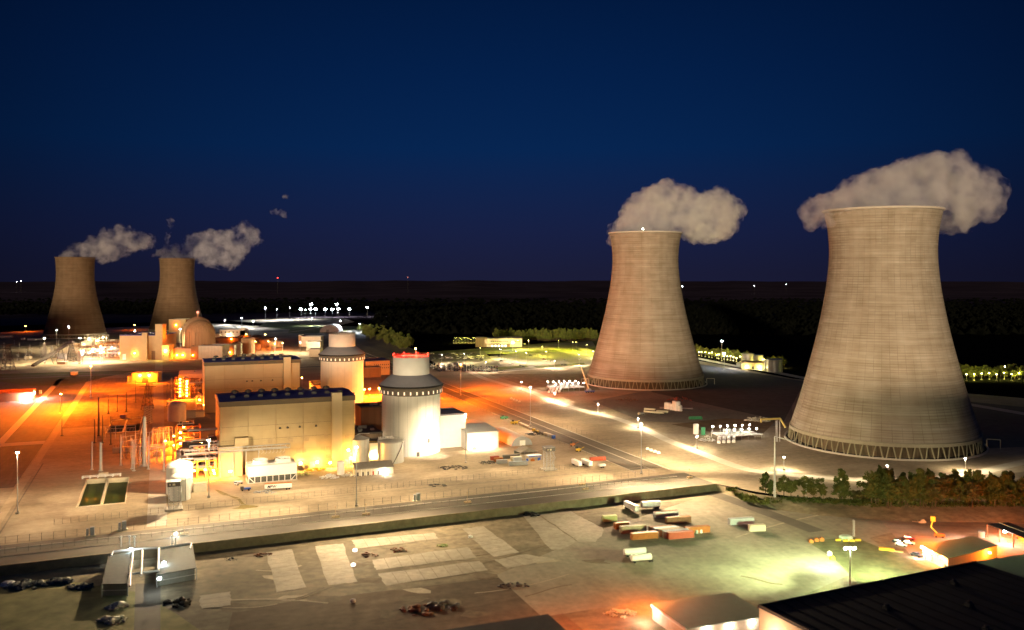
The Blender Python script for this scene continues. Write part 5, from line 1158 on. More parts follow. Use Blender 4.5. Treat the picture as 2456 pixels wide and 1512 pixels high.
# bare poles of the line yard in front of the dark basin
PO = [(100,1340,800,.75),(1300,1340,640,.7),(490,1235,650,.6),(530,1100,620,.5),(700,1300,720,.55),(740,1340,780,.55),(775,1210,620,.4),(860,1140,760,.45),(1010,1310,680,.6),(1035,1200,600,.4),(1470,1130,600,.45)]
PC7 = [(1292,1330,935,.8),(1425,1345,950,.8),(1385,855,310,1.0),(1330,950,620,.6),(1440,955,560,.6),(1555,975,580,.6),(1520,545,285,.5),(1648,515,270,.5),(1775,515,240,.6),(1905,385,50,.5),(1280,325,150,.4),(870,855,610,.4),(2345,445,120,.5),(2405,360,30,.5)]
PN = ['leftmost in the front row','at the right end by the orange ground','paired behind the front row','thinner one behind the pair','left of the H frame','right leg of the H frame','slender one behind the H frame','short one beside the big pole','just right of the big pole','thin one right of the big pole','next to the lit rack','second in the front row','third in the front row','thick tall one behind the front row','left one of the middle three','middle one of the middle three','right one of the middle three','dark one on the orange slope','second dark one on the orange slope','third dark one on the orange slope','tall dark one before the gatehouse','small one on the orange lot','lone one by the dark asphalt edge','thin one below the curved hall','tall thin one by the far racks']
for i, (c_, q) in enumerate([('g3', q) for q in PO]+[('c7', q) for q in PC7]):
    b = at(c_, q[0], q[1]); h = hgt(c_, b, q[2]); tag(MB().tube((0,0,0),(0,0,h),q[3]*.8,q[3]*.45,8).box(0,0,0,1.8,1.8,.5).build('line_pole', STEEL if i < 13 else STEEL_D, loc=b), 'bare steel line pole, '+PN[i], 'pole', 'bare line poles')
b = at('g3',935,1245); h = hgt('g3', b, 310); t = thing('deadend_pole', 'very thick grey pole with raking struts over the line yard', 'pole', b)
MB().tube((0,0,0),(0,0,h),1.7,1.1,14).lathe([(2.4,0),(2.4,1.2),(0,1.2)],14).build('shaft', STEEL, t)
q = at('g3',990,1080)-b; MB().tube((q.x,q.y,0),(0,1,h*.95),.7,n=8).build('raking_strut', mat('orange_strut', (.5,.34,.15)), t); q = at('g3',825,860)-b; MB().tube((q.x,q.y,0),(-1,1,h*.95),.4,n=6).build('raking_strut', STEEL, t)
t = thing('bus_beam', 'long thin horizontal conductor beam linking the bare poles', 'beam', at('g3',740,1340)); mb = MB()
q0 = Vector((0,0,0)); q1 = at('g3',1300,1340)-t.location; z_ = hgt('g3', t.location, 880); mb.tube((0,0,z_),(q1.x,q1.y,z_),.18,n=5); q2 = at('g3',1470,1130)-t.location; mb.tube((q1.x,q1.y,z_),(q2.x,q2.y,z_),.16,n=5); q3 = at('g3',775,1210)-t.location; mb.tube((q3.x,q3.y,z_+5),(q2.x,q2.y,z_+5),.14,n=5)
mb.build('conductor', STEEL, t)
tag(MB().box(0,0,0,5,3,2.6).box(0,0,2.6,5.3,3.3,.2).build('equipment_hut', CREAM, loc=at('d1',1455,375)), 'cream equipment hut behind the front water basin', 'hut')
tag(MB().box(0,0,0,5,3,2.6).box(0,0,2.6,5.3,3.3,.2).build('equipment_hut', mat('pinkish_box', (.6,.4,.38)), loc=at('g3',530,330)), 'pinkish equipment hut behind the dark water basin', 'hut')
# far-left lit entrance building
t = block('white-lit entrance building with a red roof at the left border', at('c7',-330,395), 50, 30, 8, mat('red_wall', (.42,.16,.08), .8, .1, .3), mat('red_roof', (.35,.12,.06), .8, .12, .3), rz=AL, lamps=[(43,-.6,3.4,26000,(1,.92,.85),L_C,.9),(47,-.6,4.5,16000,(1,.92,.85),L_W,.7)])
light(t, (58,14,6), 30000, (1,.88,.75), .5)
for k in range(3): MB().box(50.3,4+k*9,5,.5,.9,.9).build('side_lamp', L_C, t)
t = thing('fence_gate_line', 'row of short white bollards along the lit cross path', 'bollards', at('c7',560,265)); mb = MB()
for k in range(2): MB().tube((k*1.5,0,0),(k*1.5,0,4),.3,n=6).build('bollard', WHITE, t)
sbelt('road', -210, -84, 770, 784, CONC, .07)
# sodium wall lamps on halls and behind
for i, (p, pw) in enumerate(((H4+U*52-W*1.2+Vector((0,0,4.2)), 11000),(H4+U*63-W*1.2+Vector((0,0,4)), 12000),(H4+U*71-W*6+Vector((0,0,3.8)), 10000),(H4+U*86-W*1.5+Vector((0,0,5)), 12000),(H4+U*6-W*9+Vector((0,0,4)), 10000),(H4+U*84-W*3+Vector((0,0,11)), 6000))):
    t = thing('flood_fixture', ['sodium flood on the near hall wall, right of the middle','smaller sodium flood between two wall floods','sodium flood at the foot of the stair shaft','sodium flood right of the stair shaft','sodium flood above the red tanker','small high sodium flood by the grey tank'][i], 'floodlight', (p.x,p.y,0), AL)
    MB().tube((0,0,0),(0,0,p.z),.12,n=5).build('stand', STEEL_D, t); MB().box(0,-.3,p.z-.5,1.5,.5,1).build('lamp_head', L_O, t); light(t, (0,-1.2,p.z), pw, (1,.5,.1), .5)
for i, (c_, x, y, pw, col) in enumerate((('c6',1615,1130,16000,(1,.7,.35)),('c6',1890,1080,16000,(1,.85,.65)),('c6',1030,1120,14000,(1,.7,.3)),('c6',820,360,90000,O_),('c6',905,320,120000,O_),('c6',975,310,160000,O_),('c6',1110,300,200000,O_),('c6',2240,985,14000,(1,.85,.6)))):
    b = at(c_, x, y); mast(['low flood at the base of the nearer shield building','low white flood at the right foot of the shield','flood in the gap between the two grey tanks','first sodium lamp in the orange yard behind the near hall','second sodium lamp in the orange yard behind the near hall','third sodium lamp in the orange yard behind the near hall','sodium lamp behind the nearer shield building','low flood at the foot of the tall white block'][i], None, b, power=pw, col=col, lens=L_W if col is not O_ else L_O, h=3.5 if i in (0,1,2,7) else 9, r=.12, hs=1.0, group=None)

for i, (p, pw) in enumerate(((Vector((-150,775,0)),500000),(Vector((-112,820,0)),700000),(Vector((-128,905,0)),500000),(Vector((-235,985,0)),160000))):
    m = mast(['sodium lamp post in the lane between the two plants','second sodium lamp post between the two plants','sodium lamp post right of the farther shield building','sodium lamp post behind the farther hall'][i], None, p, power=pw*.2, col=O2, lens=L_O, h=16, r=.2, hs=.8, group=None); ring(m, 15.5, 34, pw*.3, 4, (O2 if i < 2 else O_), 80)
for i, (x, y, L_, H_) in enumerate(((1350,800,60,15),(1480,740,50,18),(1330,700,50,12),(1120,790,26,16),(1560,650,40,10),(1190,610,40,16))):
    rack(['striped conduit rack before the old hall','tall crowded rack left of the old hall','low long rack in the old yard','small brown rack in the old switchyard','upper pipe gallery beside the old hall','cream-piped frame behind the old switchyard'][i], at('c1',x,y), L_, 12, H_, R(4), 3, [STEEL,RUST,TAN,RUST,STEEL,CREAM][i], 60+i, [(L_*.2,-.6,H_*.5),(L_*.6,-.6,H_*.35),(L_*.85,-.6,H_*.7)], 12, lp=16000, lc=O_ if i % 2 == 0 else (1,.75,.4), ln=L_O if i % 2 == 0 else L_W)
# more switchgear of the line yard: H frames, insulator racks and transformers
for i, (c_, xa, ya, xb, yb, yt) in enumerate((('g3',720,1210,1010,1150,760),('g3',500,1120,760,1080,700),('g3',1080,1000,1400,960,560),('c7',1480,900,1900,880,720),('g3',850,1250,1320,1190,870),('g3',1100,800,1460,780,520))):
    a_, b_ = at(c_, xa, ya), at(c_, xb, yb); h = hgt(c_, a_, yt); t = thing('bus_frame', ['front steel frame of the line yard','second steel frame behind the front one','frame beside the orange lit ground','frame at the edge of the dark water basin','wide frame linking to the thick grey pole','rear frame below the far racks'][i], 'frame', a_, 0, 'steel frames of the line yard'); d = b_-a_; mb = MB()
    for k in range(4): q = d*k/3; mb.tube(q, q+Vector((0,0,h)), .32, .24, 6)
    mb.build('leg', STEEL, t); mb = MB()
    for z in (h, h*.8): mb.tube((0,0,z), d+Vector((0,0,z)), .22, n=5)
    for k in range(9): q = d*(k+.5)/9; mb.tube(q+Vector((0,0,h*.8)), q+Vector((0,-1.5,h*.55)), .14, n=4)
    mb.build('crossbeam', STEEL, t)
for i, (x, y) in enumerate(((1120,940),(1250,930),(1380,1050),(1180,1060),(1400,880),(640,980),(420,1000))):
    t = thing('transformer', ['transformer on the orange ground beside the thick pole','transformer next to the one by the thick pole','transformer close to the lit cable rack','low transformer between the bare poles','small transformer below the far racks','dark switch cabinet in the pole field','dark switch cabinet nearest the front row'][i], 'transformer', at('g3',x,y), AL, 'transformers of the line yard')
    MB().box(0,0,.3,6,4,4).build('tank_body', [GREY,TAN][i%2], t); mb = MB()
    for k in range(6): mb.box(-2.4+k*.95,-2.5,.6,.25,1,3)
    mb.build('cooling_fins', GREY, t)
    for k in range(3): MB().tube((-1.6+k*1.6,0,4.3),(-1.6+k*1.6,0,6.2),.25,.12,6).build('bushing', RUST, t)
for i, (x, y) in enumerate(((1480,1090),(1330,1000),(1490,900))):
    b = at('g3',x,y); mast(['low sodium lamp by the lit cable rack foot','low sodium lamp among the transformers','low sodium lamp below the pinkish tank'][i], None, b, power=60000, col=O_, lens=L_O, h=9, r=.14, hs=.8, group=None)
# ================================================================== TREES
import bmesh
LEAF = [mat('pine_foliage', (.085,.105,.028), 1, .5, 1.2, spec=.05), mat('oak_foliage', (.11,.12,.032), 1, .45, 1.0, spec=.05), mat('autumn_foliage', (.115,.10,.035), 1, .4, 1.0, spec=.05)]
BARK = mat('bark', (.12,.09,.06), .95, .3, 2)
def tree_mesh(kind, seed):
    rr = random.Random(seed); crown = MB(); cl = []
    if kind == 0:                                  # pine, unit height 1
        for k in range(44):
            z = .28+.70*(k/43)+rr.uniform(-.02,.02); r = (.26*(1-z)**.7+.035)*rr.uniform(.3,1.15); a = rr.uniform(0,2*PI); cl.append((r*math.cos(a), r*math.sin(a), z, .06+.05*(1-z)))
    else:
        for k in range(36):
            u = rr.uniform(-1,1); a = rr.uniform(0,2*PI); q = rr.random()**.4; s_ = math.sqrt(1-u*u)
            cl.append((.33*q*s_*math.cos(a), .33*q*s_*math.sin(a), .6+.36*q*u, rr.uniform(.06,.12)))
    for x, y, z, r in cl:
        for i in range(40):
            d = Vector((rr.gauss(0,1), rr.gauss(0,1), rr.gauss(0,.7))).normalized()*r*rr.uniform(.3,1.1); c_ = Vector((x,y,z))+d
            n = Vector((rr.gauss(0,1), rr.gauss(0,1), rr.gauss(0,1))).normalized(); t1 = n.orthogonal().normalized()*rr.uniform(.018,.04); t2 = n.cross(t1).normalized()*rr.uniform(.014,.032)
            crown.add([c_-t1-t2, c_+t1-t2*.4, c_+t2*1.2, c_-t1*.6+t2], [(0,1,2,3)])
    trunk = MB(); trunk.tube((0,0,-.01),(0,0,.55),.017,.011,7); trunk.tube((0,0,.5),(.01,0,.95),.011,.003,6)
    for k in range(9):
        z = .35+.06*k; a = rr.uniform(0,2*PI); L = .2*(1-z)+.06; trunk.tube((0,0,z),(L*math.cos(a),L*math.sin(a),z+.06),.006,.002,4)
    return trunk.mesh('trunk', BARK), crown
PROTO = []
for kind in (0,1):
    for sd_ in range(4):
        tk, cr_ = tree_mesh(kind, 10*kind+sd_); PROTO.append((kind, tk, [cr_.mesh('crown', m) for m in ([LEAF[0]] if kind == 0 else [LEAF[1], LEAF[2]])]))
def tree(label, p, h, kind=0, group=None, wide=1.0, z=0, autumn=False, rn=random.Random(99)):
    c = [q for q in PROTO if q[0] == kind]; k, tk, crs = rn.choice(c)
    t = thing('pine_tree' if kind == 0 else 'leafy_tree', label, 'tree', (p[0],p[1],z), rn.uniform(0,6), group); t.scale = (h*wide, h*wide, h)
    for nm, me in (('trunk', tk), ('crown', crs[-1 if autumn else 0])):
        o = bpy.data.objects.new(nm, me); C.objects.link(o); o.parent = t
    return t
def tV(label, x, yb, yt, kind=0, wide=1., z=-1, **k): p = V(x, yb, 0); return tree(label, p, 132-(yt-657.2)*p.y/2110.6+1, kind, wide=wide, z=z, **k)
tV('dark pine at the left end of the roadside trees', 1836, 1184, 1134, 0, 1.1)
tV('smaller pine pressed against the thick monopole', 1850, 1188, 1152, 0, 1.0)
tV('broad leafy tree just right of the monopole', 1880, 1190, 1141, 1, 1.25); tV('leafy tree joining the broad one by the monopole', 1897, 1190, 1147, 1, 1.0)
tV('broad tree left of the small white lamp post', 1928, 1193, 1140, 1, 1.2); tV('wide rounded tree behind the small white lamp post', 1952, 1193, 1141, 1, 1.3); tV('low tree at the right of the rounded one', 1975, 1195, 1160, 1, .9)
tV('tall lone pine between the two tree groups', 2019, 1200, 1127, 0, 1.0)
tV('bushy foot tree under the lone pine', 2022, 1201, 1165, 1, .9)
rn = random.Random(42)
for i in range(74):
    x = 2092+ (i*5.4); yb = 1207+rn.uniform(-12,8)+(x-2095)*.002; top = 1124+rn.uniform(-4,24)+ (x-2095)*.03
    kd_ = 0 if i % 4 else 1; lb_ = ('pine' if kd_ == 0 else ('brownish hardwood' if i % 8 == 4 else 'green hardwood'))+' in the dense roadside belt, '+['stretch nearest the lone pine','stretch before the middle of the basin','stretch behind the leaning pipe frames','stretch by the timber pen','stretch fading out at the border'][min(4, i//15)]
    tV(lb_, x+rn.uniform(-4,4), yb, top+(rn.uniform(-6,6) if i%2 else rn.uniform(8,20)), kd_, rn.uniform(.75,1.05) if kd_ == 0 else 1.15, group='trees of the dense roadside belt', autumn=(i % 8 == 4))
tV('tallest pine at the left end of the dense belt', 2112, 1202, 1121, 0, 1.0); tV('second tall pine in the dense belt', 2128, 1203, 1127, 0, 1.0)
def bush_mass(name, label, pts, n, h, m, cat='shrubs', z=0, seed=3, f=V, sz=.9):
    rr = random.Random(seed); P = [f(*p) for p in pts]; xs = [p.x for p in P]; ys = [p.y for p in P]; mb = MB(); pl = [(p.x,p.y) for p in P]; k = 0
    while k < n:
        q = (rr.uniform(min(xs),max(xs)), rr.uniform(min(ys),max(ys)))
        if not inside(q, pl): continue
        k += 1; hh = h*rr.uniform(.4,1)
        for i in range(10):
            c_ = Vector((q[0]+rr.gauss(0,.6), q[1]+rr.gauss(0,.6), z+hh*rr.random())); t1 = Vector((rr.gauss(0,1),rr.gauss(0,1),rr.gauss(0,1))).normalized()*sz*rr.uniform(.4,1); t2 = t1.orthogonal().normalized()*sz*.6
            mb.add([c_-t1, c_-t2, c_+t1, c_+t2], [(0,1,2,3)])
    o = mb.build(name, m); o['kind'] = 'stuff'; o['label'] = label; return o
bush_mass('low_shrubs', 'low green shrubs on the verge left of the roadside trees', [(1762,1178),(1800,1172),(1850,1184),(1910,1196),(1830,1198),(1790,1194)], 260, 2.2, LEAF[1], z=-2.6)
bush_mass('low_shrubs', 'low hedge strip beside the wall corner', [(1742,1170),(1768,1169),(1768,1173),(1745,1174)], 40, 1.5, LEAF[1], z=-1)
bush_mass('undergrowth', 'dark undergrowth beneath the roadside belt', [(1860,1190),(2100,1201),(2500,1203),(2500,1214),(2100,1212),(1900,1199)], 1500, 2.6, LEAF[0], z=-1.5)
bush_mass('low_shrubs', 'brownish shrubs in the gap before the dense belt', [(2040,1185),(2100,1185),(2110,1200),(2050,1200)], 150, 3, LEAF[2], z=0)
# wooded bank behind the shield buildings, tree line behind the car park, bits beyond
rn = random.Random(8)
for i in range(95):
    t_ = rn.random(); x = 868+t_*115+rn.uniform(-10,10); yb = 803+t_*36+rn.uniform(-17,5)
    p = V(x, yb); tree(('leafy tree' if i % 4 else 'dark pine')+' on the green wooded bank, '+['upper end by the storage shed','middle of the slope','lower end by the dim vehicle lot'][min(2,int(t_*3))], p, rn.uniform(13,21), 1 if i % 4 else 0, group='trees of the green wooded bank', wide=rn.uniform(1,1.4), z=-.5)
for i in range(95):
    x = 1190+i*2.55; yb = 818-.5*abs(math.sin(i*.13))*4+rn.uniform(-1.5,1.5); p = V(x, yb)
    tree(('yellow-lit pine' if i % 3 else 'yellow-lit leafy tree')+' in the line behind the car park, '+['by the office block','behind the yellow road lamps','along the straight middle stretch','close to the tower flank'][min(3,i//24)], p, rn.uniform(17,25), 0 if i % 3 else 1, group='tree line behind the staff car park', wide=rn.uniform(.8,1.1), z=-.5)
for i in range(46):
    x = 1665+i*4.9; yb = 848+i*.75+rn.uniform(-2,2)
    if i > 44: continue
    tree('yellow-lit tree along the far drive between the big towers', V(x, yb), rn.uniform(9,17), 1, group='yellow-lit trees between the big towers', wide=1.2, z=-.5)
for i in range(30): tree('dim tree beyond the nearest tower at the right border', V(2290+i*6+rn.uniform(-2,2), 905+rn.uniform(-4,4)), rn.uniform(12,18), 1, group='dim trees beyond the nearest tower', wide=1.2, z=-.5)
# far forest canopy as one mass
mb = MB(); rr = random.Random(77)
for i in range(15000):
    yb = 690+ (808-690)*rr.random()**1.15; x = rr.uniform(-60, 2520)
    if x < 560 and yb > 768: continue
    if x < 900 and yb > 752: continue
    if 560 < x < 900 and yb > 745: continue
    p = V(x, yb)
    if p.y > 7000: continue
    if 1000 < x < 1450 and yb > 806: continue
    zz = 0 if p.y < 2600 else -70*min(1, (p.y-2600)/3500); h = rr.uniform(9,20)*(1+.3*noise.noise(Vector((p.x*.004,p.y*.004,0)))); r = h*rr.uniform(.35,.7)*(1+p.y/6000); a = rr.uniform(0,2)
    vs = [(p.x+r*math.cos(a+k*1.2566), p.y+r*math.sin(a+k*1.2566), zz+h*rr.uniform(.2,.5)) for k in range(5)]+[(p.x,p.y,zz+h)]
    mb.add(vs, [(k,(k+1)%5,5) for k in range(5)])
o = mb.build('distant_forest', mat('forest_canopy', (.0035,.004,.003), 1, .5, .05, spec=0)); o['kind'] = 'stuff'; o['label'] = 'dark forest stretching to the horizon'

# ================================================================== CARS
def car_mesh(paint):
    b = MB(); b.mi = 0
    pr = [(-2.2,.35),(-2.25,.75),(-1.9,.95),(1.15,1.0),(2.1,.85),(2.25,.6),(2.2,.3)]
    n = len(pr); b.add([(x,y,z) for y in (-.88,.88) for x, z in pr], [(i,i+1,n+i+1,n+i) for i in range(n-1)]+[tuple(range(n-1,-1,-1)), tuple(range(n,2*n))])
    b.mi = 1; cb = [(-1.75,.95),(-1.25,1.45),(.2,1.48),(1.05,.99)]
    b.add([(x,y*(.82 if z < 1.2 else .7),z) for y in (-1,1) for x, z in cb], [(0,1,5,4),(2,3,7,6),(0,3,2,1)[::-1],(4,7,6,5)[::-1]]); b.mi = 0
    b.add([(x,y*.7,z+.01) for y in (-1,1) for x, z in cb[1:3]], [(0,1,3,2)]); b.mi = 2
    for x in (-1.4,1.4):
        for y in (-.9,.9): b.tube((x,y-.1,.33),(x,y+.1,.33),.33,n=8)
    me = b.mesh('parked_car', [paint, GLASS, BLACK]); bm = bmesh.new(); bm.from_mesh(me); bmesh.ops.recalc_face_normals(bm, faces=bm.faces); bm.to_mesh(me); bm.free(); return me
CPn = [('white', (.7,.7,.7)), ('black', (.015,.015,.018)), ('dark grey', (.06,.06,.07)), ('silver', (.4,.4,.42)), ('dark red', (.2,.02,.02)), ('dark blue', (.02,.03,.1))]
CM_ = [(n, car_mesh(mat('car_paint_'+n.replace(' ','_'), c, .35, .02, 1, spec=.5))) for n, c in CPn]
def car(label, p, rz, k, group=None, z=.09):
    o = bpy.data.objects.new('parked_car', CM_[k][1]); C.objects.link(o); o.location = (p[0],p[1],z); o.rotation_euler = (0,0,rz); o.scale = (1.15,1.15,1.15); return tag(o, label, 'car', group)
rn = random.Random(21); n_ = 0
A_, B_ = V(1035,878), V(1195,889)
for row in range(9):
    for i in range(26):
        u = (i+.5)/26; x = 1030+u*165; y = 872+row*2.15+u*2.2
        if (row < 3 and u > .45+row*.1) or (row > 6 and u < .12) or rn.random() < .22: continue
        k = rn.choice([0,1,1,2,2,2,3,5,4]); car(CM_[k][0]+' car in the packed rows of the staff car park', V(x, y), R(95)+rn.uniform(-.05,.05), k, CM_[k][0]+' cars in the packed rows'); n_ += 1
SC = [(1818,1010,0),(1128,958,2),(1235,943,0),(1320,1012,4),(1425,1040,2),(1610,1028,0),(1575,1093,2),(1625,1093,2),(385,1000,1),(445,1025,2),(720,1035,2),(770,1010,0),(690,1085,3),(850,1072,0),(878,1078,3),(910,1055,3),(985,1103,2),(1030,1118,2),(455,965,0),(688,970,2),(178,960,1),(1045,800,0),(860,800,0),(880,812,0),(915,820,0),(945,830,3),(800,822,2)]
for i, (x, y, k) in enumerate(SC): car(CM_[k][0]+' car parked '+(['alone','at an angle','in an empty bay','by a lamp post','on the open asphalt','near the verge'][i%6])+' '+['outside the packed rows','in the middle of the lot','towards the middle tower','near the lawn strip','by the office block'][i//6], at('c4', x, y), R(rn.uniform(0,25)), k)
for i in range(60):
    x = rn.uniform(1000,1170); y = rn.uniform(848,862); k = rn.choice([0,3,2,1]); car(CM_[k][0]+' vehicle in the dim upper lot by the wooded bank', V(x, y), R(rn.uniform(-10,40)), k, CM_[k][0]+' vehicles in the dim upper lot')
# office block by the woods
q = V(1141,832); t = block('pale two-wing office block with window bands beside the far car park', q, 84, 30, 15, mat('office_pale', (.55,.5,.42), .8, .05, .3), STEEL_D, rz=0, windows=[(28+k*3.6,9,2,1.8) for k in range(9)]+[(64+k*3.6,9,2,1.8) for k in range(5)], wm=None)
MB().box(10,-2,0,20,6,17).build('entrance_wing', BROWNC, t); MB().box(45,-3,0,34,4,6).build('entry_canopy', BROWNC, t)
for k in range(5): MB().box(30+k*6,-5.2,1,3.5,.1,3).build('lit_window', emat('window_warm', (1,.85,.5), 3), t)
light(t, (20,-8,9), 2000, (1,.85,.6), .4); light(t, (50,-10,6), 2500, (1,.85,.5), .4)
for i in range(16):
    x = 1088+i*3.6; b = V(x, 823+rn.uniform(-.6,.6)); mast('tiny yellow lamp in the row along the far drive', None, b, power=3000, col=Y_, lens=L_Y, h=rn.uniform(6,11), r=.15, hs=.3, group='tiny yellow lamps of the far drive')
for i in range(26):
    x = 1668+i*8.2+rn.uniform(-3,3); b = V(x, 852+i*1.25); mast('small amber lamp among the trees between the big towers', None, b, power=9000, col=(1,.8,.15), lens=L_Y, h=rn.uniform(5,9), r=.15, hs=1.0, group='amber lamps among the trees')
for i in range(10):
    b = V(2300+i*18, 912+rn.uniform(-4,3)); mast('small amber lamp beyond the nearest tower', None, b, power=14000, col=(.9,.85,.12), lens=L_Y, h=8, r=.15, hs=.9, group='amber lamps beyond the nearest tower')
for i, (x, y, hh, pw) in enumerate(((1731,866,30,60000),(1737,886,22,50000),(1230,841,14,20000),(881,756,24,40000))):
    b = V(x, y); mast(['dazzling white lamp high between the big towers','second dazzling lamp nearer the road between the towers','small dazzling lamp by the upper lawn road','lone far light beside the distant works'][i], None, b, power=pw, col=C_, lens=L_C, h=hh, r=.25, hs=2.2 if i < 3 else 4)
for i, (x, y, c_, hs) in enumerate(((1700,771,L_C,3),(1708,771.5,L_C,3),(1716,771,L_C,4),(1726,771,L_C,3),(1750,773,L_C,3),(1806,800,L_O,3),(1811,798,L_O,3),(1787,795,L_Y,3),(1857,790,L_Y,2),(1637,687,L_C,6),(1809,685,L_C,5),(1885,682,L_C,4),(666,666.5,L_R,13),(978,665,emat('lamp_red_faint', (.5,.02,.03), 1.2),14),(50,674,L_C,6),(40,675,L_C,5),(1160,757,L_W,4),(1150,757,L_W,3),(1131,756,L_W,4),(985,770,L_W,3),(1780,850,L_Y,3),(2295,884,L_Y,2),(2410,880,L_Y,3))):
    d = (y-657.2); Yd = min(9000, 278600/d) if d > 14 else 9500; zl = 132-d*Yd/2110.6; gz = 0 if Yd < 2600 else -70*min(1,(Yd-2600)/3500)-30
    t = thing('distant_lamp', ['first of the string of pale far lights','second of the string of pale far lights','brightest of the string of pale far lights','last of the string of pale far lights','pale far light right of the string','left orange light in the dark woods','right orange light in the dark woods','dim yellow light in the dark woods','faint light right of the orange pair','white light on the horizon beside the middle tower','white light on the horizon between the towers','faint light on the horizon beside the nearest tower','red tower beacon on the horizon','faint broader red beacon on the horizon nearer the plant','right one of two white lights at the left horizon','left one of two white lights at the left horizon','right one of three far lights over the woods','middle one of three far lights over the woods','left one of three far lights over the woods','single faint light over the woods','yellow light at the tree edge','yellow spark at the right border woods','bright yellow spark at the right border woods'][i], 'distant light', ((x-1228)*Yd/2110.6, Yd, gz))
    MB().tube((0,0,0),(0,0,zl-gz),.12*hs/4,n=5).build('pole', STEEL_D, t); MB().lathe([(0,zl-gz-hs*.5),(hs*.5,zl-gz),(0,zl-gz+hs*.5)],8).build('lamp_head', c_, t)

# industrial block with tanks between the towers
q = V(1778,892); t = block('yellow-lit tan pump house behind the roadway between the towers', at('e2',805,835), 46, 18, 9, mat('pump_tan', (.5,.4,.22)), BROWNC, rz=R(-12), lamps=[(7,-.5,3.5,9000,(1,.8,.3),L_Y,.7),(24,-.5,3,9000,(1,.8,.3),L_Y,.7)], doors=[(15,0,3,4),(34,0,3,4)])
tank('left grey tank behind the tan pump house', at('e2',880,790), 9, 17, TANKG, rh=1); tank('right grey tank behind the tan pump house', at('e2',990,790), 9, 15, TANKG, rh=1)
tank('free-standing grey tank right of the tan pump house', at('e2',1205,868), 10.5, 17, TANKG, rh=1.2); tank('small grey tank tucked behind the free-standing one', at('e2',1135,855), 6, 15, TANKG, rh=1)
tank('little white tank left of the tan pump house', at('e2',778,800), 4, 4, WHITE, 'dome', rh=1.5)
# gas bottle row, flatbeds and bits by the middle tower
for i in range(6):
    b = at('e1', 1408+i*33, 712+i*5); tank(['leftmost slim tank on the kerbed pad','second slim tank on the kerbed pad','low stout tank in the pad row','tall tank in the middle of the pad row','tallest stout tank on the pad','short end tank with a work light on the pad'][i], b, 2.2 if i != 4 else 3, [6,6,5.5,8.5,8.5,5][i], WHITE, 'dome', rh=.8, name='process_tank')
b0 = at('e1',1350,710); tag(MB().box(15,4,0,32,8,.5,R(-8)).build('tank_pad', CONC, loc=b0), 'pale kerbed concrete pad under the row of slim tanks', 'pad')
for i, (x, y) in enumerate(((1130,765),(1135,735),(1235,775),(1285,762))): trailer(['flatbed trailer nearest the outer road','rear flatbed trailer of the parked group','long pale trailer in the middle of the parked group','last pale trailer of the parked group'][i], at('e1',x,y), 11, R(-28), CREAM, H=1.3)
truck('pale tractor unit parked before the flatbeds', at('e1',1070,790), R(30), CREAM, GREY, 6)
container('dark green container with two white marks by the shade line', at('e1',1685,842), 12, R(4), GREEN, group=None)
tank('white upright tank on a small skid before the lit pump deck', at('e3',253,410), 2.2, 8, WHITE, 'dome', rh=.5, name='process_tank')
tag(MB().box(0,0,0,3,3,6).box(0,0,6,3.3,3.3,.3).build('green_cabinet', GREEN, loc=at('e3',338,420)), 'green cabinet on the skid beside the white upright tank', 'cabinet')
heap('pale tangle of pipe spools left of the slanting pipes', at('e3',390,490), 7, 4, PIPE, 60, 21, 'pipe spools', 'pipe_spools')
heap('heap of formwork below the middle tower', at('e1',930,610), 12, 4, RUST, 70, 22, 'formwork', 'formwork_heap')
heap('dark red equipment skid in the shade of the middle tower', at('e1',1560,610), 14, 6, RED, 60, 23, 'equipment', 'equipment_skid')
for i in range(4): heap(['first','second','third','fourth'][i]+' pale gravel pile at the shade edge', at('e3',905+i*62,250+i*3), 5, 5, CONC, 90, 30+i, 'gravel pile', 'gravel_pile')
for i in range(4): tag(MB().box(0,0,0,2.4,1.6,1.2).box(0,0,1.2,1.6,1.0,.5).build('concrete_block', WHITE, loc=at('e1',1180+i*45,1205+i*16)), 'white block in the row on the open ground past the patrol road', 'block', 'white blocks in a row')
for i in range(4): tag(MB().box(0,0,0,2.4,1.6,1.2).box(0,0,1.2,1.6,1.0,.5).build('concrete_block', CREAM, loc=at('c8',862+i*38,338+i*14)), 'pale block on the orange ground past the patrol road', 'block', 'pale blocks on the orange ground')
t = thing('mobile_crane', 'mobile crane with a raised pale boom beside the middle tower', 'crane', at('e1',480,515), R(10))
MB().box(0,0,1,11,3,1.4).build('carrier', mat('crane_blue', (.10,.09,.25), .5, .1, 1), t); MB().box(-1,0,2.4,5,2.6,2).build('cab', GREY, t); MB().tube((-1,0,4),(-10,2,30),1.1,.6,6).build('boom', mat('boom_pale', (.6,.52,.35)), t)
for x in (-4,-1.5,1.5,4): MB().tube((x,-1.5,.6),(x,1.5,.6),.6,n=10).build('wheel', BLACK, t)

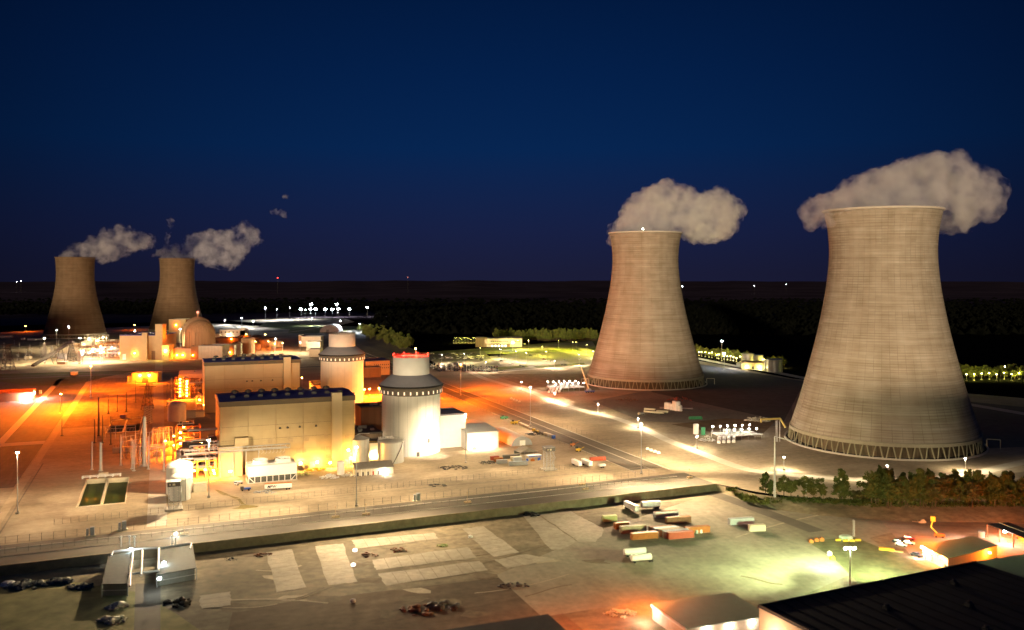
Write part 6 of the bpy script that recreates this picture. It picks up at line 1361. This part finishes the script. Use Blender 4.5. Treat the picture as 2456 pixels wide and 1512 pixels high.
# ================================================================== THE LOWER YARD
GP = lambda c, x, y: at(c, x, y, FG)
trailer('white box trailer end-on at the head of the lower container park', GP('g2',640,295), 13, R(113), WHITE, zb=FG, H=2.9)
trailer('pale box trailer lying along the wall side of the lower park', GP('g2',695,245), 11.5, R(15), mat('trailer_blue_white', (.62,.64,.66), .6, .05, .4), zb=FG, H=3)
container('white container with a rust-red roof in the lower park', GP('g2',905,385), 12.2, R(14), WHITE, FG, top=RUST)
container('small pale olive container alone at the left of the park', GP('g2',60,450), 6.8, R(12), OLIVE, FG)
container('short orange container behind the tan long one', GP('g2',255,570), 6.6, R(14), ORANGE, FG)
container('long tan container left of the stacked block', GP('g2',350,640), 12.2, R(15), TAN, FG, h=3.0)
container('bright orange container nearest the dark ground', GP('g2',530,745), 12.2, R(14), ORANGE, FG)
for i in range(5):
    p = GP('g2', 1130, 735)+rot((0, 2.6*i, 0), R(17)) - Vector((i*1.2,0,0)); m_ = [RED, PGREY, TAN, GREY, RUST][i]
    container(['rust-red container fronting the tight block of five','pale-roofed container second in the tight block','tan container third in the tight block','grey container fourth in the tight block','brown container at the back of the tight block'][i], p, 12.2, R(15), m_, FG, top=[None, mat('roof_lilac', (.40,.38,.42)), TAN, PGREY, RUST][i], h=2.8)
container('orange-brown container along the back right of the block', GP('g2',1100,480), 12.2, R(13), RUST, FG, top=ORANGE)
container('golden orange container with barrels in front', GP('g2',1400,640), 12, R(12), ORANGE, FG)
for i, (x, y, m_) in enumerate(((1585,632,PGREY),(1655,622,WHITE),(1522,650,OLIVE),(1700,605,BLACK))): tag(MB().lathe([(.7,0),(.72,.9),(.7,1.8),(0,1.85)],12).build('barrel', m_, loc=GP('g2',x,y)), ['pale green barrel before the golden container','white barrel before the golden container','small yellow barrel before the golden container','black barrel before the golden container'][i], 'barrel')
container('pale blue-grey container alone near the ramp', GP('e5',640,295), 12.2, R(12), PGREY, FG)
container('short cream container next to the pale blue-grey one', GP('e5',870,370), 7.5, R(8), CREAM, FG)
for i, (x, y) in enumerate(((395,1010),(510,1110))):
    t = thing('tank_trailer', ['rear white tank trailer on the lower yard','front white tank trailer on the lower yard'][i], 'trailer', GP('g2',x,y), R(14), 'white tank trailers'); MB().tube((0,0,2.3),(11-i,0,2.3),1.5,n=18).lathe([(0,0)],3).build('barrel', WHITE, t); MB().box(5.5,0,.7,11,1.4,.4).build('chassis', STEEL_D, t)
    for xx in (1.5,9,10.2): MB().tube((xx,-1.2,.5),(xx,1.2,.5),.5,n=10).build('wheel', BLACK, t)
# sally port over the haul road, foreground left
t = thing('vehicle_gate', 'white pipe-framed vehicle gate with two pale translucent roofs', 'gate', GP('d2',1420,930), AL)
q = lambda c, x, y, h=0: rot(at(c, x, y, FG+h)-t.location, -AL)
def slab4(pts, z, th=.25): return MB().prism([(p.x,p.y) for p in pts], z-th, z)
PRF = mat('translucent_panel', (.10,.115,.11), .85, .1, .5); HZ = 5.5
for pts in ([(1520,430),(1830,380),(1790,820),(1430,830)],[(2240,330),(2456+250,280),(2456+300,600),(2200,700)]):
    P = [q('d2',x,y,HZ) for x,y in pts]; slab4(P, HZ).build('roof_panel', PRF, t)
    mb = MB()
    for p in P: mb.tube((p.x,p.y,0),(p.x,p.y,HZ-.3),.25,n=6)
    mb.build('post', STEEL, t)
    mb = MB(); mb.path([(p.x,p.y,HZ*.5) for p in P]+[(P[0].x,P[0].y,HZ*.5)], .12, 4); mb.build('rail', WHITE, t)
    c_ = sum(P, Vector())/4; MB().prism([(c_.x+(p.x-c_.x)*.93, c_.y+(p.y-c_.y)*.93) for p in P], 0, HZ-.3).build('side_wall', mat('translucent_wall', (.26,.27,.24), .5, .12, .4, wave=('X', .5), bump=.08), t)
mb = MB(); mb.path([q('d2',1560,430,HZ+.3), q('d2',1590,370,HZ+.3), q('d2',2000,330,HZ+.3), q('d2',2240,320,HZ+.3), q('d4',230,260,HZ+.3), q('d4',210,330,HZ+.3)], .42, 8)
mb.path([q('d2',1870,370,HZ+.3), q('d2',1830,700,HZ+.3), q('d2',1820,860,HZ+.3)], .45, 8); mb.path([q('d2',2000,360,HZ+.3), q('d2',1980,700,HZ+.3)], .5, 8); mb.path([q('d2',2230,330,HZ+.3), q('d2',2220,640,HZ+.3)], .5, 8); mb.path([q('d2',1790,690,HZ+.3), q('d2',2220,640,HZ+.3)], .4, 8)
mb.build('pipe_frame', WHITE, t)
for (c_, x, y) in (('d2',1840,350),('d2',2300,540),('d4',10,130),('d2',2240,760)):
    p = q(c_,x,y,HZ+.8); MB().lathe([(0,HZ+.4),(.7,HZ+.8),(.7,HZ+1.4),(0,HZ+1.7)],10,p.x,p.y).build('flood_lamp', L_C, t); light(t, (p.x,p.y-1,HZ+5), 1100, (.85,1,.85), .5)
for i, (c_, x, yb, yt) in enumerate((('d4',10,330,30),('d2',1820,300,215),('d2',1890,310,220),('d2',1700,310,240),('d2',2415,300,150))):
    b = at(c_, x, yb); tag(MB().tube((0,0,0),(0,0,5),.3,n=6).box(0,0,4.6,.9,.9,.8).build('camera_post', WHITE, loc=b), ['white camera post right behind the gate','pale camera post on the patrol road, left one','pale camera post on the patrol road, wide one','pale camera post on the patrol road, outer one','tall pale camera post beside the haul road'][i], 'post')
# roadside sensor boxes on the patrol road
for i, (c_, x, y) in enumerate((('d3',130,1185),('d3',2255,950),('d5',225,910),('d5',1650,740),('d7',850,555),('d7',800,492),('d7',2315,395))):
    tag(MB().box(-1.1,0,0,1.8,1.3,1.0).box(1.1,0,0,1.8,1.3,1.0).tube((0,.4,0),(0,.4,6),.09,n=5).box(0,.4,5.6,.6,.4,.5).build('camera_post', mat('tan_box', (.62,.46,.28)), loc=at(c_,x,y), rz=AL), ['twin concrete feet with camera pole beside the gate','twin-footed camera pole below the two-fan unit','twin-footed camera pole near the leftward mast on the patrol road','twin-footed camera pole with a white lamp on the patrol road','tan foot block in the patrol road near the guard tower','tan kerb block at the end of the pale barrier','twin-footed camera pole at the patrol road corner'][i], 'camera post')
for i, (c_, x, y) in enumerate((('d1',1270,1205),('d5',940,715),('d1',1720,1120))):
    t = thing('equipment_cabinet', ['grey louvred cabinet by the fence left of the gate','grey louvred cabinet by the patrol fence mid-way','long low grey cabinet behind the gate'][i], 'cabinet', at(c_,x,y), AL); MB().box(0,0,0,5,3,.5).build('plinth', CREAM, t); MB().box(.8,0,.5,2,2,4).box(-1.4,0,.5,1,1.6,3.4).build('cabinet_body', GREY, t)
# rocks, rubble, plants in the very front
for i, (c_, x, y, r, h, m_) in enumerate((('d2',380,850,11,4,mat('dark_rock', (.16,.17,.15))),('d2',840,800,8,3,mat('dark_rock', (.16,.17,.15), .9, .3, .5)),('d2',1140,870,7,3,mat('dark_rock', (.16,.17,.15))),('d2',130,840,5,3,WHITE),('d2',1640,1150,6,3,CREAM),('d2',1580,1340,7,3,CREAM),('d4',780,480,5,1,BLACK),('d4',1240,430,5,1.5,RUST),('d6',1000,1190,11,3,RUST),('d6',1320,1150,9,4,STEEL_D),('d6',2290,860,9,2,STEEL_D),('d4',60,1100,9,3,mat('dark_spoil', (.09,.07,.045))),('d6',650,360,5,2,RUST),('d6',260,430,5,2,RUST),('d6',1300,290,4,2,OLIVE),('d7',80,915,6,3,BLACK))):
    (heap if 'scrap' in m_.name or i in (7,12,13) else rocks)(['grey rock pile in the rough grass','dark boulder heap nearer the gate','bouldery mound left of the gate roof','white boulders at the left edge of the grass','pale boulder beside the haul road','large pale boulder in the foreground grass','dark tyre lying among the slabs','rusty scrap at the corner of a slab','blurred black machinery in the foreground','second blurred machine beside the first','lone dark machine on the bare foreground','black spoil heap beside the haul road','rusty barrels between the slabs','brown rubble at the end of the upper slab','low mossy stump by the slab corner','dark stump heap at the foot of the wall'][i], GP(c_,x,y), r, h*1.2, m_, 26 if i < 6 else 20, 50+i, 'rubble', 'rubble_heap')
# small pools of white light bulbs in the front yard
for i, (c_, x, y) in enumerate((('d6',45,580),('d6',70,375),('d6',1690,185),('d6',40,1090))):
    b = GP(c_,x,y); tag(MB().lathe([(0,0),(1.1,.3),(1.1,1.3),(0,1.8)],12).tube((0,0,0),(0,0,.4),.3).build('white_drum', emat('bulb_soft', (1,.93,.85), 2.2) if i < 2 else WHITE, loc=b), ['glowing white lamp drum between the slabs','smaller glowing lamp drum at the slab corner','white drum at the edge of the long slab','faint white drum on the bare foreground'][i], 'drum')
# ---- lower right: green-lit yard
b = GP('e6',300,960); b = at('e6',290,985,FG); h_ = 132-((2000+560/2.897)/1.66775-657.2)*b.y/2110.6-FG
t = thing('floodlight_mast', 'brilliant multi-lamp floodlight mast on the green-lit verge', 'light mast', b); MB().tube((0,0,0),(0,0,h_),.35,.2,8).build('pole', WHITE, t)
for k in range(6): MB().box(-2.4+k*.95, (k%2)*.8-.4, h_-.3, .7, .5, .6).build('lamp_head', L_G, t)
aim(t, (-3,-1.5,h_-1), (-40,-5,0), 26000, (.66,.9,.36), .8, 150); aim(t, (3,1.5,h_-1), (20,30,0), 60000, (.75,.95,.4), .8, 120); aim(t, (-3,1,h_-1), (-115,80,0), 420000, (.70,.90,.44), .8, 70); aim(t, (0,2,h_-1), (-20,95,0), 380000, (.74,.92,.46), .8, 90); aim(t, (2,0,h_-1), (70,50,0), 200000, (.8,.9,.5), .8, 90); aim(t, (-3,0,h_-1), (-135,15,0), 420000, (.70,.88,.42), .8, 65); light(t, (0,0,h_+1.5), 40000, (.8,1,.6), .5)
BG = mat('green_metal_roof', (.15,.20,.14), .55, .08, .4, wave=('X', .6), bump=.08); 
def rz_of(a, b): return math.atan2((b-a).y, (b-a).x)
# big shed with the green roof, lit orange
hS = 6
P0, P1 = at('g4',705,1040,FG), at('g4',1200,1240,FG); P0.z = P1.z = 0
E = [at('g4',x,y,FG+hS) for x,y in ((790,955),(1205,1160),(1640,1060),(2010,945),(1590,800))]
t = thing('green_roof_shed', 'low shed with a wide green metal roof and orange-lit end walls', 'shed', (E[0].x,E[0].y,FG)); o_ = Vector((E[0].x,E[0].y,0)); loc_ = [e-o_ for e in E]
pl = [(p.x,p.y) for p in loc_]
MB().prism(pl, 0, hS-.3).build('wall', mat('shed_wall', (.55,.52,.42), .8, .05, .3), t); c_ = sum((Vector(p) for p in pl), Vector((0,0)))/5
MB().prism([(c_.x+(p[0]-c_.x)*1.03, c_.y+(p[1]-c_.y)*1.03) for p in pl], hS-.28, hS).build('roof', BG, t)
d_ = Vector(pl[1])-Vector(pl[0]); dn = d_.normalized(); nr = Vector((dn.y,-dn.x)); rzz = math.atan2(d_.y,d_.x); L_ = d_.length
for f_, w_, h__, m_ in ((.32,L_*.16,4,GREY),(.12,L_*.04,2.4,STEEL_D),(.9,L_*.07,2.4,STEEL_D)):
    p = Vector(pl[0])+d_*f_+nr*.1; MB().box(p.x,p.y,0,w_,.2,h__,rzz).build('door', m_, t)
for f_, pw, c__, ln in ((.02,5000,(1,.85,.75),L_C),(.38,9000,O_,L_O),(.8,3000,O_,L_O)):
    p = Vector(pl[0])+d_*f_+nr*.7; MB().box(p.x,p.y,hS-1.2,1.1,.6,.8,rzz).build('wall_lamp', ln, t); light(t, (p.x+nr.x*1.2,p.y+nr.y*1.2,hS-1), pw, c__, .4)
p = (Vector(pl[2])+Vector(pl[3]))/2; light(t, (p.x+4,p.y-6,hS-1), 16000, O_, .4); MB().box(p.x+1,p.y-1.4,hS-2,1,.5,.7).build('wall_lamp', L_O, t)
p = (Vector(pl[3])+Vector(pl[4]))/2; light(t, (p.x+5,p.y+5,hS-2), 30000, O_, .4)
p = (Vector(pl[4])+Vector(pl[0]))/2; light(t, (p.x-2,p.y+10,hS+2), 40000, O_, .4)
block('small green annex in front of the green-roofed shed', at('g4',1250,1240,FG), 14, 7, 3, mat('green_wall', (.22,.28,.2)), BG, rz=R(14), zb=FG, parapet=0)
# open canopy at the right border
E = [at('g4',x,y,FG+7) for x,y in ((1850,600),(2200,570),(2700,760),(2560,860))]; t = thing('steel_canopy', 'open steel canopy with a dark roof and pale ridge at the right border', 'canopy', (E[0].x,E[0].y,FG)); o_ = Vector((E[0].x,E[0].y,0)); pl = [((e-o_).x,(e-o_).y) for e in E]
MB().prism(pl, 6.7, 7).build('roof', mat('dark_roof', (.045,.042,.05), .8, .1, .3), t)
mb = MB(); a_, b_ = Vector(pl[0]).lerp(Vector(pl[1]),.55), Vector(pl[3]).lerp(Vector(pl[2]),.55); mb.tube((a_.x,a_.y,7.1),(b_.x,b_.y,7.1),.18,n=5); mb.build('ridge', CREAM, t)
for f_ in (0,.3,.62,.95):
    p = Vector(pl[0]).lerp(Vector(pl[3]), f_); MB().box(p.x,p.y,0,.5,.5,6.7).build('post', RUST, t)
    p = Vector(pl[1]).lerp(Vector(pl[2]), f_); MB().box(p.x,p.y,0,.5,.5,6.7).build('post', RUST, t)
p = Vector(pl[0]).lerp(Vector(pl[3]), .42); MB().box(p.x,p.y,6,1.3,.7,.7).build('canopy_lamp', L_C, t); light(t, (p.x,p.y-1.5,6), 9000, (1,.74,.6), .5); aim(t, (p.x,p.y-.8,6.4), (p.x-60,p.y+26,0), 160000, (1,.72,.6), .4, 70)
p = Vector(pl[0]).lerp(Vector(pl[3]), .1); light(t, (p.x+4,p.y+1,5), 6000, (1,.62,.4), .5); light(t, (pl[2][0]+4,pl[2][1]+12,6), 50000, O_, .5)
tag(MB().tube((0,0,0),(0,0,3),1.5,1.5,14).lathe([(1.6,2.9),(1.6,3.1),(0,3.2)],14).build('round_bin', GREY, loc=at('g4',1755,820,FG)), 'dark round bin near the canopy corner', 'bin')
# vehicles by the shed
for i, (x, y, k, a) in enumerate(((430,965,0,-32),(555,935,0,-32),(385,915,1,-32),(560,860,4,-30),(690,1140,2,-60))): o = car(['white pickup nearest the shed lamp','second white pickup beside the shed','black car at the left of the pickups','dim red car behind the pickups','dark car by the shed door'][i], at('g4',x,y,FG), R(a), k, z=FG+.15); o.scale = (1.3,1.3,1.3)
t = thing('yellow_skid', 'yellow trailer with a low frame on the lit dirt', 'trailer', at('g4',190,1060,FG), R(-20)); MB().box(0,0,.8,7,2.2,1.2).build('body', YEL, t); MB().box(5,0,.6,5,1.4,.4).build('frame', OLIVE, t)
t = thing('orange_lift', 'orange boom lift standing in the pool of orange light', 'lift', at('g4',1060,820,FG), R(-20)); MB().box(0,0,.6,5,2.4,1.4).build('chassis', ORANGE, t); MB().path([(-1,0,2),(-4,0,5),(-3,0,8.5)],.3,6).build('boom', YEL, t); MB().box(-3,0,8.2,2.2,1.6,2.4).build('basket', YEL, t)
for x in (-1.6,1.6): MB().tube((x,-1.2,.6),(x,1.2,.6),.6,n=10).build('wheel', BLACK, t)
for i, (x, y, k) in enumerate(((770,580,0),(1480,495,1),(700,345,2),(1150,330,3),(430,285,4),(800,325,5),(980,320,6),(1490,350,7))):
    m_ = [TAN,YEL,ORANGE,ORANGE,TAN,WHITE,WHITE,WHITE][k]; tag(MB().box(0,0,0,4,2,1.2).box(.4,0,1.2,1.8,1.5,.8).tube((-2,0,.4),(-5,.5,.7),.2,n=4).build('site_item', m_, loc=at('g4',x,y,FG), rz=R(12*i)), ['tan pump on skids on the open dirt','yellowish generator casting a long shadow','orange cone cluster at the belt foot','orange loader under the dark tree belt','tan trailer at the left foot of the belt','white crate left below the belt','white crate right below the belt','white sack pile by the timber pen'][i], 'site equipment')
t = thing('timber_pen', 'grey board-walled pen below the dark tree belt', 'pen', at('g4',1600,375,FG), R(6)); mb = MB(); mb.box(13,0,0,26,.3,3.4); mb.box(0,5,0,.3,10,3.6); mb.box(26,5,0,.3,10,3); mb.box(13,10,0,26,.3,3); mb.build('board_wall', mat('weathered_board', (.22,.16,.11), .95, .3, 1, stretch=(4,4,.3)), t)
for k in range(6): MB().box(k*5.2,-.3,0,.3,.3,3.8).build('post', RUST, t)
tag(lettering('ground_lettering', 'PIGS', 7, mat('faded_black_paint', (.10,.08,.06), .9), 0, None, at('g4',480,445,FG+.16), (0,0,R(-14))), 'faded dark capital letters painted on the dirt below the belt', 'lettering')
# thin lamp post and twin poles on the green yard
for i, (c_, x, yb, yt, hd) in enumerate((('e4',583,1220,1035,0),('e4',598,1222,1040,0),('e3',1585,1205,1015,1),('e4',950,800,640,0))):
    b = at(c_, x, yb, FG if i < 2 else -.5); h = 132-((CR[c_][1]+yt/CR[c_][2])/1.66775-657.2)*b.y/2110.6-b.z; o = MB().tube((0,0,0),(0,0,h),.2,.14,6)
    if hd: o.box(0,0,h,1.6,.5,.3)
    tag(o.build('utility_pole', STEEL if i != 3 else RUST, loc=b), ['left one of the twin thin poles on the green-lit yard','right one of the twin thin poles on the green-lit yard','thin pale lamp post among the roadside trees','slender pole in front of the dense belt'][i], 'pole')
t = thing('water_buffalo', 'pale green round tank ringed by yellow barriers on the verge', 'tank', at('e6',240,455,FG)); MB().lathe([(3.4,0),(3.4,1.4),(2.6,2),(0,2.2)],20).build('body', mat('pale_green', (.4,.5,.4)), t)
for k in range(4): MB().box(-5+k*3.4,-4.5+abs(k-1.5),0,2.6,.8,1.1).build('barrier', YEL, t)
for i, (x, y) in enumerate(((1575,495),(1640,480),(1700,475),(1790,640),(1820,690))): tag(MB().box(0,0,0,2,1.6,1.6).lathe([(.5,1.6),(.2,2.2),(0,2.2)],8).build('barrier_drum', [ORANGE,ORANGE,ORANGE,WHITE,YEL][i], loc=at('e5',x,y,FG)), ['first orange drum at the verge corner','second orange drum at the verge corner','third orange drum at the verge corner','white pump unit on the green-lit verge','yellow drum beside the white pump unit'][i], 'drum')
# ---- near roofs in the bottom right corner
kz = 22+FG; kk = 132-kz; A0 = Vector((.7412*kk, 2.653*kk, 0)); A1 = Vector((1.611*kk, 3.0587*kk, 0)); rr_ = rz_of(A0, A1); L_ = (A1-A0).length
DR = mat('near_dark_roof', (.020,.021,.026), .75, .25, .2, spec=.25)
o0 = A0 - rot((0,75,0), rr_)
t = thing('warehouse', 'huge near warehouse with a flat black roof filling the lower right corner', 'warehouse', (o0.x,o0.y,FG), rr_)
MB().box(L_/2,37.5,0,L_-.6,74.4,kz-FG-.5,skip='b').build('wall', mat('warehouse_wall', (.42,.33,.24), .8, .05, .3, wave=('X', .8), bump=.1), t); MB().box(L_/2,37.5,kz-FG-.5,L_,75,.5).build('roof', DR, t)
MB().box(L_/2,75.1,kz-FG-.9,L_,.3,1.0).build('gutter', mat('gutter', (.08,.06,.04)), t)
for k in range(18): MB().box(4+k*(L_-8)/17, 37.5, kz-FG+.0, .22, 73.5, .16).build('roof_seam', mat('seam_dark', (.012,.012,.014), .8, .1, 1), t)
for k in range(7): MB().box(10+k*14, 20+(k*17)%44, kz-FG, 2.2, 2.2, 1.1).lathe([(.8,kz-FG+1.1),(.8,kz-FG+1.7),(0,kz-FG+2)], 10, 10+k*14, 20+(k*17)%44).build('roof_vent', mat('vent_dark', (.05,.05,.055), .6, .1, 1), t)
MB().box(L_/2,74.6,kz-FG,L_,.5,.5).box(.3,37.5,kz-FG,.5,73,.5).build('parapet', mat('parapet_brown', (.07,.055,.045), .8, .1, 1), t)
for k in range(3): MB().box(-.4, 60-k*18, 14, .6, 1.2, 1).build('wall_lamp', L_O if k == 0 else L_W, t)
light(t, (-5,66,15), 9000, (1,.62,.35), .5); light(t, (-6,40,12), 9000, (1,.8,.55), .5)
t2 = block('low green-roofed building lit by white lamps at the bottom border', at('d8',1790,1110,FG+6) - rot((0,26,0), R(20)), 36, 26, 6, mat('eave_pale', (.6,.5,.4)), BG, rz=R(20), zb=FG, parapet=0, lamps=[(8,-.5,4.5,700,(1,.85,.6),L_W,.7),(18,-.5,4.5,700,(1,.85,.6),L_W,.7),(28,-.5,4.5,500,(1,.8,.6),L_W,.6)])
light(t2, (-5,24,5), 4000, (1,.85,.65), .5); light(t2, (4,34,12), 30000, O_, .5); light(t2, (-40,20,12), 36000, O_, .5)
MB().box(-.5,13,5.2,.7,26,.9).build('eave', WHITE, t2)
q0, q1, q2 = (at('d6',1340,1481,FG+12), at('d8',320,1260,FG+12), at('d8',560,1481,FG+12)); rr_ = rz_of(q0, q1); L_ = (q1-q0).length
block('dark-roofed building cut off by the bottom border', q1 - rot((0,30,0), rr_), L_+30, 30, 12, BROWNC, DR, rz=rr_, zb=FG, right=True, parapet=0)
E = [at('e6',x,y,FG+8) for x,y in ((1735,712),(2330,622),(2900,800),(2500,1000),(2060,905))]; t = thing('flat_roof_store', 'grey-green flat roof at the right border behind the big warehouse', 'building', (E[0].x,E[0].y,FG)); o_ = Vector((E[0].x,E[0].y,0)); pl = [((e-o_).x,(e-o_).y) for e in E]
MB().prism(pl, 0, 7.7).build('wall', mat('green_wall', (.22,.28,.2)), t); MB().prism(pl, 7.72, 8).build('roof', BG, t)
0 if 0 else heap('cluttered materials beside the green-roofed building', at('d8',1350,1250,FG), 7, 3, CREAM, 60, 71, 'materials', 'material_pile')
